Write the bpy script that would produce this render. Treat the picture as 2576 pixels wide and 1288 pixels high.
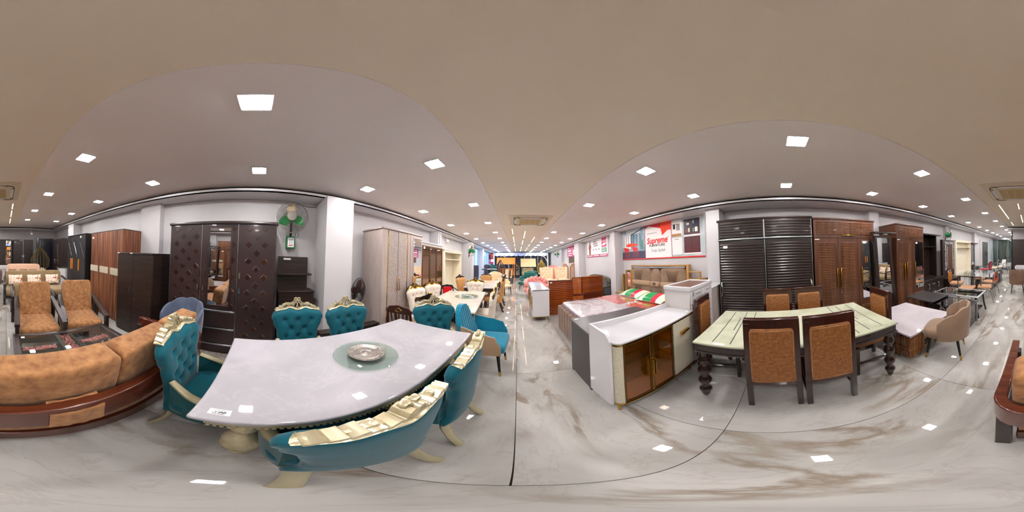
import bpy, math, random
from mathutils import Matrix, Vector
random.seed(7)
PI = math.pi
R = math.radians
for o in list(bpy.data.objects):
    bpy.data.objects.remove(o, do_unlink=True)
SC = bpy.context.scene
COL = SC.collection

# ---------------------------------------------------------------- camera: full spherical panorama, eye height 1.5 m
cam = bpy.data.cameras.new('camera')
cam.type = 'PANO'
try:
    cam.panorama_type = 'EQUIRECTANGULAR'
except Exception:
    pass
try:
    cam.cycles.panorama_type = 'EQUIRECTANGULAR'
except Exception:
    pass
cam.clip_start = 0.01
camo = bpy.data.objects.new('camera', cam)
COL.objects.link(camo)
Rcam = (Matrix.Rotation(R(1.93), 3, 'Z') @ Matrix.Rotation(R(2.40), 3, 'X') @ Matrix.Rotation(R(0.26), 3, 'Y'))
B = Matrix(((1, 0, 0), (0, 0, -1), (0, 1, 0)))
camo.matrix_world = Matrix.Translation((0, 0, 1.5)) @ (Rcam @ B).to_4x4()
SC.camera = camo

# ---------------------------------------------------------------- world: pale daylight outside the shop windows
w = bpy.data.worlds.new('world')
SC.world = w
w.use_nodes = True
bg = w.node_tree.nodes['Background']
bg.inputs[0].default_value = (0.42, 0.66, 1.0, 1)
bg.inputs[1].default_value = 1.6
SC.view_settings.view_transform = 'Standard'
SC.view_settings.look = 'None'
SC.view_settings.gamma = 1
SC.view_settings.use_curve_mapping = False
SC.view_settings.exposure = 1.15
LED = 95.0          # strength of the square LED panels
STRIP = 5.0        # strength of the linear LED strips
SC.cycles.max_bounces = 7
SC.cycles.diffuse_bounces = 4
SC.cycles.glossy_bounces = 4
SC.cycles.transmission_bounces = 4
SC.cycles.transparent_max_bounces = 12
SC.cycles.sample_clamp_indirect = 6
SC.cycles.caustics_reflective = False
SC.cycles.caustics_refractive = False

# ---------------------------------------------------------------- materials
def lin(h):
    h = h.lstrip('#')
    c = [int(h[i:i + 2], 16) / 255 for i in (0, 2, 4)]
    return tuple(x / 12.92 if x <= 0.04045 else ((x + 0.055) / 1.055) ** 2.4 for x in c) + (1,)

MATS = {}

def mat(name, c1, c2=None, rough=0.5, metal=0.0, scale=6.0, stretch=(1, 1, 1), detail=4, bump=0.0,
        coat=0.0, sheen=0.0, lo=0.35, hi=0.65, spec=0.5, distort=0.0, rnd=0.0, kind='noise', bscale=None, emit=None):
    m = bpy.data.materials.new(name)
    m.use_nodes = True
    nt = m.node_tree
    b = nt.nodes['Principled BSDF']
    b.inputs['Base Color'].default_value = lin(c1)
    b.inputs['Roughness'].default_value = rough
    b.inputs['Metallic'].default_value = metal
    b.inputs['Specular IOR Level'].default_value = spec
    b.inputs['Coat Weight'].default_value = coat
    b.inputs['Coat Roughness'].default_value = 0.06
    if sheen:
        b.inputs['Sheen Weight'].default_value = sheen
        b.inputs['Sheen Roughness'].default_value = 0.4
    if c2 or bump:
        tc = nt.nodes.new('ShaderNodeTexCoord')
        mp = nt.nodes.new('ShaderNodeMapping')
        mp.inputs['Scale'].default_value = stretch
        nt.links.new(tc.outputs['Object'], mp.inputs['Vector'])
        vec = mp.outputs[0]
        if rnd:
            oi = nt.nodes.new('ShaderNodeObjectInfo')
            mu = nt.nodes.new('ShaderNodeMath'); mu.operation = 'MULTIPLY'
            mu.inputs[1].default_value = rnd
            nt.links.new(oi.outputs['Random'], mu.inputs[0])
            va = nt.nodes.new('ShaderNodeVectorMath'); va.operation = 'ADD'
            nt.links.new(vec, va.inputs[0]); nt.links.new(mu.outputs[0], va.inputs[1])
            vec = va.outputs[0]
        nz = nt.nodes.new('ShaderNodeTexNoise')
        nz.inputs['Scale'].default_value = scale
        nz.inputs['Detail'].default_value = detail
        nz.inputs['Distortion'].default_value = distort
        nt.links.new(vec, nz.inputs['Vector'])
        if c2:
            rp = nt.nodes.new('ShaderNodeValToRGB')
            rp.color_ramp.elements[0].position = lo
            rp.color_ramp.elements[1].position = hi
            rp.color_ramp.elements[0].color = lin(c1)
            rp.color_ramp.elements[1].color = lin(c2)
            nt.links.new(nz.outputs['Fac'], rp.inputs['Fac'])
            nt.links.new(rp.outputs['Color'], b.inputs['Base Color'])
        if bump:
            bp = nt.nodes.new('ShaderNodeBump')
            bp.inputs['Strength'].default_value = bump
            bp.inputs['Distance'].default_value = 0.004
            src = nz
            if bscale:
                src = nt.nodes.new('ShaderNodeTexNoise')
                src.inputs['Scale'].default_value = bscale
                nt.links.new(vec, src.inputs['Vector'])
            nt.links.new(src.outputs['Fac'], bp.inputs['Height'])
            nt.links.new(bp.outputs[0], b.inputs['Normal'])
    if emit:
        b.inputs['Emission Color'].default_value = lin(emit[0])
        b.inputs['Emission Strength'].default_value = emit[1]
    MATS[name] = m
    return m

def marble(name, base, cloud, vein, rough, scale=1.0, rnd=0.0, vein_w=0.035, vein_amt=0.85, stretch=(1, 1, 1), rot=0.5, vein2=None):
    m = bpy.data.materials.new(name)
    m.use_nodes = True
    nt = m.node_tree; N = nt.nodes; L = nt.links
    b = N['Principled BSDF']
    b.inputs['Roughness'].default_value = rough
    tc = N.new('ShaderNodeTexCoord')
    vec = tc.outputs['Object']
    mp = N.new('ShaderNodeMapping')
    mp.inputs['Rotation'].default_value = (0, 0, rot)
    mp.inputs['Scale'].default_value = stretch
    if rnd:
        oi = N.new('ShaderNodeObjectInfo')
        mu = N.new('ShaderNodeVectorMath'); mu.operation = 'SCALE'
        mu.inputs[0].default_value = (rnd, rnd * 1.7, rnd * 0.6)
        L.new(oi.outputs['Random'], mu.inputs['Scale'])
        va = N.new('ShaderNodeVectorMath'); va.operation = 'ADD'
        L.new(vec, va.inputs[0]); L.new(mu.outputs[0], va.inputs[1])
        vec = va.outputs[0]
    L.new(vec, mp.inputs['Vector'])
    vec = mp.outputs[0]
    n1 = N.new('ShaderNodeTexNoise'); n1.inputs['Scale'].default_value = 1.6 * scale; n1.inputs['Detail'].default_value = 5
    n1.inputs['Distortion'].default_value = 0.6
    L.new(vec, n1.inputs['Vector'])
    r1 = N.new('ShaderNodeValToRGB')
    r1.color_ramp.elements[0].position = 0.38; r1.color_ramp.elements[1].position = 0.66
    r1.color_ramp.elements[0].color = lin(base); r1.color_ramp.elements[1].color = lin(cloud)
    L.new(n1.outputs['Fac'], r1.inputs['Fac'])
    def veins(sc, width, dist, seed):
        n2 = N.new('ShaderNodeTexNoise'); n2.inputs['Scale'].default_value = sc * scale
        n2.inputs['Detail'].default_value = 7; n2.inputs['Distortion'].default_value = dist
        n2.inputs['Roughness'].default_value = 0.6
        off = N.new('ShaderNodeVectorMath'); off.operation = 'ADD'; off.inputs[1].default_value = (seed, seed, seed)
        L.new(vec, off.inputs[0]); L.new(off.outputs[0], n2.inputs['Vector'])
        s = N.new('ShaderNodeMath'); s.operation = 'SUBTRACT'; s.inputs[1].default_value = 0.5
        L.new(n2.outputs['Fac'], s.inputs[0])
        a = N.new('ShaderNodeMath'); a.operation = 'ABSOLUTE'; L.new(s.outputs[0], a.inputs[0])
        r = N.new('ShaderNodeMapRange'); r.inputs[1].default_value = 0; r.inputs[2].default_value = width
        r.inputs[3].default_value = 1; r.inputs[4].default_value = 0
        L.new(a.outputs[0], r.inputs[0])
        return r.outputs[0]
    v1 = veins(0.9, vein_w, 0.8, 0)
    msk = N.new('ShaderNodeTexNoise'); msk.inputs['Scale'].default_value = 1.3 * scale; msk.inputs['Detail'].default_value = 2
    L.new(vec, msk.inputs['Vector'])
    mr = N.new('ShaderNodeMapRange'); mr.inputs[1].default_value = 0.48; mr.inputs[2].default_value = 0.62
    L.new(msk.outputs['Fac'], mr.inputs[0])
    mm = N.new('ShaderNodeMath'); mm.operation = 'MULTIPLY'
    L.new(v1, mm.inputs[0]); L.new(mr.outputs[0], mm.inputs[1])
    m2 = N.new('ShaderNodeMath'); m2.operation = 'MULTIPLY'; m2.inputs[1].default_value = vein_amt
    L.new(mm.outputs[0], m2.inputs[0])
    mx = N.new('ShaderNodeMix'); mx.data_type = 'RGBA'
    L.new(m2.outputs[0], mx.inputs['Factor']); L.new(r1.outputs['Color'], mx.inputs['A'])
    mx.inputs['B'].default_value = lin(vein)
    out = mx.outputs['Result']
    if vein2:
        v2 = veins(2.3, 0.02, 1.5, 5.3)
        m3 = N.new('ShaderNodeMath'); m3.operation = 'MULTIPLY'; m3.inputs[1].default_value = 0.22
        L.new(v2, m3.inputs[0])
        mx2 = N.new('ShaderNodeMix'); mx2.data_type = 'RGBA'
        L.new(m3.outputs[0], mx2.inputs['Factor']); L.new(out, mx2.inputs['A'])
        mx2.inputs['B'].default_value = lin(vein2)
        out = mx2.outputs['Result']
    L.new(out, b.inputs['Base Color'])
    MATS[name] = m
    return m

def glass(name, tint, refl=0.1, rough=0.0):
    m = bpy.data.materials.new(name)
    m.use_nodes = True
    nt = m.node_tree; N = nt.nodes; L = nt.links
    N.remove(N['Principled BSDF'])
    out = N['Material Output']
    t = N.new('ShaderNodeBsdfTransparent'); t.inputs[0].default_value = lin(tint)
    g = N.new('ShaderNodeBsdfGlossy'); g.inputs['Roughness'].default_value = rough
    g.inputs[0].default_value = (1, 1, 1, 1)
    lw = N.new('ShaderNodeLayerWeight'); lw.inputs[0].default_value = 0.5
    pw = N.new('ShaderNodeMath'); pw.operation = 'POWER'; pw.inputs[1].default_value = 4.0
    L.new(lw.outputs['Facing'], pw.inputs[0])
    ad = N.new('ShaderNodeMath'); ad.operation = 'ADD'; ad.inputs[1].default_value = refl + 0.03; ad.use_clamp = True
    L.new(pw.outputs[0], ad.inputs[0])
    mx = N.new('ShaderNodeMixShader')
    L.new(ad.outputs[0], mx.inputs[0]); L.new(t.outputs[0], mx.inputs[1]); L.new(g.outputs[0], mx.inputs[2])
    L.new(mx.outputs[0], out.inputs[0])
    MATS[name] = m
    return m

def emis(name, col, s):
    m = bpy.data.materials.new(name)
    m.use_nodes = True
    nt = m.node_tree
    nt.nodes.remove(nt.nodes['Principled BSDF'])
    e = nt.nodes.new('ShaderNodeEmission')
    e.inputs[0].default_value = col; e.inputs[1].default_value = s
    nt.links.new(e.outputs[0], nt.nodes['Material Output'].inputs[0])
    MATS[name] = m
    return m

emis('led', (1.0, 0.97, 0.97, 1), LED)
emis('strip', (1.0, 0.80, 0.55, 1), STRIP)
marble('floor_marble', '#a5a29d', '#bdbab6', '#75634d', 0.025, 1.0, rnd=37, vein_w=0.05, vein_amt=0.75, stretch=(1.5, 0.7, 1), rot=0.7, vein2='#8a7d6e')
marble('white_onyx', '#a09da1', '#b0acb1', '#c0babc', 0.03, 1.2, vein_w=0.06, vein_amt=0.35, vein2='#bdb8bc')
marble('green_marble', '#a9ab93', '#bdbfa8', '#82867a', 0.06, 1.6, vein_w=0.04, vein_amt=0.45, vein2='#b3b3a6')
marble('white_marble', '#b5aeb2', '#c2bbc0', '#c3b8b8', 0.06, 1.0, vein_w=0.05, vein_amt=0.5)
marble('beige_marble', '#c4b8aa', '#d2c8bb', '#b79f88', 0.12, 1.6, vein_w=0.05, vein_amt=0.6)
marble('grey_marble_top', '#b4b3b6', '#c2c2c4', '#a9a9b0', 0.08, 1.0, vein_w=0.02, vein_amt=0.4)
mat('grout', '#2d2824', rough=0.8)
mat('wall', '#c3c0c1', '#c9c6c7', rough=0.55, scale=0.8, spec=0.2)
mat('ceiling_side', '#f3ecea', '#f8f4f2', rough=0.6, scale=0.7, detail=6, spec=0.2)
mat('ceiling_mid', '#f4e9d6', '#f7efe0', rough=0.6, scale=0.6, detail=6, spec=0.2)
mat('white_trim', '#e6e5e7', rough=0.35)
mat('white_gloss', '#cfccce', rough=0.12, coat=0.4)
mat('offwhite_panel', '#c9c4c1', rough=0.3)
mat('cream_panel', '#ece3cb', rough=0.3)
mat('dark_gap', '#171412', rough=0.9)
mat('espresso', '#2c1f1c', '#231815', rough=0.33, scale=3, stretch=(12, 12, 1), coat=0.15)
mat('espresso_h', '#33231c', '#1f1613', rough=0.35, scale=2.5, stretch=(1.2, 1.2, 14))
mat('diamond_brown', '#2d2221', '#382827', rough=0.3, scale=2.0, coat=0.2)
mat('diamond_inlay', '#22140f', '#3a2117', rough=0.22, scale=2.0, rnd=9)
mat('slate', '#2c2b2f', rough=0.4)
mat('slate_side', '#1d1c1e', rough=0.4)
mat('walnut_stripe', '#4c2618', '#99603f', rough=0.35, scale=4.5, stretch=(8, 8, 0.25), detail=3, lo=0.36, hi=0.66)
mat('wenge_rib', '#54331f', '#7d5136', rough=0.3, scale=3.0, stretch=(7, 7, 0.5), coat=0.2)
mat('wenge_plain', '#482a1b', '#613c29', rough=0.3, scale=3.0, stretch=(9, 9, 0.5))
mat('mahogany', '#2b100a', '#3b1a10', rough=0.2, scale=3.0, stretch=(9, 9, 0.8), coat=0.6)
mat('mahogany_rail', '#45190d', '#5f2b17', rough=0.25, scale=3.0, stretch=(1, 9, 9), coat=0.5)
mat('mahogany_dark', '#1f1310', '#2c1b15', rough=0.2, scale=3.0, stretch=(9, 9, 0.8), coat=0.5)
mat('brown_leather', '#6b3d1a', '#97612f', rough=0.5, scale=45, detail=10, bump=0.15, lo=0.3, hi=0.7, distort=0.4)
mat('tan_suede', '#7f512d', '#ad7c4c', rough=0.8, scale=20, detail=12, sheen=0.2, bump=0.12, lo=0.3, hi=0.72, distort=0.2)
mat('teal_velvet', '#034a56', '#045563', rough=0.75, scale=5, sheen=0.2, spec=0.25)
mat('teal_velvet_back', '#06454b', '#085056', rough=0.75, scale=5, sheen=0.2, spec=0.25)
mat('teal_bright', '#046a82', '#057590', rough=0.75, scale=5, sheen=0.4, spec=0.25)
mat('champagne', '#b8ab86', '#d2c8aa', rough=0.25, metal=0.4, scale=12)
mat('champagne_paint', '#978e6e', '#a89f80', rough=0.25, coat=0.4, scale=4)
mat('gold', '#c8a24c', rough=0.18, metal=1.0)
mat('rose_gold', '#b98a63', rough=0.22, metal=1.0)
mat('chrome', '#d0d0d2', rough=0.12, metal=1.0)
mat('brushed', '#b9b9bb', rough=0.3, metal=1.0)
mat('black_metal', '#22201e', rough=0.4, metal=0.5)
mat('wire_grey', '#8e8a82', rough=0.3, metal=0.9)
mat('mirror', '#e8ebec', rough=0.015, metal=1.0)
mat('green_plastic', '#14803f', '#0f6e35', rough=0.35, scale=2)
mat('fan_green', '#188a46', rough=0.3)
mat('fan_yellow', '#a8863c', rough=0.35)
mat('label_paper', '#ecebea', rough=0.6)
mat('ink', '#26242a', rough=0.7)
mat('grey_print', '#8d8890', rough=0.7)
mat('taupe_wood', '#a3958e', '#b3a59e', rough=0.4, scale=5, stretch=(12, 12, 0.6))
mat('taupe_panel', '#b5a9a2', '#8d7f78', rough=0.4, scale=130, detail=1, lo=0.42, hi=0.58, bump=0.5)
mat('taupe_velvet', '#7d6450', '#8a7059', rough=0.85, scale=4, sheen=0.35)
mat('brown_velvet', '#6b5140', '#7a5e4b', rough=0.85, scale=4, sheen=0.3)
mat('beige_band', '#a78a6c', rough=0.7)
mat('cream_leather', '#e4c9a2', '#edd6b3', rough=0.45, scale=5)
mat('cream_fabric', '#d6c9b8', '#e0d5c6', rough=0.75, scale=7, sheen=0.25)
mat('peach_leather', '#d9b48c', rough=0.45)
mat('amber_leather', '#c28f52', rough=0.45)
mat('pink_velvet', '#d98a84', '#e29b93', rough=0.8, scale=4, sheen=0.5)
mat('blush_fabric', '#d6ab8e', '#dfb79b', rough=0.8, scale=5, sheen=0.3)
mat('olive_fabric', '#8a7350', '#98815c', rough=0.8, scale=4, sheen=0.3)
mat('navy_fabric', '#3c4154', '#464b60', rough=0.7, scale=4, sheen=0.2)
mat('blue_grey_velvet', '#454f64', '#525d73', rough=0.8, scale=5, sheen=0.4)
mat('teal_green', '#0b5a52', '#0f6c62', rough=0.6, scale=3, sheen=0.2)
mat('peach_seat', '#b78460', rough=0.6)
mat('red_plastic', '#d5151c', rough=0.25)
mat('pink_red', '#d3163f', rough=0.35)
mat('brown_plastic', '#3b2019', rough=0.25)
mat('amber_slat', '#a5521f', '#7c3512', rough=0.15, scale=3, stretch=(1, 9, 9), coat=0.8)
mat('amber_panel', '#b4612a', '#9c4f1d', rough=0.15, scale=3, stretch=(9, 9, 0.8), coat=0.8)
mat('amber_dark', '#5b2410', rough=0.15, coat=0.8)
mat('gloss_black', '#1d1f22', rough=0.1, coat=0.8)
mat('gloss_grey', '#3f4347', rough=0.12, coat=0.6)
mat('dark_grey_panel', '#34302f', rough=0.4)
mat('dark_grey_top', '#3a3637', rough=0.3)
mat('cream_weave', '#cfc7b3', '#b5ac94', rough=0.5, scale=160, detail=1, lo=0.4, hi=0.6, bump=0.4)
mat('oak_tan', '#b58a4e', '#a87d43', rough=0.3, scale=3, stretch=(8, 8, 1), coat=0.3)
mat('bronze_frame', '#6b4a1f', rough=0.3, metal=0.6)
mat('mattress_white', '#cdc6c8', '#b9aeb2', rough=0.25, scale=9, bump=0.5, bscale=22, coat=0.5)
mat('print_red', '#c8342f', '#d6584a', rough=0.25, scale=14, coat=0.5)
mat('print_purple', '#77607c', '#b0a3b6', rough=0.2, scale=22, coat=0.6)
mat('print_crimson', '#c4163a', rough=0.3)
mat('print_green', '#0d8a48', rough=0.3)
mat('pillow_cream', '#e8dcb6', '#efe6cb', rough=0.3, scale=4, coat=0.4)
mat('magenta', '#c02062', rough=0.4)
mat('print_darkgreen', '#3f8a63', rough=0.4)
mat('poster_white', '#efe9e6', rough=0.35)
mat('poster_grey', '#a7b2b6', '#c6cfd2', rough=0.35, scale=3)
mat('poster_blue', '#5a7d93', '#9fb6c2', rough=0.35, scale=4, stretch=(1, 1, 0.4))
mat('poster_red', '#d8231e', rough=0.35)
mat('poster_orange', '#f0411a', rough=0.35)
mat('poster_maroon', '#4f1a26', rough=0.35)
mat('poster_navy', '#2b2a3a', rough=0.35)
mat('poster_brown', '#8f3d22', rough=0.4)
mat('bead_red', '#c03044', '#e08b8b', rough=0.2, scale=60, detail=1, coat=0.6)
mat('floral', '#efe0cc', '#b4532e', rough=0.7, scale=16, detail=2, lo=0.52, hi=0.62)
mat('navy_cloth', '#21212f', '#1a1a26', rough=0.9, scale=3, stretch=(6, 6, 0.3))
mat('valance', '#e6eefc', '#8fa6ee', rough=0.8, scale=3, stretch=(5, 5, 1))
mat('wicker_orange', '#e8932c', '#c76d18', rough=0.5, scale=60, detail=1)
mat('wicker_cream', '#e3d3a2', '#c8b380', rough=0.5, scale=50, detail=1)
mat('wicker_yellow', '#c7a326', '#6d560f', rough=0.5, scale=30, detail=1)
mat('wicker_olive', '#6b5a22', '#2c2512', rough=0.5, scale=60, detail=1)
mat('iron_green', '#0f3a2c', rough=0.4)
mat('ac_grille', '#c3ab78', '#b39b68', rough=0.5, scale=200, detail=0, stretch=(0.02, 1, 1))
mat('ac_cream', '#ddd0b6', rough=0.35)
mat('pewter', '#8f8880', '#b5aea6', rough=0.3, metal=0.8, scale=40)
mat('clear_plastic', '#d8d8d8', rough=0.2)
mat('sheer_white', '#f1efe9', '#e4e0d8', rough=0.8, scale=6)
mat('speckle', '#2a1c18', '#e8e4e0', rough=0.3, scale=45, detail=2, lo=0.5, hi=0.56)
glass('glass_clear', '#f4faf7', 0.02)
glass('glass_table', '#f0f8f4', 0.05)
glass('glass_black', '#1b2422', 0.06)
glass('glass_bronze', '#f0cc78', 0.04)
glass('glass_window', '#f2f8fc', 0.02)
glass('glass_dark', '#a9b8b2', 0.05)
glass('plastic_film', '#fafafa', 0.02, 0.08)

# ---------------------------------------------------------------- mesh builder
class MB:
    def __init__(s, M=None):
        s.v = []; s.f = []; s.M = M or Matrix.Identity(4)
    def add(s, vs, fs):
        b = len(s.v)
        s.v += [tuple(s.M @ Vector(p)) for p in vs]
        s.f += [tuple(i + b for i in f) for f in fs]
        return s
    def box(s, x0, x1, y0, y1, z0, z1):
        x0, x1 = sorted((x0, x1)); y0, y1 = sorted((y0, y1)); z0, z1 = sorted((z0, z1))
        return s.add([(x0, y0, z0), (x1, y0, z0), (x1, y1, z0), (x0, y1, z0), (x0, y0, z1), (x1, y0, z1), (x1, y1, z1), (x0, y1, z1)],
                     [(0, 3, 2, 1), (4, 5, 6, 7), (0, 1, 5, 4), (1, 2, 6, 5), (2, 3, 7, 6), (3, 0, 4, 7)])
    def cush(s, cx, cy, cz, sx, sy, sz, e=0.3, nu=24, nv=12, e2=None):
        e2 = e2 or e
        pw = lambda c, k: math.copysign(abs(c) ** k, c)
        vs = []; fs = []
        for j in range(1, nv):
            b = -PI / 2 + PI * j / nv
            for i in range(nu):
                a = 2 * PI * i / nu
                vs.append((cx + sx / 2 * pw(math.cos(b), e2) * pw(math.cos(a), e), cy + sy / 2 * pw(math.cos(b), e2) * pw(math.sin(a), e), cz + sz / 2 * pw(math.sin(b), e2)))
        vs += [(cx, cy, cz - sz / 2), (cx, cy, cz + sz / 2)]
        n = len(vs)
        for j in range(nv - 2):
            for i in range(nu):
                k = (i + 1) % nu
                fs.append((j * nu + i, j * nu + k, (j + 1) * nu + k, (j + 1) * nu + i))
        for i in range(nu):
            k = (i + 1) % nu
            fs.append((n - 2, k, i))
            fs.append((n - 1, (nv - 2) * nu + i, (nv - 2) * nu + k))
        return s.add(vs, fs)
    def tube(s, pts, r, n=8, closed=False, flat=1.0):
        P = [Vector(p) for p in pts]
        m = len(P)
        rs = r if isinstance(r, (list, tuple)) else [r] * m
        T = []
        for i in range(m):
            if closed:
                t = P[(i + 1) % m] - P[i - 1]
            else:
                t = P[min(i + 1, m - 1)] - P[max(i - 1, 0)]
            T.append(t.normalized() if t.length > 1e-9 else Vector((0, 0, 1)))
        up = Vector((0, 0, 1)) if abs(T[0].z) < 0.9 else Vector((1, 0, 0))
        u = (up - T[0] * up.dot(T[0])).normalized()
        vs = []; fs = []
        for i in range(m):
            u = (u - T[i] * u.dot(T[i])).normalized()
            w_ = T[i].cross(u)
            for k in range(n):
                a = 2 * PI * k / n
                vs.append(tuple(P[i] + u * (math.cos(a) * rs[i]) + w_ * (math.sin(a) * rs[i] * flat)))
        for i in range(m if closed else m - 1):
            j = (i + 1) % m
            for k in range(n):
                l = (k + 1) % n
                fs.append((i * n + k, i * n + l, j * n + l, j * n + k))
        if not closed:
            fs.append(tuple(range(n))[::-1]); fs.append(tuple((m - 1) * n + k for k in range(n)))
        return s.add(vs, fs)
    def cyl(s, x, y, z0, z1, r, n=12, r2=None):
        return s.tube([(x, y, z0), (x, y, z1)], [r, r if r2 is None else r2], n)
    def lathe(s, prof, cx=0, cy=0, n=16, cz=0):
        vs = []; fs = []
        for r, z in prof:
            for k in range(n):
                a = 2 * PI * k / n
                vs.append((cx + r * math.cos(a), cy + r * math.sin(a), cz + z))
        for i in range(len(prof) - 1):
            for k in range(n):
                l = (k + 1) % n
                fs.append((i * n + k, i * n + l, (i + 1) * n + l, (i + 1) * n + k))
        fs.append(tuple(range(n))[::-1]); fs.append(tuple((len(prof) - 1) * n + k for k in range(n)))
        return s.add(vs, fs)
    def prism(s, poly, a, b, ax='y'):
        n = len(poly)
        f = {'y': lambda p, t: (p[0], t, p[1]), 'x': lambda p, t: (t, p[0], p[1]), 'z': lambda p, t: (p[0], p[1], t)}[ax]
        vs = [f(p, a) for p in poly] + [f(p, b) for p in poly]
        fs = [tuple(range(n)), tuple(range(2 * n - 1, n - 1, -1))] + [(i, i + n, (i + 1) % n + n, (i + 1) % n) for i in range(n)]
        return s.add(vs, fs)
    def surf(s, nu, nv, fn):
        vs = [fn(i / nu, j / nv) for j in range(nv + 1) for i in range(nu + 1)]
        w_ = nu + 1
        fs = [(j * w_ + i, j * w_ + i + 1, (j + 1) * w_ + i + 1, (j + 1) * w_ + i) for j in range(nv) for i in range(nu)]
        return s.add(vs, fs)
    def slab(s, nu, nv, front, back):
        # closed solid between two grids that share their border directions
        w_ = nu + 1; h_ = nv + 1
        vs = [front(i / nu, j / nv) for j in range(h_) for i in range(w_)] + [back(i / nu, j / nv) for j in range(h_) for i in range(w_)]
        o = w_ * h_
        fs = []
        for j in range(nv):
            for i in range(nu):
                a, b_, c, d = j * w_ + i, j * w_ + i + 1, (j + 1) * w_ + i + 1, (j + 1) * w_ + i
                fs.append((a, b_, c, d)); fs.append((o + d, o + c, o + b_, o + a))
        ring = [i for i in range(w_)] + [j * w_ + nu for j in range(1, h_)] + [nv * w_ + i for i in range(nu - 1, -1, -1)] + [j * w_ for j in range(nv - 1, 0, -1)]
        for k in range(len(ring)):
            a, b_ = ring[k], ring[(k + 1) % len(ring)]
            fs.append((b_, a, a + o, b_ + o))
        return s.add(vs, fs)
    def build(s, name, m, parent=None, bevel=0, smooth=35, seg=2, label=None, solid=0, sub=0, kind=None, fixn=True):
        me = bpy.data.meshes.new(name)
        me.from_pydata(s.v, [], s.f)
        me.materials.append(MATS[m])
        if fixn:
            import bmesh
            bm = bmesh.new(); bm.from_mesh(me)
            bmesh.ops.recalc_face_normals(bm, faces=bm.faces)
            bm.to_mesh(me); bm.free()
        if smooth:
            me.shade_smooth()
            me.set_sharp_from_angle(angle=R(smooth))
        o = bpy.data.objects.new(name, me)
        COL.objects.link(o)
        if parent is not None:
            o.parent = parent
        if solid:
            md = o.modifiers.new('solid', 'SOLIDIFY'); md.thickness = solid; md.offset = 0
        if bevel:
            md = o.modifiers.new('bevel', 'BEVEL'); md.width = bevel; md.segments = seg; md.limit_method = 'ANGLE'; md.angle_limit = R(40)
        if sub:
            md = o.modifiers.new('sub', 'SUBSURF'); md.levels = sub; md.render_levels = sub
        if label:
            o['label'] = label
        if kind:
            o['kind'] = kind
        return o

SPLIT = {'side_panel', 'price_tag', 'foot', 'side_tower', 'arm', 'mirror_bead', 'edge_strip', 'gold_strip', 'back_strap', 'divider_strip', 'side_rail', 'grip_slot', 'cross_bar', 'frame_side'}
def bx(name, m, parent, *b, **k):
    if name in SPLIT and isinstance(b[0], (list, tuple)) and len(b) > 1:
        for q in b:
            o = bx(name, m, parent, *q, **k)
        return o
    mb = MB()
    if isinstance(b[0], (list, tuple)):
        for i, q in enumerate(b):
            e = 0.0003 * i   # keeps the faces of meeting bars from lying in one plane
            x0, x1 = sorted(q[0:2]); y0, y1 = sorted(q[2:4]); z0, z1 = sorted(q[4:6])
            mb.box(x0 - e, x1 + e, y0 - e, y1 + e, z0 - e, z1 + e)
    else:
        mb.box(*b)
    return mb.build(name, m, parent, **k)

def tag(o, label, cat, group=None, kind=None):
    o['label'] = label; o['category'] = cat
    if group: o['group'] = group
    if kind: o['kind'] = kind
    return o

def thing(name, label, cat, loc=(0, 0, 0), rz=0, group=None, rx=0):
    o = bpy.data.objects.new(name, None)
    o.empty_display_size = 0.1
    COL.objects.link(o)
    o.location = loc; o.rotation_euler = (R(rx), 0, R(rz))
    return tag(o, label, cat, group)

def struct(name, mb, m, **k):
    o = mb.build(name, m, None, **k)
    o['kind'] = 'structure'
    return o

def kids(o):
    return [c for c in bpy.data.objects if c.parent == o]

def dup(root, loc, rz, label=None, group=None, scale=None):
    r = root.copy(); COL.objects.link(r)
    r.location = loc; r.rotation_euler = (0, 0, R(rz))
    if scale: r.scale = scale
    if label: r['label'] = label
    if group: r['group'] = group
    for ch in kids(root):
        c = ch.copy(); COL.objects.link(c); c.parent = r
        for g in kids(ch):
            d = g.copy(); COL.objects.link(d); d.parent = c
    return r

def rep(o, locs):
    # further copies of one piece beside it, mesh shared
    for l in locs:
        c = o.copy(); COL.objects.link(c)
        c.location = l

def text(name, s, size, m, parent, M, ext=0.0015, shear=0.0, align='CENTER', sx=1.0, bold=0.0):
    cu = bpy.data.curves.new(name, 'FONT')
    cu.body = s; cu.size = size; cu.extrude = ext; cu.align_x = align; cu.align_y = 'CENTER'; cu.shear = shear
    cu.offset = bold; cu.resolution_u = 3
    t = bpy.data.objects.new(name, cu)
    COL.objects.link(t)
    bpy.context.view_layer.update()
    me = bpy.data.meshes.new_from_object(t.evaluated_get(bpy.context.evaluated_depsgraph_get()))
    bpy.data.objects.remove(t, do_unlink=True)
    me.transform(M @ Matrix.Diagonal((sx, 1, 1, 1)))
    me.materials.clear(); me.materials.append(MATS[m])
    o = bpy.data.objects.new(name, me)
    COL.objects.link(o)
    if parent is not None:
        o.parent = parent
    return o

# text standing on a plane that faces local -y
def face_y(x, y, z):
    return Matrix.Translation((x, y, z)) @ Matrix.Rotation(R(90), 4, 'X')

ORD = ['nearest', 'second', 'third', 'fourth', 'fifth', 'sixth', 'seventh', 'eighth', 'ninth', 'tenth', 'eleventh', 'twelfth']

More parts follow.
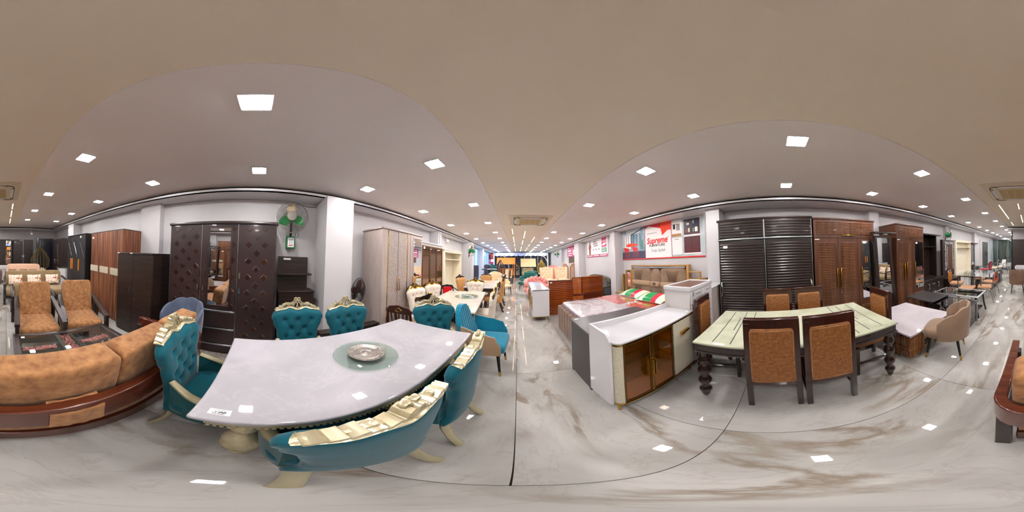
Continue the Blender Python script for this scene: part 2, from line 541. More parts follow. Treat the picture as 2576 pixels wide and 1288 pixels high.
# ================================================================ SETTING
# floor: dark grout bed with one object for every glossy slab
fl = struct('floor', MB().box(-2.78, 3.46, -15.2, 17.2, -0.05, -0.006), 'grout')
TX, TY = 0.803, 1.558
xs = [-0.02 + TX * k for k in range(-4, 6)]
ys = [0.309 + TY * k for k in range(-10, 12)]
first = None
tile_cache = {}
for i in range(len(xs) - 1):
    for j in range(len(ys) - 1):
        x0, x1 = max(xs[i], -2.76), min(xs[i + 1], 3.44)
        y0, y1 = ys[j], ys[j + 1]
        if x1 - x0 < 0.02: continue
        if abs(y1 - 0.309) < 0.01 and abs(xs[i] + 0.02) < 0.01: continue
        if abs(y1 - 0.309) < 0.01 and abs(xs[i + 1] + 0.02) < 0.01: x1 = xs[i + 2]
        key = (round(x1 - x0, 3),)
        cx, cy = (x0 + x1) / 2, (y0 + y1) / 2
        g = 0.0022
        if key not in tile_cache:
            o = MB().box(-(x1 - x0) / 2 + g, (x1 - x0) / 2 - g, -TY / 2 + g, TY / 2 - g, -0.012, 0).build('tile', 'floor_marble', fl, smooth=0)
            tile_cache[key] = o
        else:
            o = tile_cache[key].copy(); COL.objects.link(o)
        o.location = (cx, cy, 0)

CZ = 2.6
xl, xr = -0.445, 1.02
struct('ceiling', MB().box(-2.8, xl, -15.2, 17.2, CZ, 2.72).box(xr, 3.46, -15.2, 17.2, CZ, 2.72).box(xl, xr, 16.9, 17.2, CZ, 2.72), 'ceiling_side', smooth=0)
struct('ceiling_panel', MB().box(xl, xr, -15.2, 16.9, CZ + 0.014, 2.72), 'ceiling_mid', smooth=0)

# perimeter bulkheads: soffit, upstand lip and a shadow gap under the ceiling
def bulk(name, x0, x1, y0, y1, side):
    mb = MB().box(x0, x1, y0, y1, 2.50, 2.515)
    t = 0.022
    if side == 'L': mb.box(x1 - t, x1, y0, y1, 2.50, 2.552)
    if side == 'R': mb.box(x0, x0 + t, y0, y1, 2.50, 2.552)
    if side == 'B': mb.box(x0, x1, y1 - t, y1, 2.50, 2.552)
    if side == 'F': mb.box(x0, x1, y0, y0 + t, 2.50, 2.552)
    struct(name, mb, 'white_trim', smooth=0)
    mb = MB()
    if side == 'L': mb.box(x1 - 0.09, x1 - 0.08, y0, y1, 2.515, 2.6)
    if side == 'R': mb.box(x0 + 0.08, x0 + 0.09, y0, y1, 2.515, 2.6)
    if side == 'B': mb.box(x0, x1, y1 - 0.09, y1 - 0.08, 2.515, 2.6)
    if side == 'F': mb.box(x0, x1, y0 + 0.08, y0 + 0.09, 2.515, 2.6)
    struct(name + '_1', mb, 'dark_gap', smooth=0)  # dark strip painted for the shade inside the unlit cove
bulk('trim_1', -2.72, -2.35, -8.0, 16.45, 'L')
bulk('trim_2', 2.87, 3.40, -15, 16.45, 'R')
bulk('trim_3', -2.72, 1.12, -8.62, -8.0, 'B')
bulk('trim_4', -2.35, 2.87, 16.45, 17.0, 'F')

# left wall with its daylight windows, pillars
def wallbox(name, *bs):
    mb = MB()
    for b in bs: mb.box(*b)
    return struct(name, mb, 'wall', smooth=0)
wallbox('wall_left', (-2.9, -2.72, -8.8, 9.4, 0, 2.6), (-2.9, -2.72, 11.5, 12.3, 0, 2.6), (-2.9, -2.72, 16.2, 17.0, 0, 2.6), (-2.9, -2.72, 9.4, 16.2, 2.5, 2.6))
wallbox('wall_right', (3.38, 3.5, -15.2, 17.2, 0, 2.6))
wallbox('wall_back', (-2.9, 0.95, -8.75, -8.62, 0, 2.6), (0.9, 0.95, -15.1, -8.62, 0, 2.6))
wallbox('wall_front', (-2.9, 3.5, 17.0, 17.2, 0, 2.6))
for i, b in enumerate([(-2.72, -2.23, 0.92, 1.385), (-2.72, -2.575, -2.38, -1.88), (-2.72, -2.42, -6.02, -5.5),
                       (-2.72, -2.38, 4.5, 4.72), (-2.72, -2.19, 7.6, 7.96), (-2.72, -2.42, 11.1, 11.62),
                       (3.04, 3.38, 1.02, 1.31), (3.20, 3.38, -2.44, -2.16), (3.04, 3.38, 4.45, 4.75), (3.02, 3.38, 7.65, 8.3),
                       (3.18, 3.38, 11.5, 11.95), (3.24, 3.38, -6.05, -5.82), (3.18, 3.38, -9.5, -9.1)]):
    struct('pillar', MB().box(*b, 0, 2.5), 'wall', smooth=0)
for n, (a, b_) in enumerate([(9.4, 11.1), (12.3, 16.2)]):
    wf = struct('window_%d' % (n + 1), MB().box(-2.8, -2.74, a, b_, 0, 0.08).box(-2.8, -2.74, a, b_, 2.42, 2.5)
                .box(-2.8, -2.74, a, a + 0.06, 0, 2.5).box(-2.8, -2.74, b_ - 0.06, b_, 0, 2.5)
                .box(-2.8, -2.74, (a + b_) / 2 - 0.03, (a + b_) / 2 + 0.03, 0, 2.5), 'brushed', smooth=0)
    for q in (0, 1):
        h2 = (b_ - a) / 2
        bx('pane', 'glass_window', wf, -2.775, -2.765, a + q * h2 + 0.03, a + (q + 1) * h2 - 0.03, 0.06, 2.44, smooth=0)
# glazed partition that closes the rear passage, with its door leaf and long pull handles
gd = struct('door_1', MB().box(0.95, 3.38, -14.75, -14.7, 2.38, 2.5).box(0.95, 1.0, -14.75, -14.7, 0, 2.4).box(2.9, 2.94, -14.75, -14.7, 0, 2.4), 'brushed', smooth=0)
bx('pane', 'glass_dark', gd, 1.0, 1.94, -14.73, -14.715, 0.02, 2.38, smooth=0)
bx('pane', 'glass_dark', gd, 1.97, 2.9, -14.73, -14.715, 0.02, 2.38, smooth=0)
bx('pane', 'glass_dark', gd, 2.94, 3.38, -14.73, -14.715, 0.02, 2.38, smooth=0)
MB().tube([(1.85, -14.66, 0.8), (1.85, -14.66, 1.5)], 0.015).build('door_handle', 'chrome', gd)
MB().tube([(2.06, -14.66, 0.8), (2.06, -14.66, 1.5)], 0.015).build('door_handle', 'chrome', gd)
wallbox('wall_rear', (0.95, 3.5, -17.6, -17.5, 0, 2.6), (3.38, 3.5, -17.5, -15.2, 0, 2.6), (0.9, 0.95, -17.5, -15.1, 0, 2.6))
struct('floor_rear', MB().box(0.9, 3.5, -17.6, -15.2, -0.05, 0), 'floor_marble', smooth=0)
struct('ceiling_rear', MB().box(0.9, 3.5, -17.6, -15.2, 2.6, 2.7), 'ceiling_side', smooth=0)
# lift front on the right wall of the passage
lf = struct('door_2', MB().box(3.34, 3.38, -13.1, -10.7, 0, 2.15), 'offwhite_panel', smooth=0)
bx('door_leaf', 'brushed', lf, 3.325, 3.345, -12.7, -11.2, 0.02, 2.04, smooth=0)
bx('call_panel', 'gloss_black', lf, 3.31, 3.33, -12.05, -11.93, 1.0, 1.3, smooth=0)
bx('call_panel', 'gloss_black', lf, 3.31, 3.33, -12.65, -12.55, 1.0, 1.35, smooth=0)
struct('door_3', MB().box(3.3, 3.38, -14.6, -13.4, 0, 2.3), 'poster_grey', smooth=0)

# ================================================================ CEILING LIGHTS
def light_at(x, y, label, group):
    global proto_light
    if proto_light is None:
        t = thing('ceiling_light', label, 'ceiling light', (x, y, CZ), 0, group)
        s = 0.073
        bx('diffuser', 'led', t, -s, s, -s, s, -0.0128, -0.004, smooth=0)
        q = 0.083
        bx('rim', 'white_trim', t, (-q, q, -q, -s, -0.011, 0), (-q, q, s, q, -0.011, 0), (-q, -s, -s, s, -0.011, 0), (s, q, -s, s, -0.011, 0), smooth=0)
        proto_light = t
        return t
    return dup(proto_light, (x, y, CZ), 0, label, group)
proto_light = None
S1, Y0L, S2, Y0R = 1.4505, -0.0725, 1.4768, -0.2337
def side_word(k):
    if k == 0: return 'level with the camera'
    if k > 0: return ORD[k - 1] + ' towards the curtain'
    return ORD[-k - 1] + ' behind the camera'
for nm, x, s, y0, ks in [('inner left row', -0.785, S1, Y0L, range(-4, 12)), ('outer left row', -1.865, S1, Y0L, range(-4, 12)),
                         ('inner right row', 1.30, S2, Y0R, [k for k in range(-9, 12) if k != 3]), ('outer right row', 2.41, S2, Y0R, range(-9, 12))]:
    for k in ks:
        if nm == 'inner left row' and k == -3: pass
        light_at(x, y0 + k * s, 'square LED ceiling light, %s, %s' % (nm, side_word(k)), 'square LED ceiling lights in rows')
for x, y, lb in [(1.3, -15.6, 'nearest to it'), (2.4, -15.9, 'by the outer wall'), (1.3, -16.8, 'farthest back')]:
    light_at(x, y, 'square ceiling light beyond the glass partition, ' + lb, 'lights beyond the glass partition')

# linear LED strips let into the middle panel
def strip(x, y0, y1, label):
    t = thing('light_strip', label, 'light strip', (x, (y0 + y1) / 2, CZ + 0.014), 0, 'warm linear LED strips of the middle ceiling panel')
    l = (y1 - y0) / 2
    bx('diffuser', 'strip', t, -0.009, 0.009, -l, l, -0.007, -0.002, smooth=0)
    bx('rim', 'white_trim', t, (-0.017, -0.011, -l, l, -0.009, 0), (0.011, 0.017, -l, l, -0.009, 0), smooth=0)
rows = {'left strip row': (-0.17, [(5.28, 6.18), (6.97, 8.77), (9.6, 10.9), (12.3, 13.0), (13.6, 15.6), (-4.4, -3.9), (-5.5, -4.62), (-6.9, -5.9)]),
        'middle strip row': (0.28, [(5.7, 7.3), (8.1, 9.97), (11.2, 13.4), (14.2, 15.8), (-4.42, -3.89), (-6.7, -5.24)]),
        'right strip row': (0.745, [(6.98, 8.8), (9.8, 11.0), (12.2, 12.8), (13.6, 15.6), (-5.84, -3.95), (-7.5, -6.66)])}
for nm, (x, L_) in rows.items():
    f = [q for q in L_ if q[0] > 0]; b_ = [q for q in L_ if q[0] < 0]
    for i, q in enumerate(f):
        strip(x, q[0], q[1], 'warm LED strip in the ceiling, %s, %s past the front air conditioner' % (nm, ORD[i]))
    for i, q in enumerate(b_):
        strip(x, q[0], q[1], 'warm LED strip in the ceiling, %s, %s behind the rear air conditioner' % (nm, ORD[i]))

# ceiling cassette air conditioners
def aircon(x, y, rz, label):
    t = thing('air_conditioner', label, 'air conditioner', (x, y, CZ + 0.014), rz)
    n = 40
    def rr(a, r, w_, e=0.35):
        c, s_ = math.cos(a), math.sin(a)
        return (w_ * math.copysign(abs(c) ** e, c), w_ * math.copysign(abs(s_) ** e, s_))
    bx('mount_board', 'ac_cream', t, -0.52, 0.52, -0.52, 0.52, -0.006, 0.004, smooth=0)
    pr = [(0.46, -0.006), (0.46, -0.014), (0.44, -0.03), (0.30, -0.036), (0.0, -0.036)]
    vs = []; fs = []
    mb = MB()
    for k in range(len(pr)):
        for i in range(n):
            p = rr(2 * PI * i / n, 0, max(pr[k][0], 0.001))
            vs.append((p[0], p[1], pr[k][1]))
    for k in range(len(pr) - 1):
        for i in range(n):
            j = (i + 1) % n
            fs.append((k * n + i, k * n + j, (k + 1) * n + j, (k + 1) * n + i))
    mb.add(vs, fs).build('panel', 'ac_cream', t, smooth=30)
    for k in range(4):
        M = Matrix.Rotation(k * PI / 2, 4, 'Z')
        MB(M).box(-0.22, 0.22, 0.345, 0.405, -0.0385, -0.030).build('vent_flap', 'white_trim', t, bevel=0.006)
        MB(M).tube([(-0.27, 0.36, -0.036), (-0.30, 0.41, -0.03), (0.30, 0.41, -0.03), (0.27, 0.36, -0.036)], 0.007, 5).tube(
            [(0.30, 0.41, -0.03), (0.38, 0.385, -0.03), (0.41, 0.30, -0.03)], 0.010, 5).build('vent_slot', 'dark_gap', t)
    bx('grille_frame', 'ac_cream', t, (-0.29, 0.29, -0.29, -0.27, -0.045, -0.03), (-0.29, 0.29, 0.27, 0.29, -0.045, -0.03), (-0.29, -0.27, -0.29, 0.29, -0.045, -0.03), (0.27, 0.29, -0.29, 0.29, -0.045, -0.03), smooth=0)
    bx('grille', 'ac_grille', t, -0.27, 0.27, -0.27, 0.27, -0.041, -0.034, smooth=0)
    bx('grille_rib', 'ac_cream', t, (-0.14, -0.135, -0.27, 0.27, -0.043, -0.04), (-0.003, 0.003, -0.27, 0.27, -0.043, -0.04), (0.135, 0.14, -0.27, 0.27, -0.043, -0.04), smooth=0)
    return t
aircon(0.325, 4.2, 0, 'cream ceiling cassette air conditioner ahead, above the aisle')
aircon(0.27, -3.05, 0, 'cream ceiling cassette air conditioner above the brown armchairs')

# ================================================================ LEFT SIDE: marble dining set with seven teal chairs
def lerp_tab(tab, t):
    for (a, va), (b, vb) in zip(tab, tab[1:]):
        if t <= b:
            k = 0 if b == a else (t - a) / (b - a)
            k = k * k * (3 - 2 * k)
            return va + (vb - va) * max(0, min(1, k))
    return tab[-1][1]

TEAL_TUFT = [(-0.13, 0.86), (0, 0.86), (0.13, 0.86), (-0.066, 0.765), (0.066, 0.765), (-0.12, 0.67), (0, 0.67), (0.12, 0.67), (-0.06, 0.585), (0.06, 0.585)]

def carved_chair(name, label, seat_m, back_m, shell_m, frame_m, crest_kind, group, tufts=TEAL_TUFT, gold_m=None, hwk=1.0, arms=True):
    t = thing(name, label, 'chair', (0, 0, 0), 0, group)
    hwt = [(0.30, 0.215), (0.42, 0.185), (0.55, 0.185), (0.70, 0.205), (0.84, 0.245), (0.92, 0.262), (1.0, 0.262)]
    def top(x):
        a = abs(x)
        return lerp_tab([(0, 0.958), (0.085, 0.985), (0.15, 0.965), (0.21, 0.960), (0.245, 0.935), (0.262, 0.90)], a)
    def P(u, v, s):
        z0 = 0.30
        zz = z0 + (0.94 - z0) * v
        hw = lerp_tab(hwt, zz) * hwk
        if v > 0.9:
            hw = lerp_tab(hwt, zz) * hwk * (1 - 0.012 * ((v - 0.9) / 0.1) ** 2)
        x = (2 * u - 1) * hw
        z = z0 + (top(x) - z0) * v
        y = 0.235 + (z - 0.3) * 0.11 - 0.55 * x * x * (1 if z > 0.5 else 0.8)
        ed = (1 - abs(2 * u - 1) ** 6) * (1 - abs(2 * v - 1) ** 14)
        if s < 0:
            y -= 0.012 + 0.045 * max(0, ed) ** 0.5
            for bxx, bz in tufts:
                d2 = (x - bxx) ** 2 + (z - bz) ** 2
                y += 0.030 * math.exp(-d2 / 0.0006)
            if tufts is TEAL_TUFT or len(tufts) > 5:
                g = abs(((x / 0.13 + (z - 0.86) / 0.19) * 1.0 + 0.5) % 1 - 0.5)
                h = abs(((x / 0.13 - (z - 0.86) / 0.19) * 1.0 + 0.5) % 1 - 0.5)
                if 0.58 < z < 0.87 and abs(x) < 0.14:
                    y += 0.010 * math.exp(-(g / 0.07) ** 2) + 0.010 * math.exp(-(h / 0.07) ** 2)
        else:
            y += 0.014 + 0.018 * max(0, ed) ** 0.5
        return (x, y, z)
    MB().slab(34, 34, lambda u, v: P(u, v, -1), lambda u, v: P(u, v, 0)).build('back_cushion', back_m, t, smooth=60)
    MB().slab(20, 20, lambda u, v: P(u, v, 0), lambda u, v: P(u, v, 1)).build('back_shell', shell_m, t, smooth=60)
    for bxx, bz in tufts:
        y = P(0.5 + bxx / (2 * lerp_tab(hwt, bz) * hwk), (bz - 0.3) / (top(bxx) - 0.3), -1)[1]
        MB().cush(bxx, y + 0.002, bz, 0.016, 0.012, 0.016, 1, 8, 5).build('button', back_m, t)
    MB().cush(0, -0.03, 0.405, 0.50, 0.50, 0.17, 0.35, 32, 12, 0.5).build('seat', seat_m, t, smooth=60)
    # low upholstered arms with a carved strip on top
    for s in (-1, 1):
        pts = [(s * 0.200, 0.20, 0.66), (s * 0.235, 0.08, 0.60), (s * 0.25, -0.06, 0.54), (s * 0.248, -0.18, 0.47)]
        if arms: MB().tube([(p[0], p[1], p[2]) for p in pts], [0.016, 0.02, 0.02, 0.014], 8, flat=1.4).build('armrest', frame_m, t, smooth=60)
        def S(u, v, o, s=s):
            k = u * 3; i = min(int(k), 2); f = k - i
            a, b = pts[i], pts[i + 1]
            zt = a[2] + (b[2] - a[2]) * f - 0.012
            return (a[0] + (b[0] - a[0]) * f + s * o * 0.018, a[1] + (b[1] - a[1]) * f, 0.32 + (zt - 0.32) * v)
        if arms: MB().slab(9, 4, lambda u, v: S(u, v, -1), lambda u, v: S(u, v, 1)).build('arm_panel', shell_m, t, smooth=60)
        MB().tube([(s * 0.19, -0.20, 0.36), (s * 0.215, -0.235, 0.27), (s * 0.20, -0.225, 0.14), (s * 0.215, -0.25, 0.02), (s * 0.22, -0.265, 0.0)],
                  [0.034, 0.036, 0.022, 0.018, 0.024], 8).build('leg', frame_m, t, smooth=60)
        MB().tube([(s * 0.16, 0.20, 0.36), (s * 0.172, 0.215, 0.22), (s * 0.185, 0.25, 0.10), (s * 0.205, 0.30, 0.0)],
                  [0.036, 0.034, 0.030, 0.032], 8, flat=0.7).build('leg', frame_m, t, smooth=60)
    MB().box(-0.20, 0.20, -0.215, 0.21, 0.30, 0.345).build('seat_rail', frame_m if crest_kind != 'open' else shell_m, t, bevel=0.01)
    # carved crest: base moulding, scrolls and finial, all in the plane of the back
    def yc(x, z): return 0.235 + (z - 0.3) * 0.11 - 0.55 * x * x + 0.004
    def path(pts, r, flat=1.8, n=6, closed=False):
        return ([(x, yc(x, z), z) for x, z in pts], r, n, closed, flat)
    cr = MB()
    base = [(x / 20 * 0.225, top(x / 20 * 0.225) + 0.004) for x in range(-20, 21)]
    cr.tube(*path(base, 0.0125, 2.4, 8))
    def arc(cx, cz, rx, rz, a0, a1, n=10, rot=0):
        o = []
        for i in range(n + 1):
            a = R(a0 + (a1 - a0) * i / n)
            px, pz = rx * math.cos(a), rz * math.sin(a)
            c, s_ = math.cos(R(rot)), math.sin(R(rot))
            o.append((cx + px * c - pz * s_, cz + px * s_ + pz * c))
        return o
    if crest_kind in ('open', 'solid'):
        for s in (-1, 1):
            f = lambda L_: [(s * x, z) for x, z in L_]
            cr.tube(*path(f(arc(0.020, 0.999, 0.016, 0.036, 0, 360, 14, 18)), 0.0062))
            cr.tube(*path(f([(0.0, 1.062), (0.018, 1.040), (0.045, 1.005), (0.078, 1.015), (0.095, 1.028), (0.118, 1.022), (0.150, 1.0), (0.185, 0.978), (0.222, 0.963)]), 0.0085))
            cr.tube(*path(f(arc(0.062, 1.002, 0.020, 0.012, 0, 360, 12, -20)), 0.0055))
            cr.tube(*path(f(arc(0.128, 0.998, 0.028, 0.012, 0, 360, 12, -25)), 0.0058))
            cr.tube(*path(f(arc(0.172, 0.980, 0.022, 0.009, 0, 360, 12, -22)), 0.0052))
            cr.tube(*path(f(arc(0.016, 1.072, 0.013, 0.011, -60, 230, 10)), 0.0065))
        cr.cush(0, yc(0, 1.065), 1.062, 0.026, 0.034, 0.03, 1, 10, 6)
    co = cr.build('crest', gold_m or frame_m, t, smooth=50)
    if crest_kind == 'solid':
        # dark carved board behind the gilt scrolls
        n = 24
        poly = [(x / n * 0.25, top(x / n * 0.25) - 0.01) for x in range(-n, n + 1)]
        up = [(x / n * 0.25, lerp_tab([(0, 1.075), (0.05, 1.05), (0.10, 1.02), (0.17, 1.0), (0.225, 0.99), (0.25, 0.95)], abs(x / n * 0.25)) + 0.007 * abs(math.sin(x * 1.1))) for x in range(-n, n + 1)]
        def fr(u, v, d):
            i = int(round(u * 2 * n))
            x = poly[i][0]; z = poly[i][1] + (up[i][1] - poly[i][1]) * v
            return (x, yc(x, z) + d, z)
        MB().slab(2 * n, 3, lambda u, v: fr(u, v, 0.0), lambda u, v: fr(u, v, 0.028)).build('crest_board', 'mahogany_dark', t, smooth=50)
    if crest_kind == 'open':
        # thick knuckled outer edge of the crest as seen from behind
        def E(u, v, s):
            x = -0.222 + 0.444 * u
            z = lerp_tab([(0, 1.046), (0.05, 1.024), (0.085, 1.014), (0.12, 1.020), (0.17, 0.995), (0.222, 0.966)], abs(x))
            z += 0.013 * (1 - (u * 13 % 1)) + (0.018 if abs(x) < 0.035 else 0)
            return (x, yc(x, z) + 0.004 + (v - 0.5) * 0.052, z if s > 0 else z - 0.014)
        MB().slab(104, 3, lambda u, v: E(u, v, 1), lambda u, v: E(u, v, -1)).build('crest_edge', gold_m or frame_m, t, smooth=35)
    return t

GT = 'teal tufted chairs around the white marble dining table'
c0 = carved_chair('dining_chair', 'teal velvet carved chair at the sofa end of the white marble table', 'teal_velvet', 'teal_velvet', 'teal_velvet_back', 'champagne_paint', 'open', GT, gold_m='champagne')
c0.location = (-0.93, -0.21, 0); c0.rotation_euler[2] = R(180)
dup(c0, (-1.33, 0.387, 0), 90, 'teal velvet carved chair in front of the narrow dark shelf unit', GT)
dup(c0, (-1.28, 0.925, 0), 90, 'teal velvet carved chair in front of the white pillar', GT)
dup(c0, (-0.775, 1.53, 0), 43, 'teal velvet carved chair turned askew at the far end of the marble table', GT)
dup(c0, (-0.545, 0.30, 0), -90, 'teal velvet carved chair seen from behind, nearest to the camera', GT)
dup(c0, (-0.545, 0.905, 0), -90, 'teal velvet carved chair seen from behind, next to the quilted armchair', GT)

# white onyx dining table
t = thing('dining_table', 'large white marble dining table with champagne beaded apron and turned legs', 'table', (-0.868, 0.662, 0), 0)
MB().box(-0.433, 0.433, -0.85, 0.85, 0.752, 0.78).build('tabletop', 'white_onyx', t, bevel=0.010, seg=3)
MB().box(-0.418, 0.418, -0.835, 0.835, 0.728, 0.754).build('top_moulding', 'champagne', t, bevel=0.009, seg=3)
bx('apron', 'champagne_paint', t, (-0.385, 0.385, -0.80, -0.78, 0.655, 0.73), (-0.385, 0.385, 0.78, 0.80, 0.655, 0.73), (-0.385, -0.365, -0.80, 0.80, 0.655, 0.73), (0.365, 0.385, -0.80, 0.80, 0.655, 0.73), bevel=0.003)
mb = MB()
for i in range(72):
    y = -0.79 + i * 1.58 / 71
    for s in (-1, 1):
        mb.cush(s * 0.39, y, 0.656, 0.010, 0.016, 0.010, 0.8, 6, 4)
for i in range(35):
    x = -0.375 + i * 0.75 / 34
    for s in (-1, 1):
        mb.cush(x, s * 0.804, 0.656, 0.016, 0.010, 0.010, 0.8, 6, 4)
mb.build('bead_trim', 'champagne', t, kind='stuff')
LEGP = [(0.020, 0), (0.045, 0.02), (0.048, 0.05), (0.030, 0.075), (0.035, 0.10), (0.075, 0.16), (0.088, 0.24), (0.078, 0.33), (0.045, 0.40), (0.038, 0.44), (0.060, 0.47), (0.062, 0.50), (0.040, 0.53), (0.045, 0.58), (0.075, 0.64), (0.075, 0.66)]
for sx in (-1, 1):
    for sy in (-1, 1):
        MB().lathe(LEGP, sx * 0.27, sy * 0.68, 20).build('leg', 'champagne', t, smooth=50)

t = thing('lazy_susan', 'round glass lazy susan on the white marble dining table', 'turntable', (-0.868, 0.672, 0.78))
MB().lathe([(0.085, 0), (0.085, 0.006), (0.05, 0.012)], 0, 0, 32).build('bearing', 'pewter', t)
MB().lathe([(0.212, 0), (0.215, 0.003), (0.212, 0.006)], 0, 0, 64, 0.012).build('glass_disc', 'glass_table', t)
bx('price_tag', 'label_paper', t, 0.10, 0.13, -0.135, -0.118, 0.0185, 0.0195, smooth=0)
t = thing('ornate_plate', 'round embossed pewter plate centred on the glass lazy susan', 'plate', (-0.865, 0.672, 0.7985))
MB().lathe([(0.05, 0), (0.10, 0.006), (0.122, 0.016), (0.124, 0.019), (0.118, 0.019), (0.092, 0.011), (0.088, 0.013), (0.084, 0.010), (0.045, 0.010), (0.040, 0.014), (0.034, 0.010), (0.012, 0.012), (0.006, 0.018), (0.001, 0.019)], 0, 0, 48).build('dish', 'pewter', t, smooth=30)
mb = MB()
for i in range(36):
    a = 2 * PI * i / 36
    mb.cush(0.105 * math.cos(a), 0.105 * math.sin(a), 0.0155, 0.012, 0.012, 0.006, 1, 6, 4)
mb.build('rim_relief', 'pewter', t, kind='stuff')
t = thing('price_label', 'handwritten price label stuck on the near corner of the white marble table', 'label', (-0.492, -0.098, 0.7805), 88)
bx('card', 'label_paper', t, -0.036, 0.036, -0.018, 0.018, 0, 0.0006, smooth=0)
text('handwriting', '1,24,000/-', 0.013, 'ink', t, Matrix.Translation((0, 0.0095, 0.0008)), 0.0001, 0.2)
bx('pen_stroke', 'ink', t, *[(-0.026 + 0.006 * i, -0.0225 + 0.006 * i, -0.003 + 0.0015 * (i % 2), -0.0018 + 0.0015 * (i % 3), 0.0006, 0.0009) for i in range(8)], smooth=0)
text('handwriting', '35,000/-', 0.014, 'ink', t, Matrix.Translation((0, -0.0115, 0.0008)), 0.0001, 0.1, bold=0.0003)

# teal and tan quilted armchair beyond the table
def channel_chair(label):
    t = thing('armchair', label, 'armchair', (0, 0, 0), 0)
    def P(u, v, s):
        x = (2 * u - 1) * (0.215 + 0.02 * math.sin(v * PI))
        zt = 0.94 - 0.20 * abs(2 * u - 1) ** 2.6
        z = 0.44 + (zt - 0.44) * v
        y = 0.20 + 0.13 * v - 0.5 * x * x
        if s < 0:
            y -= 0.03 + 0.012 * abs(math.sin(u * PI * 8)) * (0.3 + 0.7 * v)
        else:
            y += 0.03 * (1 - abs(2 * u - 1) ** 4)
        return (x, y, z)
    MB().slab(48, 14, lambda u, v: P(u, v, -1), lambda u, v: P(u, v, 0)).build('back_cushion', 'teal_bright', t, smooth=60)
    MB().slab(24, 14, lambda u, v: P(u, v, 0), lambda u, v: P(u, v, 1)).build('back_shell', 'beige_band', t, smooth=60)
    MB().cush(0, -0.02, 0.43, 0.50, 0.52, 0.13, 0.22, 32, 10, 0.4).build('seat', 'teal_bright', t, smooth=60)
    for s in (-1, 1):
        def A(u, v, o, s=s):
            y = 0.22 - 0.46 * u
            zt = lerp_tab([(0, 0.72), (0.5, 0.68), (0.85, 0.64), (1, 0.50)], u)
            z = 0.37 + (zt - 0.37) * v
            return (s * (0.235 + 0.035 * math.sin(u * PI * 0.8) + 0.012 * o + 0.02 * v), y, z)
        MB().slab(14, 8, lambda u, v: A(u, v, -1), lambda u, v: A(u, v, 0)).build('arm_lining', 'teal_bright', t, smooth=60)
        MB().slab(14, 8, lambda u, v: A(u, v, 0), lambda u, v: A(u, v, 1)).build('arm_shell', 'beige_band', t, smooth=60)
        for q in (-1, 1):
            x, y = s * 0.20, q * 0.21
            l = MB().tube([(x * 0.9, y * 0.9, 0.37), (x * 1.08, y * 1.05, 0.0)], [0.022, 0.012], 10).build('leg', 'black_metal', t)
            MB().tube([(x * 1.045, y * 1.028, 0.075), (x * 1.081, y * 1.051, 0.0)], [0.0155, 0.0135], 10).build('brass_tip', 'gold', l)
    return t
t = channel_chair('teal channel-tufted armchair with tan quilted shell beyond the marble table')
t.location = (-0.40, 2.02, 0); t.rotation_euler[2] = R(86)

# ---------------------------------------------------------------- cabinets along the left wall
def handle_bar(x, z0, z1, m, t, y=-0.03, r=0.006, name='handle'):
    return MB().tube([(x, 0, z0 + 0.01), (x, y, z0 + 0.015), (x, y, z1 - 0.015), (x, 0, z1 - 0.01)], r, 8).build(name, m, t)
def lock(x, z, t, y=-0.004):
    o = MB().tube([(x, y + 0.004, z), (x, y - 0.006, z)], 0.009, 10).box(x - 0.002, x + 0.002, y - 0.014, y - 0.006, z - 0.03, z + 0.002).build('lock', 'chrome', t)
    return o

# black-brown three-door wardrobe with diamond inlays
t = thing('wardrobe', 'dark brown three-door wardrobe with diamond inlays and a centre mirror', 'wardrobe', (-2.15, -1.34, 0), 90)
W = 1.53
bx('carcass', 'espresso', t, 0, W, 0.0, 0.53, 0.0, 1.93, bevel=0.003)
MB().prism([(-0.03, 1.93), (0.53, 1.93), (0.53, 1.975), (0.0, 1.975), (-0.025, 1.968), (-0.035, 1.95)], -0.015, W + 0.015, 'x').build('cornice', 'espresso', t, smooth=50)
random.seed(3)
dm = None
for k in range(3):
    x0, x1 = 0.51 * k, 0.51 * (k + 1)
    z0 = 0.06 if k != 1 else 0.735
    d = bx('door', 'diamond_brown', t, x0 + 0.006, x1 - 0.006, -0.018, 0, z0, 1.925, bevel=0.002)
    bx('edge_trim', 'brushed', d, x0 + (0.001 if k else 0.003), x0 + 0.007, -0.021, 0, z0, 1.925, smooth=0)
    for i in range(-1, 8):
        for j in range(-1, 11):
            for q in (0, 1):
                cx = 0.118 + 0.21 * i + 0.105 * q
                cz = 1.866 - 0.214 * j - 0.107 * q
                if cx < x0 + 0.055 or cx > x1 - 0.055 or cz < z0 + 0.06 or cz > 1.89: continue
                if k == 1 and 0.60 < cx < 0.94 and cz > 0.76: continue
                if dm is None:
                    dm = MB().add([(-0.045, 0, 0), (0, 0, -0.045), (0.045, 0, 0), (0, 0, 0.045), (-0.041, -0.003, 0), (0, -0.003, -0.041), (0.041, -0.003, 0), (0, -0.003, 0.041)],
                                  [(4, 5, 6, 7), (0, 1, 5, 4), (1, 2, 6, 5), (2, 3, 7, 6), (3, 0, 4, 7)]).build('diamond_inlay', 'diamond_inlay', d, smooth=0)
                    dm.location = (cx, -0.0185, cz)
                else:
                    c = dm.copy(); COL.objects.link(c); c.parent = d; c.location = (cx, -0.0185, cz)
mf = bx('mirror_frame', 'espresso', t, (0.605, 0.635, -0.026, -0.016, 0.785, 1.90), (0.925, 0.945, -0.026, -0.016, 0.785, 1.90), (0.605, 0.945, -0.026, -0.016, 0.785, 0.805), (0.605, 0.945, -0.026, -0.016, 1.875, 1.90), bevel=0.003)
bx('mirror_glass', 'mirror', mf, 0.633, 0.927, -0.0235, -0.018, 0.802, 1.88, smooth=0)
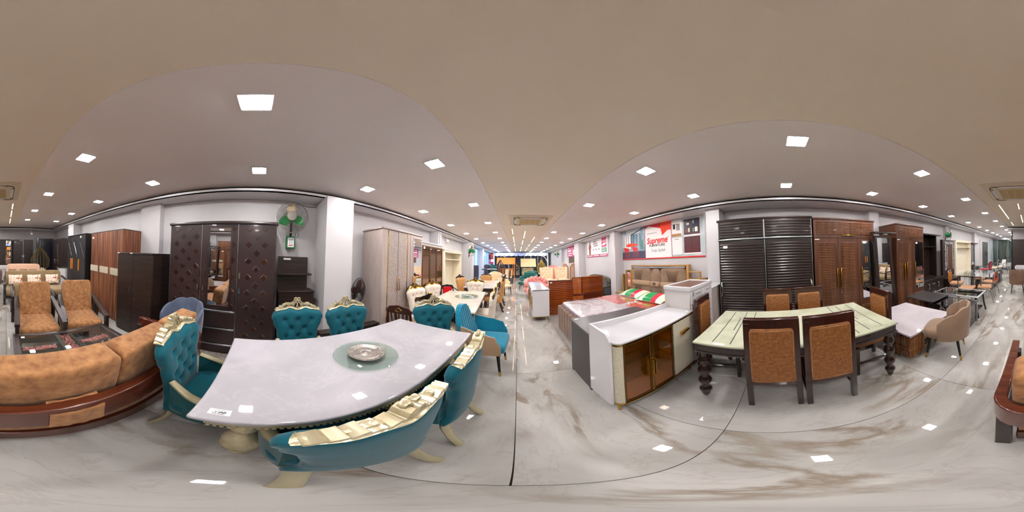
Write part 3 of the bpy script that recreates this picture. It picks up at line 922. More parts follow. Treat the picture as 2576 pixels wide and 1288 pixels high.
for z0, z1 in [(0.455, 0.70), (0.185, 0.42), (0.03, 0.15)]:
    d = bx('drawer', 'diamond_brown', t, 0.516, 1.014, -0.018, 0, z0, z1, bevel=0.003)
    bx('pull_rail', 'brushed', d, 0.516, 1.014, -0.030, 0, z1 + 0.001, z1 + 0.027, bevel=0.004)
for x, s in [(0.482, 1), (0.562, 1), (1.063, 1)]:
    MB().prism([(x - 0.014, 1.28), (x + 0.014, 1.28), (x + 0.006, 1.195), (x - 0.004, 1.195)], -0.045, -0.030).box(x - 0.004, x + 0.006, -0.045, -0.015, 1.20, 1.21).build('handle', 'chrome', t)
    MB().prism([(x - 0.004, 1.08), (x + 0.006, 1.08), (x + 0.014, 1.0), (x - 0.014, 1.0)], -0.045, -0.030).box(x - 0.004, x + 0.004, -0.042, -0.015, 1.06, 1.07).build('handle', 'chrome', t)
lock(0.562, 0.95, t, -0.02); lock(1.063, 0.95, t, -0.02)
bx('plinth', 'espresso', t, 0.01, W - 0.01, -0.004, 0.02, 0, 0.055, smooth=0)

# narrow dark shelf unit (dresser tower)
t = thing('shelf_unit', 'narrow dark brown shelf unit below the round wall fan', 'shelf', (-2.50, 0.27, 0), 90)
bx('back_panel', 'espresso_h', t, 0, 0.50, 0.14, 0.16, 0, 1.525, smooth=0)
bx('shelf', 'espresso_h', t, -0.01, 0.53, -0.02, 0.14, 1.235, 1.262, bevel=0.003)
bx('side_panel', 'espresso_h', t, (0.0, 0.02, 0.0, 0.14, 0.99, 1.01), (0, 0.018, 0.0, 0.14, 0.0, 0.99), (0.52, 0.538, 0.0, 0.14, 0.0, 0.99), smooth=0)
bx('counter', 'espresso_h', t, -0.01, 0.55, -0.14, 0.14, 0.985, 1.005, bevel=0.003)
bx('drawer', 'espresso_h', t, 0.01, 0.53, -0.125, -0.105, 0.76, 0.97, bevel=0.003)
bx('cabinet', 'espresso_h', t, 0.0, 0.54, -0.105, 0.14, 0.0, 0.985, smooth=0)
bx('price_tag', 'label_paper', t, 0.09, 0.21, 0.136, 0.139, 1.47, 1.50, bevel=0.001)

# round oscillating wall fan
def round_fan(t, rad, cage_m, blade_ms, hubm='wire_grey', wires=44, thick=0.0036):
    mb = MB()
    for k in range(wires):
        a = 2 * PI * k / wires
        pts = []
        for i in range(7):
            q = i / 6
            r = rad * (0.26 + 0.74 * q)
            pts.append((r * math.cos(a + q * 0.25), -0.075 * math.cos(q * PI / 2) ** 0.7 if q < 1 else 0, r * math.sin(a + q * 0.25)))
        mb.tube(pts, thick * 0.6, 4)
        mb.tube([(rad * math.cos(a), 0, rad * math.sin(a)), (rad * 0.7 * math.cos(a), 0.06, rad * 0.7 * math.sin(a)), (rad * 0.3 * math.cos(a), 0.075, rad * 0.3 * math.sin(a))], thick * 0.6, 4)
    mb.build('cage_wires', cage_m, t, kind='stuff')
    def ring(r, y, w_): return [(r * math.cos(2 * PI * i / 40), y, r * math.sin(2 * PI * i / 40)) for i in range(40)]
    MB().tube(ring(rad, 0, 0), thick * 2.2, 6, True).build('rim_ring', cage_m, t)
    MB().tube(ring(rad * 0.68, -0.052, 0), thick, 5, True).build('cage_ring', cage_m, t)
    MB().tube(ring(rad * 0.27, -0.076, 0), thick * 2, 6, True).build('cage_ring', cage_m, t)
    b = MB().tube([(0, -0.083, 0), (0, -0.072, 0)], rad * 0.26, 24).build('badge', hubm, t)
    for k in range(3):
        M = Matrix.Rotation(2 * PI * k / 3 + 0.6, 4, 'Y')
        def bl(u, v, o, M=M):
            r = rad * (0.16 + 0.70 * u)
            wd = rad * 0.34 * math.sin(PI * (0.15 + 0.8 * u)) + 0.01
            return tuple(M @ Vector((r, -0.01 + 0.035 * (v - 0.5) + o * 0.002, (v - 0.35) * wd * 1.5)))
        MB().slab(8, 4, lambda u, v: bl(u, v, -1), lambda u, v: bl(u, v, 1)).build('blade', blade_ms[k % len(blade_ms)], t, smooth=60)
    MB().tube([(0, -0.04, 0), (0, 0.02, 0)], rad * 0.17, 16).build('hub', blade_ms[0], t)
    MB().tube([(0, 0.02, 0), (0, 0.075, 0), (0, 0.15, 0)], [rad * 0.30, rad * 0.30, rad * 0.15], 20).build('motor', blade_ms[0], t, smooth=50)

def wall_fan(x, y, z, rz, tilt, label, box=True, rad=0.255, wires=44):
    t = thing('wall_fan', label, 'fan', (x, y, z), rz, None, tilt)
    round_fan(t, rad, 'wire_grey', ['fan_green', 'fan_green', 'fan_yellow'], wires=wires)
    MB().tube([(0, 0.10, -0.02), (0, 0.13, -0.15), (0, 0.17, -0.30)], 0.018, 8).build('bracket_arm', 'black_metal', t)
    MB().tube([(0.10, 0.03, -0.20), (0.12, 0.06, -0.30), (0.10, 0.08, -0.33), (0.07, 0.07, -0.28), (0.09, 0.05, -0.22)], 0.004, 5).build('pull_cord', 'black_metal', t)
    if box:
        b = bx('switch_box', 'green_plastic', t, -0.075, 0.075, 0.10, 0.19, -0.50, -0.30, bevel=0.006)
        bx('sticker', 'label_paper', b, -0.045, 0.055, 0.096, 0.0985, -0.475, -0.325, smooth=0)
        bx('sticker_print', 'print_crimson', b, -0.03, 0.04, 0.0945, 0.0965, -0.455, -0.44, smooth=0)
        bx('sticker_print', 'grey_print', b, (-0.035, 0.045, 0.0945, 0.0965, -0.365, -0.355), (-0.035, 0.045, 0.0945, 0.0965, -0.35, -0.34), (-0.015, -0.008, 0.0945, 0.0965, -0.43, -0.37), (0.018, 0.025, 0.0945, 0.0965, -0.43, -0.37), smooth=0)
    return t
wall_fan(-2.50, 0.445, 2.155, 83, 0, 'round wall fan with green and yellow blades above the narrow shelf unit')

# low dark bench between pillar and taupe wardrobe
t = thing('bench', 'low dark brown bench in front of the white pillar', 'bench', (-2.16, 0.80, 0), 90)
bx('seat_board', 'espresso_h', t, 0, 1.02, -0.14, 0.0, 0.40, 0.43, bevel=0.004)
bx('side_panel', 'espresso_h', t, (0.0, 0.02, -0.12, 0.0, 0, 0.40), (1.0, 1.02, -0.12, 0.0, 0, 0.40), smooth=0)
bx('stretcher', 'espresso_h', t, 0.02, 1.0, -0.06, -0.04, 0.1, 0.35, smooth=0)

# brown pedestal fan behind the chairs
t = thing('pedestal_fan', 'dark wire pedestal fan standing beside the white pillar', 'fan', (-2.30, 1.58, 0.98), 118)
round_fan(t, 0.22, 'black_metal', ['brown_plastic'], 'black_metal', 34, 0.0028)
MB().tube([(0, 0.08, -0.05), (0, 0.10, -0.98)], 0.018, 10).build('pole', 'black_metal', t)
MB().lathe([(0.17, -0.98), (0.17, -0.965), (0.05, -0.945), (0.02, -0.92)], 0, 0.10, 24).build('base', 'black_metal', t)

# taupe wardrobe with textured doors and gilt strips
t = thing('wardrobe', 'taupe wardrobe with patterned doors, gold strips and a tall mirror', 'wardrobe', (-2.05, 1.86, 0), 90)
W = 1.20
bx('carcass', 'taupe_wood', t, 0, W, 0, 0.55, 0, 2.07, bevel=0.003)
bx('cornice', 'taupe_wood', t, -0.02, W + 0.02, -0.03, 0.56, 2.07, 2.10, bevel=0.008)
bx('side_stile', 'taupe_wood', t, 0.0, 0.12, -0.018, 0, 0.0, 2.065, smooth=0)
for a, b_ in [(0.145, 0.39), (0.40, 0.655)]:
    bx('door', 'taupe_panel', t, a, b_, -0.02, 0, 0.05, 2.06, bevel=0.002)
for a in (0.122, 0.66):
    bx('gold_strip', 'gold', t, a, a + 0.02, -0.014, 0, 0.03, 2.06, smooth=0)
bx('side_stile', 'taupe_wood', t, 0.685, 0.76, -0.018, 0, 0.0, 2.065, smooth=0)
d = bx('door', 'taupe_wood', t, 0.77, 1.19, -0.02, 0, 0.70, 2.06, bevel=0.003)
bx('moulding', 'taupe_wood', d, (0.86, 0.875, -0.03, -0.018, 0.76, 2.01), (1.165, 1.18, -0.03, -0.018, 0.76, 2.01), (0.86, 1.18, -0.03, -0.018, 0.76, 0.775), (0.86, 1.18, -0.03, -0.018, 1.995, 2.01), bevel=0.003)
bx('mirror_glass', 'mirror', d, 0.875, 1.165, -0.0245, -0.02, 0.775, 1.995, smooth=0)
for z0, z1 in [(0.38, 0.68), (0.05, 0.36)]:
    d = bx('drawer', 'taupe_wood', t, 0.77, 1.19, -0.02, 0, z0, z1, bevel=0.003)
    bx('drawer_panel', 'taupe_panel', d, 0.80, 1.16, -0.024, -0.02, z0 + 0.04, z1 - 0.04, smooth=0)
for x in (0.365, 0.43, 0.835):
    MB().tube([(x, -0.02, 1.20), (x + 0.008, -0.045, 1.17), (x - 0.008, -0.045, 1.08), (x + 0.006, -0.045, 0.99), (x, -0.02, 0.95)], 0.008, 8).build('handle', 'rose_gold', t, smooth=60)
lock(0.43, 0.86, t, -0.02); lock(0.835, 0.86, t, -0.02)

# bronze glass cabinet
t = thing('display_cabinet', 'cream cabinet with three bronze glass doors beside the taupe wardrobe', 'cabinet', (-2.25, 3.37, 0), 90)
W = 1.13
bx('carcass', 'offwhite_panel', t, (0, 0.02, 0, 0.45, 0.75, 2.0), (W - 0.02, W, 0, 0.45, 0.75, 2.0), (0, W, 0, 0.45, 1.93, 2.0), (0, W, 0.43, 0.45, 0.75, 2.0), (0, W, 0, 0.45, 0.72, 0.76), bevel=0.002)
bx('cornice', 'offwhite_panel', t, (-0.02, W + 0.02, -0.03, 0.45, 2.0, 2.025), (-0.01, W + 0.01, -0.015, 0.45, 1.975, 2.0), bevel=0.004)
for z in (1.15, 1.55):
    bx('shelf', 'glass_table', t, 0.02, W - 0.02, 0.02, 0.43, z, z + 0.01, smooth=0)
for k in range(3):
    a = 0.01 + k * 0.372
    d = bx('door', 'bronze_frame', t, (a, a + 0.02, -0.02, 0, 0.76, 1.93), (a + 0.345, a + 0.365, -0.02, 0, 0.76, 1.93), (a, a + 0.365, -0.02, 0, 0.76, 0.78), (a, a + 0.365, -0.02, 0, 1.91, 1.93), smooth=0)
    bx('pane', 'glass_bronze', d, a + 0.02, a + 0.345, -0.013, -0.007, 0.78, 1.91, smooth=0)
bx('price_tag', 'label_paper', t, 0.06, 0.13, -0.023, -0.021, 1.84, 1.90, smooth=0)
bx('base_cabinet', 'white_gloss', t, 0, W, -0.02, 0.45, 0.0, 0.72, bevel=0.004)
for k in range(3):
    bx('drawer', 'white_gloss', t, 0.01 + k * 0.375, 0.37 + k * 0.375, -0.038, -0.02, 0.06, 0.68, bevel=0.004)

# open cream unit
def open_unit(label, loc, rz, W, H, group=None):
    t = thing('open_wardrobe', label, 'cabinet', loc, rz)
    bx('back_panel', 'cream_panel', t, 0, W, 0.38, 0.40, 0, H, smooth=0)
    bx('side_panel', 'cream_panel', t, (0, 0.11, 0, 0.40, 0, H), (W - 0.11, W, 0, 0.40, 0, H), bevel=0.003)
    bx('cornice', 'cream_panel', t, (-0.03, W + 0.03, -0.04, 0.40, H - 0.03, H), (0, W, -0.02, 0.40, H - 0.10, H - 0.03), bevel=0.004)
    bx('shelf', 'cream_panel', t, 0.11, W - 0.11, 0.02, 0.38, H * 0.82, H * 0.82 + 0.022, smooth=0)
    bx('plinth', 'offwhite_panel', t, -0.02, W + 0.02, -0.05, 0.38, 0, 0.42, bevel=0.004)
    return t
open_unit('open cream wardrobe frame with one shelf, left wall before the windows', (-2.30, 4.74, 0), 90, 1.70, 1.95)

# ================================================================ BACK LEFT: cabinets
t = thing('cabinet', 'waist-high dark two-door cabinet standing before the striped wardrobe', 'cabinet', (-1.93, -2.31, 0), 90)
bx('carcass', 'espresso_h', t, 0, 0.80, 0, 0.55, 0.0, 1.46, bevel=0.003)
bx('top_board', 'espresso', t, -0.004, 0.804, -0.025, 0.555, 1.46, 1.485, bevel=0.003)
for a in (0.0, 0.402):
    d = bx('door', 'espresso_h', t, a + 0.002, a + 0.396, -0.02, 0, 0.06, 1.455, bevel=0.002)
for x in (0.345, 0.45):
    MB().tube([(x, -0.02, 0.905), (x, -0.052, 0.895), (x, -0.052, 0.81), (x, -0.02, 0.80)], 0.0065, 8).build('handle', 'chrome', t)
lock(0.452, 0.72, t, -0.02)
bx('price_tag', 'label_paper', t, (0.0, 0.05, -0.03, -0.024, 1.468, 1.484), (0.33, 0.38, -0.03, -0.024, 1.468, 1.484), smooth=0)

t = thing('wardrobe', 'tall reddish striped wood wardrobe with cream handle panels', 'wardrobe', (-2.10, -3.59, 0), 90)
bx('carcass', 'walnut_stripe', t, 0, 1.225, 0, 0.55, 0, 1.93, smooth=0)
bx('top_board', 'espresso', t, -0.005, 1.23, -0.022, 0.555, 1.93, 1.945, smooth=0)
for k in range(3):
    a = 0.004 + k * 0.408
    d = bx('door', 'walnut_stripe', t, a, a + 0.402, -0.02, 0, 0.02, 1.928, bevel=0.0015)
    bx('handle_panel', 'cream_weave', d, a + (0.0, 0.012, 0.012)[k], a + 0.34, -0.032, -0.02, 1.005, 1.152, bevel=0.004)
lock(0.44, 0.95, t, -0.02); lock(0.86, 0.95, t, -0.02)
bx('price_tag', 'label_paper', t, 0.06, 0.13, -0.023, -0.02, 1.80, 1.84, smooth=0)

t = thing('wardrobe', 'slate grey two-door wardrobe with three orange bar handles', 'wardrobe', (-2.10, -5.19, 0), 90)
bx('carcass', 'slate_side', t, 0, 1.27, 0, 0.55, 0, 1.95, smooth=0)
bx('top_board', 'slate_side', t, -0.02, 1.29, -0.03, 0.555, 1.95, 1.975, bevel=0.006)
for a, b_ in ((0.005, 0.40), (0.405, 0.83), (0.835, 1.265)):
    d = bx('door', 'slate', t, a, b_, -0.02, 0, 0.03, 1.945, bevel=0.0015)
    MB().tube([(a + 0.10, -0.021, 1.75), (b_ - 0.05, -0.021, 1.30)], 0.003, 4).build('inlay_line', 'brushed', d)
for x in (0.33, 0.44, 0.90):
    bx('handle', 'wicker_orange', t, x - 0.016, x + 0.016, -0.05, -0.02, 0.90, 1.24, bevel=0.008)
lock(0.45, 0.76, t, -0.02); lock(0.91, 0.76, t, -0.02)
bx('price_tag', 'label_paper', t, 0.95, 1.03, -0.023, -0.02, 1.86, 1.92, smooth=0)

t = thing('wardrobe', 'dark brown wardrobe with a narrow mirror in the back left corner', 'wardrobe', (-2.20, -7.33, 0), 90)
bx('carcass', 'espresso', t, 0, 1.30, 0, 0.5, 0, 1.97, bevel=0.003)
for k in range(3):
    d = bx('door', 'diamond_brown', t, 0.01 + k * 0.43, 0.43 + k * 0.43, -0.02, 0, 0.05, 1.95, bevel=0.003)
    if k == 1: bx('mirror_glass', 'mirror', d, 0.62, 0.78, -0.024, -0.02, 1.05, 1.75, smooth=0)
for x in (0.40, 0.48, 0.90):
    handle_bar(x, 0.9, 1.1, 'chrome', t, -0.04)
# low white cabinet with a rounded front
t = thing('cabinet', 'small glossy white cabinet with a glass top in the back left corner', 'cabinet', (-2.12, -6.12, 0), 90)
MB().prism([(0, -0.05), (0.30, -0.20), (0.60, -0.22), (0.75, -0.05), (0.75, 0.20), (0, 0.20)], 0.04, 0.84, 'z').build('body', 'white_gloss', t, smooth=40)
MB().prism([(-0.02, -0.07), (0.30, -0.23), (0.62, -0.25), (0.77, -0.05), (0.77, 0.20), (-0.02, 0.20)], 0.845, 0.87, 'z').build('glass_top', 'glass_table', t)
bx('plinth', 'white_gloss', t, 0.05, 0.70, -0.03, 0.18, 0, 0.04, smooth=0)

# rear wall wardrobes
t = thing('wardrobe', 'dark brown wardrobe with a mirrored door, right end of the back wall', 'wardrobe', (0.86, -8.08, 0), 180)
bx('carcass', 'espresso_h', t, 0, 1.19, 0, 0.52, 0, 1.99, bevel=0.003)
for k, (a, b_) in enumerate(((0.01, 0.41), (0.415, 0.78), (0.785, 1.18))):
    d = bx('door', 'espresso_h', t, a, b_, -0.02, 0, 0.05, 1.97, bevel=0.003)
    if k == 2: bx('mirror_glass', 'mirror', d, a + 0.09, b_ - 0.07, -0.024, -0.02, 0.75, 1.92, smooth=0)
for x in (0.75, 0.815):
    handle_bar(x, 0.98, 1.22, 'chrome', t, -0.05)
    lock(x, 0.9, t, -0.02)
t = thing('wardrobe', 'dark two-door wardrobe with ribbed left door on the back wall', 'wardrobe', (-0.385, -8.08, 0), 180)
bx('carcass', 'espresso', t, 0, 0.99, 0, 0.52, 0, 1.99, bevel=0.003)
for k in range(2):
    a = 0.01 + k * 0.487
    d = bx('door', 'espresso', t, a, a + 0.48, -0.02, 0, 0.05, 1.97, bevel=0.003)
    sl = bx('slat', 'espresso', d, a + 0.03, a + 0.44, -0.028, -0.02, 0.10, 0.125, bevel=0.004)
    for i in range(1, 30):
        c = sl.copy(); COL.objects.link(c); c.location = (0, 0, i * 0.062)
    bx('edge_strip', 'brushed', t, a + (0.478 if k == 0 else -0.004), a + (0.484 if k == 0 else 0.002), -0.026, -0.018, 0.05, 1.97, smooth=0)
for x in (0.45, 0.53):
    MB().tube([(x, -0.02, 1.22), (x, -0.06, 1.18), (x, -0.05, 1.0), (x, -0.02, 0.95)], [0.02, 0.022, 0.012, 0.008], 8).build('handle', 'chrome', t, smooth=60)
    lock(x, 0.86, t, -0.02)
bx('price_tag', 'label_paper', t, 0.06, 0.13, -0.03, -0.028, 1.84, 1.88, smooth=0)

t = thing('wrapped_board', 'dark board in loose plastic wrapping leaning on the back wall', 'board', (-1.59, -8.3, 0), 180)
bx('board', 'poster_navy', t, 0.02, 0.93, 0.0, 0.05, 0.02, 2.09, bevel=0.01)
MB().surf(30, 30, lambda u, v: (-0.01 + 0.98 * u + 0.012 * math.sin(v * 21 + u * 5), -0.012 - 0.010 * abs(math.sin(u * 14 + 3 * v)) , 0.0 + 2.12 * v + 0.012 * math.sin(u * 17))).build('plastic_wrap', 'plastic_film', t, smooth=60, fixn=False)

# hanging egg swing in front of it
def egg_swing(label, loc, rz, m, sc=1.0, arch_m='brushed', cage=False):
    t = thing('hanging_chair', label, 'swing chair', loc, rz)
    def prof(v):  # half width at height fraction
        return sc * lerp_tab([(0, 0.05), (0.10, 0.24), (0.30, 0.40), (0.5, 0.42), (0.72, 0.30), (0.9, 0.12), (1.0, 0.02)], v)
    z0, z1 = 0.42 * sc, 1.62 * sc
    mb = MB()
    for k in range(15):
        a = R(20 + 320 * k / 14) + PI / 2 * 0
        a = R(-70 - 20 + 0) + R(320) * 0 + (PI * 0.5) + R(-150 + 300 * k / 14)
        pts = []
        for i in range(13):
            v = i / 12
            r = prof(v)
            pts.append((r * math.sin(a - PI / 2), r * 0.8 * math.cos(a - PI / 2) * 1.0, z0 + (z1 - z0) * v))
        mb.tube(pts, 0.011 * sc, 5)
    mb.build('wicker_ribs', m, t, kind='stuff')
    mb = MB()
    for i in range(1, 15):
        v = i / 15
        r = prof(v)
        mb.tube([(r * math.sin(R(-150 + 300 * k / 20)), r * 0.8 * math.cos(R(-150 + 300 * k / 20)), z0 + (z1 - z0) * v) for k in range(21)], 0.008 * sc, 4)
    mb.build('wicker_rings', m, t, kind='stuff')
    for s in (-1, 1):
        MB().tube([(prof(i / 16) * s * 1.02, -0.06 * math.sin(i / 16 * PI) - 0.02, z0 + (z1 - z0) * i / 16) for i in range(17)], 0.02 * sc, 8).build('rim_tube', m, t, smooth=60)
    MB().cush(0, 0.02, z0 + 0.16 * sc, 0.55 * sc, 0.45 * sc, 0.16 * sc, 0.5).build('seat_cushion', 'cream_leather' if not cage else m, t, smooth=60)
    pts = [(0.0, 0.62 * sc, 0.02)] + [(0.0, (0.62 - 0.62 * (1 - math.cos(a))) * sc, 0.25 + 1.62 * sc * math.sin(a) ** 0.8) for a in [R(8 * i) for i in range(1, 12)]]
    pts = [(0, 0.55 * sc, 0.03), (0, 0.62 * sc, 0.5 * sc), (0, 0.62 * sc, 1.1 * sc), (0, 0.52 * sc, 1.55 * sc), (0, 0.32 * sc, 1.83 * sc), (0, 0.08 * sc, 1.93 * sc), (0, 0, 1.92 * sc)]
    MB().tube(pts, 0.026 * sc, 10).build('stand_arch', arch_m, t, smooth=60)
    MB().tube([(0, 0, 1.92 * sc), (0, 0, 1.62 * sc)], 0.006, 6).build('chain', arch_m, t)
    MB().tube([(0.55 * sc * math.cos(R(a)), 0.1 + 0.5 * sc * math.sin(R(a)), 0.025) for a in range(0, 360, 15)], 0.025, 8, True).build('stand_base', arch_m, t, smooth=60)
    return t
egg_swing('olive wicker hanging egg chair by the back wall', (-1.56, -7.28, 0), 178, 'wicker_olive', 1.0)

t = thing('security_camera', 'small white security camera hanging under the bulkhead at the back', 'camera', (-1.28, -8.08, 2.5), 180)
MB().tube([(0, 0, 0), (0, 0, -0.14)], 0.008, 6).build('rod', 'white_trim', t)
bx('body', 'white_gloss', t, -0.05, 0.05, -0.06, 0.06, -0.27, -0.14, bevel=0.02)
MB().tube([(0, -0.06, -0.21), (0, -0.075, -0.21)], 0.026, 14).build('lens', 'gloss_black', t)

# ---------------------------------------------------------------- brown suede sofa set
def arm_chair_wood(t, w_=0.60):
    hw = w_ / 2
    MB().cush(0, -0.03, 0.36, w_ - 0.06, 0.66, 0.17, 0.16, 32, 10, 0.35).build('seat_cushion', 'tan_suede', t, smooth=60)
    M = Matrix.Translation((0, 0.30, 0.66)) @ Matrix.Rotation(R(-17), 4, 'X')
    MB(M).cush(0, 0, 0, w_ - 0.08, 0.15, 0.60, 0.18, 32, 14, 0.18).build('back_cushion', 'tan_suede', t, smooth=60)
    for s in (-1, 1):
        x = s * hw
        a = MB(); 
        a.prism([(-0.42, 0.545), (0.36, 0.70), (0.40, 0.66), (-0.42, 0.495)], x - 0.035, x + 0.035, 'x')
        a.build('armrest', 'espresso', t, bevel=0.006)
        MB().prism([(-0.42, 0.0), (-0.36, 0.0), (-0.34, 0.50), (-0.42, 0.51)], x - 0.025, x + 0.025, 'x').build('leg', 'espresso', t, bevel=0.004)
        MB().prism([(0.42, 0.0), (0.36, 0.0), (0.22, 0.62), (0.29, 0.66)], x - 0.022, x + 0.022, 'x').build('leg', 'espresso', t, bevel=0.004)
        MB().box(x - 0.02, x + 0.02, -0.38, 0.36, 0.22, 0.29).build('side_rail', 'espresso', t, bevel=0.003)
    MB().box(-hw, hw, -0.38, -0.34, 0.22, 0.29).build('front_rail', 'espresso', t, bevel=0.003)
    MB(M).box(-hw + 0.04, hw - 0.04, 0.08, 0.11, -0.30, 0.22).build('back_frame', 'espresso', t, bevel=0.003)
    return t
t = thing('armchair', 'brown suede armchair with dark wooden arms, right-hand one behind the glass coffee table seen beside the aisle', 'armchair', (-0.47, -2.32, 0), 177, 'brown suede wooden armchairs')
t['label'] = 'brown suede wooden armchair nearest to the aisle behind the glass coffee table'
arm_chair_wood(t)
dup(t, (-1.17, -2.32, 0), 167, 'brown suede wooden armchair beside the striped wardrobe', 'brown suede wooden armchairs')

# three-seat sofa seen from behind
t = thing('sofa', 'long brown suede sofa with dark wooden rail, seen from behind', 'sofa', (-0.72, -1.05, 0), 0)
x0, x1 = -0.84, 0.82
for a, b_ in ((-0.83, -0.36), (-0.36, 0.15), (0.15, 0.79)):
    M = Matrix.Translation(((a + b_) / 2, 0.325, 0.69)) @ Matrix.Rotation(R(-8), 4, 'X')
    MB(M).cush(0, 0, 0, b_ - a, 0.19, 0.44, 0.17, 36, 14, 0.22).build('back_cushion', 'tan_suede', t, smooth=60)
    MB().cush((a + b_) / 2, -0.02, 0.37, b_ - a, 0.66, 0.17, 0.15, 32, 10, 0.35).build('seat_cushion', 'tan_suede', t, smooth=60)
# curved back rail with rounded corners running into the arms
rail = []
for i in range(7):
    a = R(90 * i / 6); rail.append((x1 - 0.10 + 0.12 * math.sin(a), 0.36 + 0.12 * math.cos(a) - 0.0))
left = [(2 * (-0.01) - p[0], p[1]) for p in rail]
path = [(x1 + 0.01, -0.36)] + rail[::-1] + left + [(x0 - 0.01 - 0.01, -0.36)]
mb = MB()
n = len(path)
vs = []
for i, (px, py) in enumerate(path):
    q = Vector(path[min(i + 1, n - 1)]) - Vector(path[max(i - 1, 0)])
    nx, ny = (q.y, -q.x); l = math.hypot(nx, ny); nx /= l; ny /= l
    zt = 0.645 if i not in (0, n - 1) else 0.62
    for dx, z in ((-0.030, zt - 0.20), (-0.034, zt), (0.030, zt), (0.012, zt - 0.20)):
        vs.append((px - nx * dx * 1.0, py - ny * dx, z))
fs = []
for i in range(n - 1):
    for k in range(4):
        l = (k + 1) % 4
        fs.append((i * 4 + k, i * 4 + l, (i + 1) * 4 + l, (i + 1) * 4 + k))
fs += [(0, 1, 2, 3), tuple((n - 1) * 4 + k for k in (3, 2, 1, 0))]
mb.add(vs, fs).build('rail', 'mahogany_rail', t, bevel=0.008, smooth=40)
MB().slab(24, 8, lambda u, v: (x0 + 0.06 + (x1 - x0 - 0.12) * u, 0.335 + 0.02 * math.sin(v * PI) , 0.14 + 0.36 * v), lambda u, v: (x0 + 0.06 + (x1 - x0 - 0.12) * u, 0.375 + 0.035 * math.sin(v * PI) + 0.006 * math.sin(v * PI * 3), 0.14 + 0.36 * v)).build('back_panel', 'tan_suede', t, smooth=60)
bx('base_rail', 'mahogany_rail', t, (x0 + 0.04, x1 - 0.05, 0.33, 0.405, 0.01, 0.14), (x0 + 0.04, x1 - 0.05, -0.36, -0.32, 0.2, 0.27), bevel=0.006)
for sx in (x0, x1):
    MB().prism([(0.46, 0.0), (0.395, 0.0), (0.34, 0.50), (0.42, 0.50)], sx - 0.035, sx + 0.035, 'x').build('leg', 'espresso', t, bevel=0.006)
    MB().prism([(-0.36, 0.0), (-0.30, 0.0), (-0.29, 0.52), (-0.37, 0.52)], sx - 0.035, sx + 0.035, 'x').build('leg', 'espresso', t, bevel=0.006)
    bx('side_rail', 'espresso', t, sx - 0.02, sx + 0.02, -0.33, 0.36, 0.2, 0.27, bevel=0.004)
mb = MB()
mb.slab(14, 8, lambda u, v: (0.315 + 0.24 * u, 0.512 - 0.07 * max(0, v - 0.75) / 0.25 + 0.003 * math.sin(u * 20), 0.43 + 0.225 * v - 0.01 * math.sin(u * 3)),
        lambda u, v: (0.315 + 0.24 * u, 0.517 - 0.07 * max(0, v - 0.75) / 0.25 + 0.003 * math.sin(u * 20), 0.43 + 0.225 * v - 0.01 * math.sin(u * 3)))
mb.build('loose_fabric_flap', 'tan_suede', t, smooth=60)
t['label'] = 'long brown suede sofa with dark wooden rail, seen from behind'

# glass coffee table with the red bead cross
t = thing('coffee_table', 'dark wooden coffee table with glass top and red bead inlays', 'table', (-0.69, -1.60, 0), 0)
tw, td = 0.60, 0.275
bx('top_frame', 'espresso', t, (-tw, tw, -td, -td + 0.06, 0.375, 0.43), (-tw, tw, td - 0.06, td, 0.375, 0.43), (-tw, -tw + 0.07, -td, td, 0.375, 0.43), (tw - 0.07, tw, -td, td, 0.375, 0.43), bevel=0.012, seg=3)
bx('apron', 'espresso', t, (-tw + 0.03, tw - 0.03, -td + 0.02, -td + 0.045, 0.30, 0.376), (-tw + 0.03, tw - 0.03, td - 0.045, td - 0.02, 0.30, 0.376), (-tw + 0.03, -tw + 0.055, -td + 0.02, td - 0.02, 0.30, 0.376), (tw - 0.055, tw - 0.03, -td + 0.02, td - 0.02, 0.30, 0.376), bevel=0.003)
bx('glass_pane', 'glass_table', t, -tw + 0.065, tw - 0.065, -td + 0.055, td - 0.055, 0.420, 0.427, smooth=0)
bx('cross_bar', 'espresso', t, (-0.10, -0.06, -td + 0.05, td - 0.05, 0.385, 0.412), (0.07, 0.11, -td + 0.05, td - 0.05, 0.385, 0.412), (-tw + 0.06, -0.08, -0.06, 0.06, 0.35, 0.36), (0.09, tw - 0.06, -0.06, 0.06, 0.35, 0.36), smooth=0)
random.seed(5)
for nm, (a, b_, c, d_, z) in {'a': (-0.06, 0.07, -0.21, 0.21, 0.385), 'b': (-0.50, -0.14, -0.045, 0.045, 0.362), 'c': (0.14, 0.52, -0.045, 0.045, 0.362)}.items():
    bx('bead_tray', 'espresso', t, a, b_, c, d_, z - 0.012, z, smooth=0)
    mb = MB()
    for i in range(130):
        mb.cush(random.uniform(a + 0.01, b_ - 0.01), random.uniform(c + 0.01, d_ - 0.01), z + 0.008, 0.024, 0.018, 0.016, 0.8, 6, 4)
    mb.build('red_beads', 'bead_red', t, kind='stuff')
bx('lower_shelf', 'glass_table', t, -tw + 0.08, tw - 0.08, -td + 0.06, td - 0.06, 0.12, 0.128, smooth=0)
for sx in (-1, 1):
    for sy in (-1, 1):
        MB().lathe([(0.03, 0), (0.035, 0.05), (0.024, 0.10), (0.036, 0.15), (0.036, 0.20), (0.026, 0.24), (0.038, 0.30), (0.038, 0.31)], sx * (tw - 0.07), sy * (td - 0.06), 14).build('leg', 'espresso', t, smooth=50)
bx('price_tag', 'label_paper', t, 0.47, 0.51, -td + 0.08, -td + 0.115, 0.4275, 0.4285, smooth=0)
bx('tag_print', 'ink', t, 0.478, 0.502, td - 0.115, td - 0.112, 0.4285, 0.4288, smooth=0)

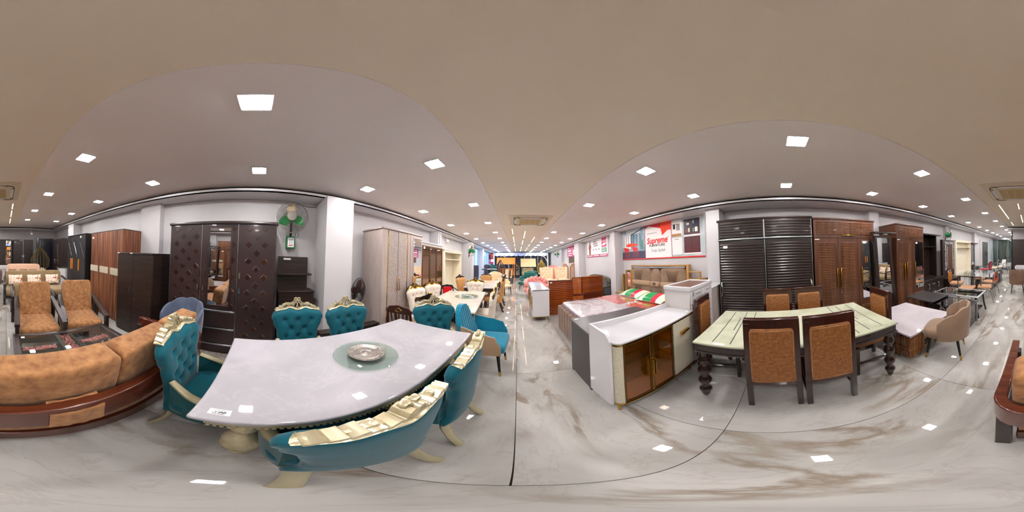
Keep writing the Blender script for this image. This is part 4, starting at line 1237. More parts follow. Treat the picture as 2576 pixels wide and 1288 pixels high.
# blue scalloped chair between sofa and wardrobe
def scallop_chair(label, m, loc, rz, legm='black_metal', tip='gold', h=0.80, group=None, lobes=5, sc=1.0, arms=True):
    t = thing('tub_chair', label, 'chair', loc, rz, group)
    sp = 104 if arms else 80
    def P(u, v, s):
        a = R(-sp + 2 * sp * u)
        r = 0.245 + 0.035 * v
        fall = abs(2 * u - 1) ** 2.2
        zt = h - (0.20 if arms else 0.05) * fall + 0.022 * abs(math.sin(u * PI * lobes)) - 0.012
        z = 0.34 + (zt - 0.34) * v
        groove = (1 - abs(math.sin(u * PI * lobes)) ** 0.45) * 0.02
        rr = r + (0.035 if s > 0 else 0.0 if s == 0 else -0.035) * (1 - 0.5 * v ** 6)
        if s < 0: rr += groove
        return (rr * math.sin(a) * sc, rr * math.cos(a) * sc - 0.0, z)
    MB().slab(60, 14, lambda u, v: P(u, v, -1), lambda u, v: P(u, v, 0)).build('back_lining', m, t, smooth=60)
    MB().slab(60, 14, lambda u, v: P(u, v, 0), lambda u, v: P(u, v, 1)).build('back_shell', m, t, smooth=60)
    MB().cush(0, -0.05, 0.40, 0.50 * sc, 0.50 * sc, 0.15, 0.55, 32, 10, 0.5).build('seat', m, t, smooth=60)
    for sx in (-1, 1):
        for sy in (-1, 1):
            l = MB().tube([(sx * 0.165, sy * 0.16 - 0.02, 0.36), (sx * 0.215, sy * 0.215 - 0.02, 0.0)], [0.021, 0.011], 10).build('leg', legm, t)
            MB().tube([(sx * 0.2035, sy * 0.2035 - 0.02, 0.085), (sx * 0.2153, sy * 0.2153 - 0.02, 0.0)], [0.0142, 0.0118], 10).build('leg_tip', tip, l)
    return t
scallop_chair('grey-blue scalloped velvet chair squeezed between sofa and wardrobe', 'blue_grey_velvet', (-1.84, -0.97, 0), 80, h=0.86)

# olive sofa with floral pillows, carved arms
def sofa_straight(name, label, loc, rz, W, fabric, wood, back_h, arms=True, scroll=True, seat_h=0.42, depth=0.72, cushions=3, roll=False):
    t = thing(name, label, 'sofa', loc, rz)
    h = W / 2
    M = Matrix.Translation((0, depth / 2 - 0.06, seat_h)) @ Matrix.Rotation(R(-9), 4, 'X')
    MB(M).cush(0, 0, (back_h - seat_h) / 2, W - 0.10, 0.16, back_h - seat_h + 0.06, 0.10, 36, 12, 0.25).build('backrest', fabric, t, smooth=60)
    MB().cush(0, -0.04, seat_h - 0.09, W - 0.12, depth - 0.06, 0.19, 0.10, 36, 10, 0.3).build('seat', fabric, t, smooth=60)
    bx('frame', wood, t, -h + 0.04, h - 0.04, -depth / 2 + 0.03, depth / 2 - 0.02, 0.17, 0.26, bevel=0.01)
    for s in (-1, 1):
        x = s * (h - 0.02)
        pf = []
        pb = []
        for i in range(13):
            z = 0.0 + 0.58 * i / 12
            wv = 0.016 * math.sin(i / 12 * PI * 5)
            pf.append((-depth / 2 + 0.0 + wv, z)); pb.append((-depth / 2 + 0.075 + wv * 0.3, z))
        MB().prism(pf + pb[::-1], x - 0.03, x + 0.03, 'x').build('leg', wood, t, bevel=0.004)
        MB().tube([(x, -depth / 2 - 0.02, 0.56), (x, -depth / 2 + 0.04, 0.61), (x, 0, 0.62), (x, depth / 2 - 0.1, 0.66)], [0.03, 0.036, 0.03, 0.03], 8, flat=1.2).build('armrest', wood, t, smooth=60)
        bx('leg', wood, t, x - 0.03, x + 0.03, depth / 2 - 0.08, depth / 2 - 0.02, 0, 0.3, bevel=0.006)
    return t
sofa_straight('sofa', 'olive fabric sofa with wavy dark legs and three floral pillows', (-0.88, -4.62, 0), 180, 1.84, 'olive_fabric', 'espresso', 0.82, depth=0.80)
def pillow(label, m, loc, rz, tilt, w_=0.42, h_=0.30, group=None, band=None, th=0.13):
    t = thing('pillow', label, 'pillow', loc, rz, group, tilt)
    def P(u, v, s):
        a, b = 2 * u - 1, 2 * v - 1
        pin = 0.06 * (1 - a * a) ; pin2 = 0.05 * (1 - b * b)
        x = a * w_ / 2 * (1 - pin2); z = b * h_ / 2 * (1 - pin)
        d = th / 2 * ((1 - a * a) * (1 - b * b)) ** 0.42
        return (x, s * d, z)
    MB().slab(16, 16, lambda u, v: P(u, v, -1), lambda u, v: P(u, v, 1)).build('cover', m, t, smooth=70)
    for (u0, u1, mm) in (band or []):
        MB().slab(10, 16, lambda u, v: P(u0 + (u1 - u0) * u, v, -1.04), lambda u, v: P(u0 + (u1 - u0) * u, v, -0.9)).build('print_band', mm, t, smooth=70)
    return t
for i, (x, lb) in enumerate([(-0.30, 'floral pillow on the olive sofa, aisle end'), (-0.86, 'floral pillow in the middle of the olive sofa'), (-1.42, 'floral pillow on the olive sofa, wall end')]):
    pillow(lb, 'floral', (x, -4.78, 0.60), 180, -20, 0.42, 0.30, 'floral pillows on the olive sofa')
sofa_straight('sofa', 'blush pink sofa with a high back, behind the olive one', (-0.67, -5.72, 0), 180, 1.36, 'blush_fabric', 'espresso', 0.93, depth=0.8)
for x, lb in [(-0.25, 'small brown pillow on the blush sofa, aisle end'), (-0.66, 'small brown pillow in the middle of the blush sofa'), (-1.0, 'small brown pillow on the blush sofa, wall end')]:
    pillow(lb, 'taupe_velvet', (x, -5.80, 0.68), 180, -14, 0.28, 0.24, 'small brown pillows on the blush sofa')
# armchair with wavy legs tucked behind the front armchairs
sofa_straight('armchair', 'olive armchair with wavy carved legs hidden behind the brown armchairs', (-0.56, -3.44, 0), 180, 0.86, 'olive_fabric', 'espresso', 0.66, depth=0.66)['category'] = 'armchair'
t = thing('side_table', 'small black side table between the armchair and the striped wardrobe', 'table', (-1.72, -3.1, 0), 90)
bx('top', 'gloss_black', t, -0.25, 0.25, -0.16, 0.16, 0.42, 0.445, bevel=0.004)
bx('side_panel', 'espresso', t, (-0.24, -0.22, -0.15, 0.15, 0, 0.42), (0.22, 0.24, -0.15, 0.15, 0, 0.42), smooth=0)
bx('drawer', 'gloss_black', t, -0.21, 0.21, -0.15, -0.13, 0.24, 0.41, bevel=0.003)

# ================================================================ RIGHT SIDE: wardrobes
t = thing('wardrobe', 'wide black wardrobe with ribbed sliding doors and silver rail', 'wardrobe', (2.75, 0.955, 0), -90)
W = 1.625
bx('carcass', 'gloss_black', t, 0, W, 0, 0.58, 0, 2.12, bevel=0.003)
MB().prism([(-0.03, 2.12), (0.58, 2.12), (0.58, 2.16), (-0.02, 2.16), (-0.035, 2.14)], -0.012, W + 0.012, 'x').build('cornice', 'espresso', t, smooth=0)
sl = None
for a, b_, z0, z1, p in [(0.03, 0.80, 1.825, 2.115, 0.048), (0.825, 1.60, 1.825, 2.115, 0.048), (0.03, 0.80, 0.05, 1.765, 0.0465), (0.835, 1.60, 0.05, 1.765, 0.0465)]:
    yy = -0.02 if a > 0.5 and z0 < 1 else -0.03
    d = bx('door', 'espresso', t, a, b_, yy, 0, z0, z1, smooth=0)
    n = int((z1 - z0) / p)
    s0 = MB().prism([(0, 0), (-0.012, 0.006), (-0.012, p * 0.55), (0, p * 0.86)], 0.012, b_ - a - 0.012, 'x').build('slat', 'espresso', d, smooth=0)
    s0.location = (a, yy, z0 + 0.004)
    for i in range(1, n):
        c = s0.copy(); COL.objects.link(c); c.location = (a, yy, z0 + 0.004 + i * p)
bx('rail', 'brushed', t, 0.0, W, -0.05, 0, 1.785, 1.808, bevel=0.004)
bx('divider_strip', 'brushed', t, (0.803, 0.822, -0.045, 0, 1.81, 2.115), (0.81, 0.822, -0.045, 0, 0.05, 1.77), (0.012, 0.022, -0.04, 0, 0.05, 1.77), (0.012, 0.022, -0.04, 0, 1.82, 2.115), (1.606, 1.616, -0.04, 0, 0.05, 1.77), (1.606, 1.616, -0.04, 0, 1.82, 2.115), smooth=0)
for x in (0.055, 1.575):
    MB().tube([(x, -0.03, 1.06), (x - 0.004, -0.07, 1.03), (x + 0.012, -0.065, 0.93), (x - 0.004, -0.07, 0.82), (x, -0.03, 0.79)], [0.010, 0.014, 0.006, 0.014, 0.008], 8).build('handle', 'chrome', t, smooth=60)
bx('price_tag', 'label_paper', t, 0.10, 0.175, -0.045, -0.042, 1.648, 1.69, smooth=0)

def rib_wardrobe(label, loc, W, H, split, D, mirror=True, xs=None, Hm=1.77):
    t = thing('wardrobe', label, 'wardrobe', loc, -90)
    bx('carcass', 'wenge_plain', t, 0, W, 0, D, 0, H - 0.03, bevel=0.002)
    bx('cornice', 'wenge_plain', t, -0.012, W + 0.012, -0.03, D, H - 0.03, H, bevel=0.008)
    d = bx('top_door', 'wenge_plain', t, 0.005, W - 0.005, -0.02, 0, Hm, H - 0.035, bevel=0.002)
    def ribs(x0, x1, z0, z1, par, p=0.030):
        mb = MB()
        n = int((z1 - z0) / p)
        for i in range(n):
            z = z0 + i * p
            mb.prism([(-0.02, z), (-0.031, z + p * 0.3), (-0.031, z + p * 0.7), (-0.02, z + p * 0.9)], x0, x1, 'x')
        mb.build('rib_panel', 'wenge_rib', par, smooth=0, kind='stuff')
    ribs(0.05, W - 0.05, Hm + 0.06, H - 0.06, d)
    bx('handle', 'gold', d, W * 0.40, W * 0.64, -0.055, -0.02, Hm + 0.035, Hm + 0.052, bevel=0.004)
    a = xs
    for k in range(2):
        dd = bx('door', 'wenge_plain', t, a[k] + 0.003, a[k + 1] - 0.003, -0.02, 0, 0.04, Hm - 0.006, bevel=0.002)
        ribs(a[k] + 0.07, a[k + 1] - 0.07, 0.10, Hm - 0.07, dd)
        x = a[k + 1] - 0.035 if k == 0 else a[k] + 0.04
        bx('handle', 'gold', dd, x - 0.011, x + 0.011, -0.055, -0.02, 0.852, 1.217, bevel=0.005)
    dd = bx('door', 'wenge_plain', t, a[2] + 0.003, W - 0.005, -0.02, 0, 0.49, Hm - 0.006, bevel=0.002)
    mw0, mw1 = a[2] + 0.09, W - 0.03
    bx('mirror_glass', 'mirror', dd, mw0, mw1, -0.026, -0.02, 0.555, 1.715, smooth=0)
    bx('mirror_bead', 'gold', dd, (mw0 - 0.008, mw0, -0.028, -0.02, 0.55, 1.72), (mw1, mw1 + 0.008, -0.028, -0.02, 0.55, 1.72), smooth=0)
    bx('handle', 'gold', dd, a[2] + 0.06, a[2] + 0.082, -0.055, -0.02, 0.852, 1.217, bevel=0.005)
    bx('price_tag', 'label_paper', dd, mw0 + 0.02, mw0 + 0.09, -0.029, -0.026, 1.66, 1.70, smooth=0)
    for z0, z1 in ((0.26, 0.48), (0.04, 0.25)):
        dr = bx('drawer', 'wenge_plain', t, a[2] + 0.003, W - 0.005, -0.02, 0, z0, z1, bevel=0.003)
        ribs(a[2] + 0.05, W - 0.04, z0 + 0.03, z1 - 0.03, dr)
        bx('handle', 'gold', dr, a[2] + 0.12, W - 0.12, -0.05, -0.02, z0 + 0.10, z0 + 0.115, bevel=0.004)
    lock(a[1] + 0.04, 0.76, t, -0.022); lock(a[2] + 0.07, 0.80, t, -0.022)
    bx('badge', 'label_paper', t, 0.02, 0.10, -0.023, -0.02, Hm - 0.035, Hm - 0.02, smooth=0)
    return t
rib_wardrobe('ribbed walnut wardrobe with gold handles beside the wide black wardrobe', (2.75, -0.70, 0), 1.25, 2.135, 0, 0.60, xs=[0.0, 0.45, 0.86])
rib_wardrobe('ribbed walnut wardrobe with gold handles standing behind the leaning dressing mirror', (2.60, -2.44, 0), 0.96, 2.11, 0, 0.74, xs=[0.0, 0.26, 0.52])

# tapering dressing mirror
t = thing('dressing_mirror', 'tapered black dressing mirror with a top shelf between the walnut wardrobes', 'mirror', (2.60, -1.84, 0), -90)
def quad(a, b, c, d_, y0, y1, nm, m, bevel=0):
    return MB().prism([a, b, c, d_], y0, y1, 'y').build(nm, m, t, bevel=bevel, smooth=0)
quad((0.02, 1.81), (0.43, 1.81), (0.61, 0.02), (0.09, 0.02), 0.03, 0.06, 'backboard', 'gloss_black', 0.004)
quad((0.02, 1.81), (0.075, 1.81), (0.165, 0.04), (0.09, 0.04), -0.01, 0.04, 'frame_side', 'espresso', 0.004)
quad((0.375, 1.81), (0.43, 1.81), (0.61, 0.04), (0.535, 0.04), -0.01, 0.04, 'frame_side', 'espresso', 0.004)
quad((0.075, 1.81), (0.375, 1.81), (0.377, 1.77), (0.078, 1.77), -0.01, 0.04, 'frame_rail', 'espresso', 0.002)
quad((0.150, 0.26), (0.512, 0.26), (0.535, 0.04), (0.165, 0.04), -0.01, 0.04, 'frame_rail', 'espresso', 0.002)
quad((0.078, 1.77), (0.377, 1.77), (0.512, 0.26), (0.150, 0.26), 0.015, 0.03, 'mirror_glass', 'mirror')
bx('top_shelf', 'espresso', t, -0.03, 0.52, -0.10, 0.08, 1.845, 1.88, bevel=0.008)
bx('shelf_light', 'label_paper', t, 0.20, 0.30, -0.08, -0.02, 1.832, 1.845, smooth=0)
bx('base_box', 'espresso', t, 0.06, 0.60, -0.08, 0.08, 0.0, 0.04, bevel=0.004)

# dark tv unit with open niche
t = thing('tv_unit', 'dark espresso unit with open back niche and low drawers beside the second walnut wardrobe', 'cabinet', (2.85, -3.60, 0), -90)
bx('back_panel', 'espresso', t, 0.05, 1.10, 0.44, 0.46, 0.6, 1.96, smooth=0)
bx('side_panel', 'espresso', t, (0.03, 0.06, 0.16, 0.46, 0.6, 1.96), (1.06, 1.10, 0.16, 0.46, 0.6, 1.96), smooth=0)
bx('top_board', 'espresso', t, 0.0, 1.16, 0.02, 0.50, 1.96, 2.0, bevel=0.006)
bx('shelf', 'espresso', t, 0.06, 1.06, 0.2, 0.44, 1.59, 1.61, smooth=0)
bx('cabinet', 'gloss_black', t, 0.0, 1.22, 0.0, 0.50, 0.0, 0.56, bevel=0.004)
bx('counter', 'espresso', t, -0.02, 1.25, -0.03, 0.5, 0.56, 0.59, bevel=0.006)
for a, b_, z0, z1 in [(0.02, 0.40, 0.04, 0.54), (0.41, 0.82, 0.29, 0.54), (0.41, 0.82, 0.04, 0.28), (0.83, 1.20, 0.04, 0.54)]:
    d = bx('door' if z1 - z0 > 0.4 else 'drawer', 'espresso', t, a, b_, -0.02, 0, z0, z1, bevel=0.004)
    if z1 - z0 > 0.4:
        x = b_ - 0.05 if a < 0.1 else a + 0.05
        MB().tube([(x, -0.02, 0.46), (x, -0.05, 0.42), (x, -0.05, 0.34), (x, -0.02, 0.30)], 0.012, 8).build('handle', 'chrome', d, smooth=60)
    else:
        MB().tube([(0.56, -0.02, z1 - 0.08), (0.58, -0.05, z1 - 0.11), (0.65, -0.05, z1 - 0.11), (0.67, -0.02, z1 - 0.08)], 0.010, 8).build('handle', 'chrome', d, smooth=60)

# dark panel with speckled border
t = thing('dresser_panel', 'tall dark dresser panel with a white speckled inlay border', 'dresser', (2.95, -5.0, 0), -90)
bx('panel', 'espresso', t, 0, 0.92, 0, 0.10, 0, 1.86, bevel=0.006)
bx('inlay_border', 'speckle', t, (0.17, 0.26, -0.008, 0, 0.75, 1.78), (0.76, 0.84, -0.008, 0, 0.75, 1.78), (0.17, 0.84, -0.008, 0, 1.70, 1.80), smooth=0)
bx('centre_panel', 'wenge_plain', t, 0.36, 0.72, -0.012, 0, 0.55, 1.62, bevel=0.004)
bx('mirror_strip', 'mirror', t, 0.31, 0.345, -0.013, 0, 0.8, 1.62, smooth=0)
bx('drawer_box', 'espresso', t, 0.05, 0.87, -0.30, 0, 0.0, 0.45, bevel=0.006)
open_unit('open cream wardrobe frame with one shelf, right wall towards the back', (3.12, -6.42, 0), -90, 1.95, 1.93).scale = (1, 0.62, 1)
wall_fan(3.02, -5.62, 2.10, -40, 0, 'round green wall fan above the speckled dresser panel', box=False, wires=20)

t = thing('dressing_table', 'dark dressing table with tall mirror after the open cream frame', 'dresser', (3.12, -8.30, 0), -90)
bx('backboard', 'espresso', t, 0.0, 0.62, 0.0, 0.03, 0.5, 1.86, bevel=0.004)
bx('mirror_glass', 'mirror', t, 0.04, 0.50, -0.008, 0, 0.64, 1.74, smooth=0)
bx('top_shelf', 'espresso', t, -0.03, 0.98, -0.10, 0.03, 1.80, 1.86, bevel=0.006)
bx('cabinet', 'espresso', t, 0, 1.05, -0.16, 0.10, 0.0, 0.50, bevel=0.006)
bx('drawer', 'gloss_black', t, 0.05, 1.0, -0.175, -0.16, 0.28, 0.47, bevel=0.004)

# passage furniture
def bent_chair(label, loc, rz, fab, wood, group=None, seat_h=0.42, sc=1.0):
    t = thing('armchair', label, 'armchair', loc, rz, group)
    MB().cush(0, -0.02, seat_h, 0.46, 0.46, 0.09, 0.4).build('seat', fab, t, smooth=60)
    MB(Matrix.Translation((0, 0.21, 0.66)) @ Matrix.Rotation(R(-10), 4, 'X')).cush(0, 0, 0, 0.38, 0.05, 0.38, 0.5).build('backrest', fab, t, smooth=60)
    MB(Matrix.Translation((0, 0.225, 0.66)) @ Matrix.Rotation(R(-10), 4, 'X')).tube([(0.22 * math.sin(R(a)), 0, 0.21 * math.cos(R(a)) ) for a in range(-150, 151, 20)], 0.018, 8).build('back_frame', wood, t, smooth=60)
    for s in (-1, 1):
        MB().tube([(s * 0.17, 0.23, 0.80), (s * 0.25, 0.10, 0.70), (s * 0.28, -0.10, 0.64), (s * 0.27, -0.22, 0.62), (s * 0.25, -0.22, 0.40)], 0.017, 8, flat=1.3).build('armrest', wood, t, smooth=60)
        MB().tube([(s * 0.22, -0.20, 0.42), (s * 0.25, -0.24, 0)], [0.02, 0.014], 8).build('leg', wood, t)
        MB().tube([(s * 0.19, 0.20, 0.44), (s * 0.23, 0.28, 0)], [0.02, 0.014], 8).build('leg', wood, t)
    return t
bent_chair('pink-red armchair with black frame in the passage', (2.25, -8.35, 0), 80, 'pink_red', 'gloss_black')
bent_chair('cream armchair with black bentwood frame near the glass partition', (2.05, -9.35, 0), 100, 'cream_leather', 'gloss_black')
bent_chair('white-draped black armchair standing before the low white table in the passage', (1.70, -9.95, 0), 150, 'sheer_white', 'gloss_black')
t = thing('coffee_table', 'low white table in front of the glass partition', 'table', (1.75, -12.0, 0), 0)
bx('top', 'white_gloss', t, -0.42, 0.42, -0.55, 0.55, 0.44, 0.48, bevel=0.006)
bx('apron', 'offwhite_panel', t, -0.40, 0.40, -0.53, 0.53, 0.28, 0.44, smooth=0)
for sx in (-1, 1):
    for sy in (-1, 1):
        MB().tube([(sx * 0.36, sy * 0.48, 0.28), (sx * 0.38, sy * 0.5, 0)], [0.02, 0.014], 8).build('leg', 'brushed', t)

def tbl(label, loc, rz, w_, d, h, topm, legm, kind='box', th=0.03, name='coffee_table', gl=False):
    t = thing(name, label, 'table', loc, rz)
    bx('tabletop', topm, t, -w_ / 2, w_ / 2, -d / 2, d / 2, h - th, h, bevel=0.004)
    if kind == 'box':
        bx('base', legm, t, -w_ / 2 + 0.08, w_ / 2 - 0.08, -d / 2 + 0.08, d / 2 - 0.08, 0.0, 0.05, bevel=0.003)
        for sx in (-1, 1):
            bx('side_panel', legm, t, sx * (w_ / 2 - 0.10) - 0.02, sx * (w_ / 2 - 0.10) + 0.02, -d / 2 + 0.08, d / 2 - 0.08, 0.05, h - th, smooth=0)
    else:
        for sx in (-1, 1):
            for sy in (-1, 1):
                MB().tube([(sx * (w_ / 2 - 0.06), sy * (d / 2 - 0.06), h - th), (sx * (w_ / 2 - 0.05), sy * (d / 2 - 0.05), 0)], [0.02, 0.015], 8).build('leg', legm, t)
    return t
tbl('dark framed table with a pale glass top behind the orange steel chairs', (1.78, -6.35, 0), 0, 1.0, 1.3, 0.50, 'white_gloss', 'espresso', 'box')
tbl('second dark glass-topped table further back along the right wall', (1.72, -7.55, 0), 0, 0.9, 0.8, 0.48, 'gloss_black', 'espresso', 'box')
t = thing('stove_table', 'white-edged tray table in front of the dark brown back wardrobe', 'table', (0.27, -7.42, 0), 0)
bx('tray', 'white_gloss', t, (-0.38, 0.38, -0.25, 0.25, 0.62, 0.66), (-0.38, -0.35, -0.25, 0.25, 0.66, 0.75), (0.35, 0.38, -0.25, 0.25, 0.66, 0.75), (-0.38, 0.38, -0.25, -0.22, 0.66, 0.75), (-0.38, 0.38, 0.22, 0.25, 0.66, 0.75), bevel=0.006)
bx('tray_floor', 'speckle', t, -0.35, 0.35, -0.22, 0.22, 0.655, 0.668, smooth=0)
bx('body', 'white_gloss', t, -0.34, 0.34, -0.20, 0.20, 0.10, 0.62, bevel=0.006)
bx('plinth', 'gloss_black', t, -0.34, 0.34, -0.20, 0.20, 0.0, 0.10, smooth=0)

# steel dining set with orange strap chairs
def steel_chair(label, loc, rz, strapm, group, seatm='peach_seat', bars=6):
    t = thing('dining_chair', label, 'chair', loc, rz, group)
    MB().cush(0, 0, 0.44, 0.40, 0.40, 0.06, 0.25).build('seat', seatm, t, smooth=60)
    for s in (-1, 1):
        MB().tube([(s * 0.17, -0.19, 0.0), (s * 0.18, -0.20, 0.36), (s * 0.185, -0.14, 0.415), (s * 0.185, 0.12, 0.41), (s * 0.18, 0.17, 0.36), (s * 0.19, 0.26, 0.0)], 0.012, 8).build('leg_frame', 'chrome', t, smooth=60)
    for k in range(bars // 2):
        x = -0.125 + 0.25 * k / (bars // 2 - 1)
        w_ = 0.032
        pts = [(x - w_, 0.17, 0.42), (x - w_, 0.235, 0.60), (x - w_, 0.235, 0.76), (x - w_ * 0.6, 0.24, 0.82), (x, 0.242, 0.84), (x + w_ * 0.6, 0.24, 0.82), (x + w_, 0.235, 0.76), (x + w_, 0.235, 0.60), (x + w_, 0.17, 0.42)]
        MB().tube(pts, 0.008, 6).build('back_loop', 'chrome', t, smooth=60)
        if strapm:
            bx('back_strap', strapm, t, (x - w_ - 0.011, x - w_ + 0.011, 0.212, 0.224, 0.48, 0.78), (x + w_ - 0.011, x + w_ + 0.011, 0.212, 0.224, 0.48, 0.78), bevel=0.003)
    return t
GS = 'steel chairs with peach seats around the glass dining table'
steel_chair('steel chair with orange straps at the wall side of the glass table', (2.22, -4.62, 0), -78, 'wicker_orange', GS)
steel_chair('bare steel loop-back chair at the near end of the glass table', (1.66, -4.12, 0), 184, None, GS)
steel_chair('steel chair with orange straps at the far end of the glass table', (1.80, -5.72, 0), 8, 'poster_orange', GS)
steel_chair('steel chair at the aisle corner of the glass table, turned sideways', (1.24, -4.42, 0), 98, None, GS)
steel_chair('steel chair with orange straps at the aisle side of the glass table', (1.28, -5.15, 0), 84, 'poster_orange', GS)
t = thing('dining_table', 'clear glass dining table on steel legs among orange strap chairs', 'table', (1.68, -4.82, 0), 0)
bx('glass_top', 'glass_clear', t, -0.50, 0.50, -0.68, 0.68, 0.75, 0.762, bevel=0.003)
for sx in (-1, 1):
    for sy in (-1, 1):
        MB().tube([(sx * 0.34, sy * 0.5, 0.75), (sx * 0.36, sy * 0.52, 0)], 0.022, 10).build('leg', 'chrome', t)
bx('frame', 'black_metal', t, (-0.36, 0.36, -0.52, -0.50, 0.70, 0.74), (-0.36, 0.36, 0.50, 0.52, 0.70, 0.74), (-0.01, 0.01, -0.5, 0.5, 0.70, 0.74), smooth=0)

# black glass coffee tables
t = thing('coffee_table', 'black glass coffee table with silver frame near the steel chairs', 'table', (1.58, -3.46, 0), 0)
bx('glass_top', 'glass_black', t, -0.52, 0.52, -0.29, 0.29, 0.478, 0.488, smooth=0)
bx('silver_frame', 'brushed', t, (-0.55, 0.55, -0.32, -0.28, 0.47, 0.492), (-0.55, 0.55, 0.28, 0.32, 0.47, 0.492), (-0.55, -0.51, -0.32, 0.32, 0.47, 0.492), (0.51, 0.55, -0.32, 0.32, 0.47, 0.492), bevel=0.005)
bx('lower_shelf', 'gloss_black', t, -0.48, 0.48, -0.24, 0.24, 0.10, 0.13, bevel=0.003)
for sx in (-1, 1):
    for sy in (-1, 1):
        l = MB().tube([(sx * 0.47, sy * 0.25, 0.475), (sx * 0.50, sy * 0.27, 0.2), (sx * 0.54, sy * 0.29, 0.0)], 0.024, 10).build('leg', 'gloss_black', t, smooth=60)
        MB().tube([(sx * 0.42, sy * 0.22, 0.484), (sx * 0.42, sy * 0.22, 0.492)], 0.03, 14).build('glass_cap', 'chrome', t)
t = thing('coffee_table', 'smoked glass coffee table on crossed chrome legs beside the black panel table', 'table', (1.42, -2.82, 0), 0)
bx('glass_top', 'glass_black', t, -0.42, 0.42, -0.28, 0.28, 0.44, 0.452, bevel=0.003)
for s in (-1, 1):
    MB().tube([(-0.30, s * 0.18, 0.435), (0.25, s * 0.18, 0.02)], 0.017, 8).tube([(0.25, s * 0.18, 0.435), (-0.30, s * 0.18, 0.02)], 0.017, 8).build('crossed_leg', 'chrome', t)
bx('base_panel', 'gloss_black', t, -0.38, -0.33, -0.2, 0.2, 0.0, 0.44, bevel=0.004)
bx('base_post', 'brushed', t, -0.40, -0.385, -0.24, -0.2, 0.0, 0.44, smooth=0)
t = thing('coffee_table', 'dark brown wooden coffee table between the marble and black glass ones', 'table', (2.05, -2.82, 0), 0)
bx('tabletop', 'dark_grey_top', t, -0.34, 0.36, -0.30, 0.30, 0.47, 0.495, bevel=0.004)
bx('pedestal', 'espresso', t, -0.22, -0.10, -0.12, 0.12, 0, 0.47, bevel=0.004)
bx('pedestal', 'wenge_plain', t, 0.02, 0.14, -0.12, 0.12, 0, 0.47, bevel=0.004)

# white marble coffee table with gold rods
t = thing('coffee_table', 'white marble coffee table with a corner cluster of copper rods', 'table', (1.76, -1.86, 0), 0)
bx('tabletop', 'white_marble', t, -0.51, 0.51, -0.50, 0.50, 0.395, 0.42, bevel=0.003)
bx('top_edge', 'rose_gold', t, -0.50, 0.50, -0.49, 0.49, 0.383, 0.395, smooth=0)
bx('glass_body', 'gloss_black', t, -0.40, 0.48, -0.47, 0.40, 0.10, 0.383, smooth=0)
bx('base_frame', 'rose_gold', t, (-0.44, 0.49, -0.48, -0.46, 0.08, 0.10), (-0.44, 0.49, 0.42, 0.44, 0.08, 0.10), (-0.46, -0.44, -0.48, 0.44, 0.08, 0.10), smooth=0)
random.seed(11)
rod = None
for i in range(44):
    if i < 24: x, y = -0.500 + 0.012 * (i % 2), 0.495 - 0.0115 * i
    else: x, y = -0.495 + 0.0125 * (i - 23), 0.500 - 0.012 * (i % 2)
    hgt = random.uniform(-0.05, 0.02)
    if rod is None:
        rod = MB().tube([(0, 0, 0), (0, 0, 0.31)], 0.0065, 8).build('copper_rod', 'rose_gold', t)
        rod.location = (x, y, 0.05)
    else:
        c = rod.copy(); COL.objects.link(c); c.location = (x, y, 0.055 + random.uniform(-0.045, 0.02) if i % 3 else 0.07)

scallop_chair('light brown scalloped tub chair beside the white marble coffee table', 'taupe_velvet', (1.02, -1.83, 0), 108, h=0.80)
scallop_chair('light brown scalloped chair standing in the aisle near the back wardrobe', 'brown_velvet', (0.40, -5.45, 0), 5, h=0.84, arms=False)

# ================================================================ RIGHT DINING SET
def leather_chair():
    t = thing('dining_chair', 'x', 'chair', (0, 0, 0), 0, 'dark wood dining chairs with brown leather around the green marble table')
    for s in (-1, 1):
        MB().prism([(0.195, 0.0), (0.235, 0.0), (0.245, 0.40), (0.245, 1.03), (0.205, 1.03), (0.200, 0.40)], s * 0.175 - 0.022, s * 0.175 + 0.022, 'x').build('leg', 'mahogany_dark', t, bevel=0.004)
        MB().prism([(-0.23, 0.0), (-0.195, 0.0), (-0.185, 0.42), (-0.235, 0.42)], s * 0.19 - 0.022, s * 0.19 + 0.022, 'x').build('leg', 'mahogany_dark', t, bevel=0.004)
        bx('side_rail', 'mahogany_dark', t, s * 0.185 - 0.012, s * 0.185 + 0.012, -0.20, 0.21, 0.37, 0.425, bevel=0.003)
        bx('stretcher', 'mahogany_dark', t, s * 0.185 - 0.01, s * 0.185 + 0.01, -0.20, 0.21, 0.16, 0.185, bevel=0.003)
    bx('back_frame', 'mahogany', t, (-0.197, 0.197, 0.202, 0.248, 0.955, 1.035), (-0.155, 0.155, 0.205, 0.245, 0.345, 0.40), (-0.197, -0.150, 0.202, 0.248, 0.38, 1.0), (0.150, 0.197, 0.202, 0.248, 0.38, 1.0), bevel=0.006)
    MB().cush(0, 0.222, 0.678, 0.312, 0.085, 0.560, 0.12, 40, 12, 0.12).build('back_pad', 'brown_leather', t, smooth=60)
    for y in (0.262, 0.182):
        MB().tube([(x, y, z) for x, z in [(-0.140, 0.42), (0.140, 0.42), (0.148, 0.43), (0.148, 0.93), (0.140, 0.94), (-0.140, 0.94), (-0.148, 0.93), (-0.148, 0.43)]], 0.0042, 5, True).build('piping', 'tan_suede', t)
    MB().cush(0, -0.01, 0.44, 0.40, 0.42, 0.09, 0.18, 32, 8, 0.35).build('seat', 'brown_leather', t, smooth=60)
    bx('seat_rail', 'mahogany_dark', t, (-0.19, 0.19, -0.225, -0.20, 0.37, 0.425), bevel=0.003)
    return t
cl = leather_chair()
cl.location = (1.365, 0.04, 0); cl.rotation_euler[2] = R(90)
cl['label'] = 'brown leather dining chair with its back to the camera, nearer the gold sideboard'
dup(cl, (1.345, -0.385, 0), 88, 'brown leather dining chair with its back to the camera, nearer the marble coffee table')
dup(cl, (1.79, 0.63, 0), 4, 'brown leather dining chair at the table end by the white drawer chest')
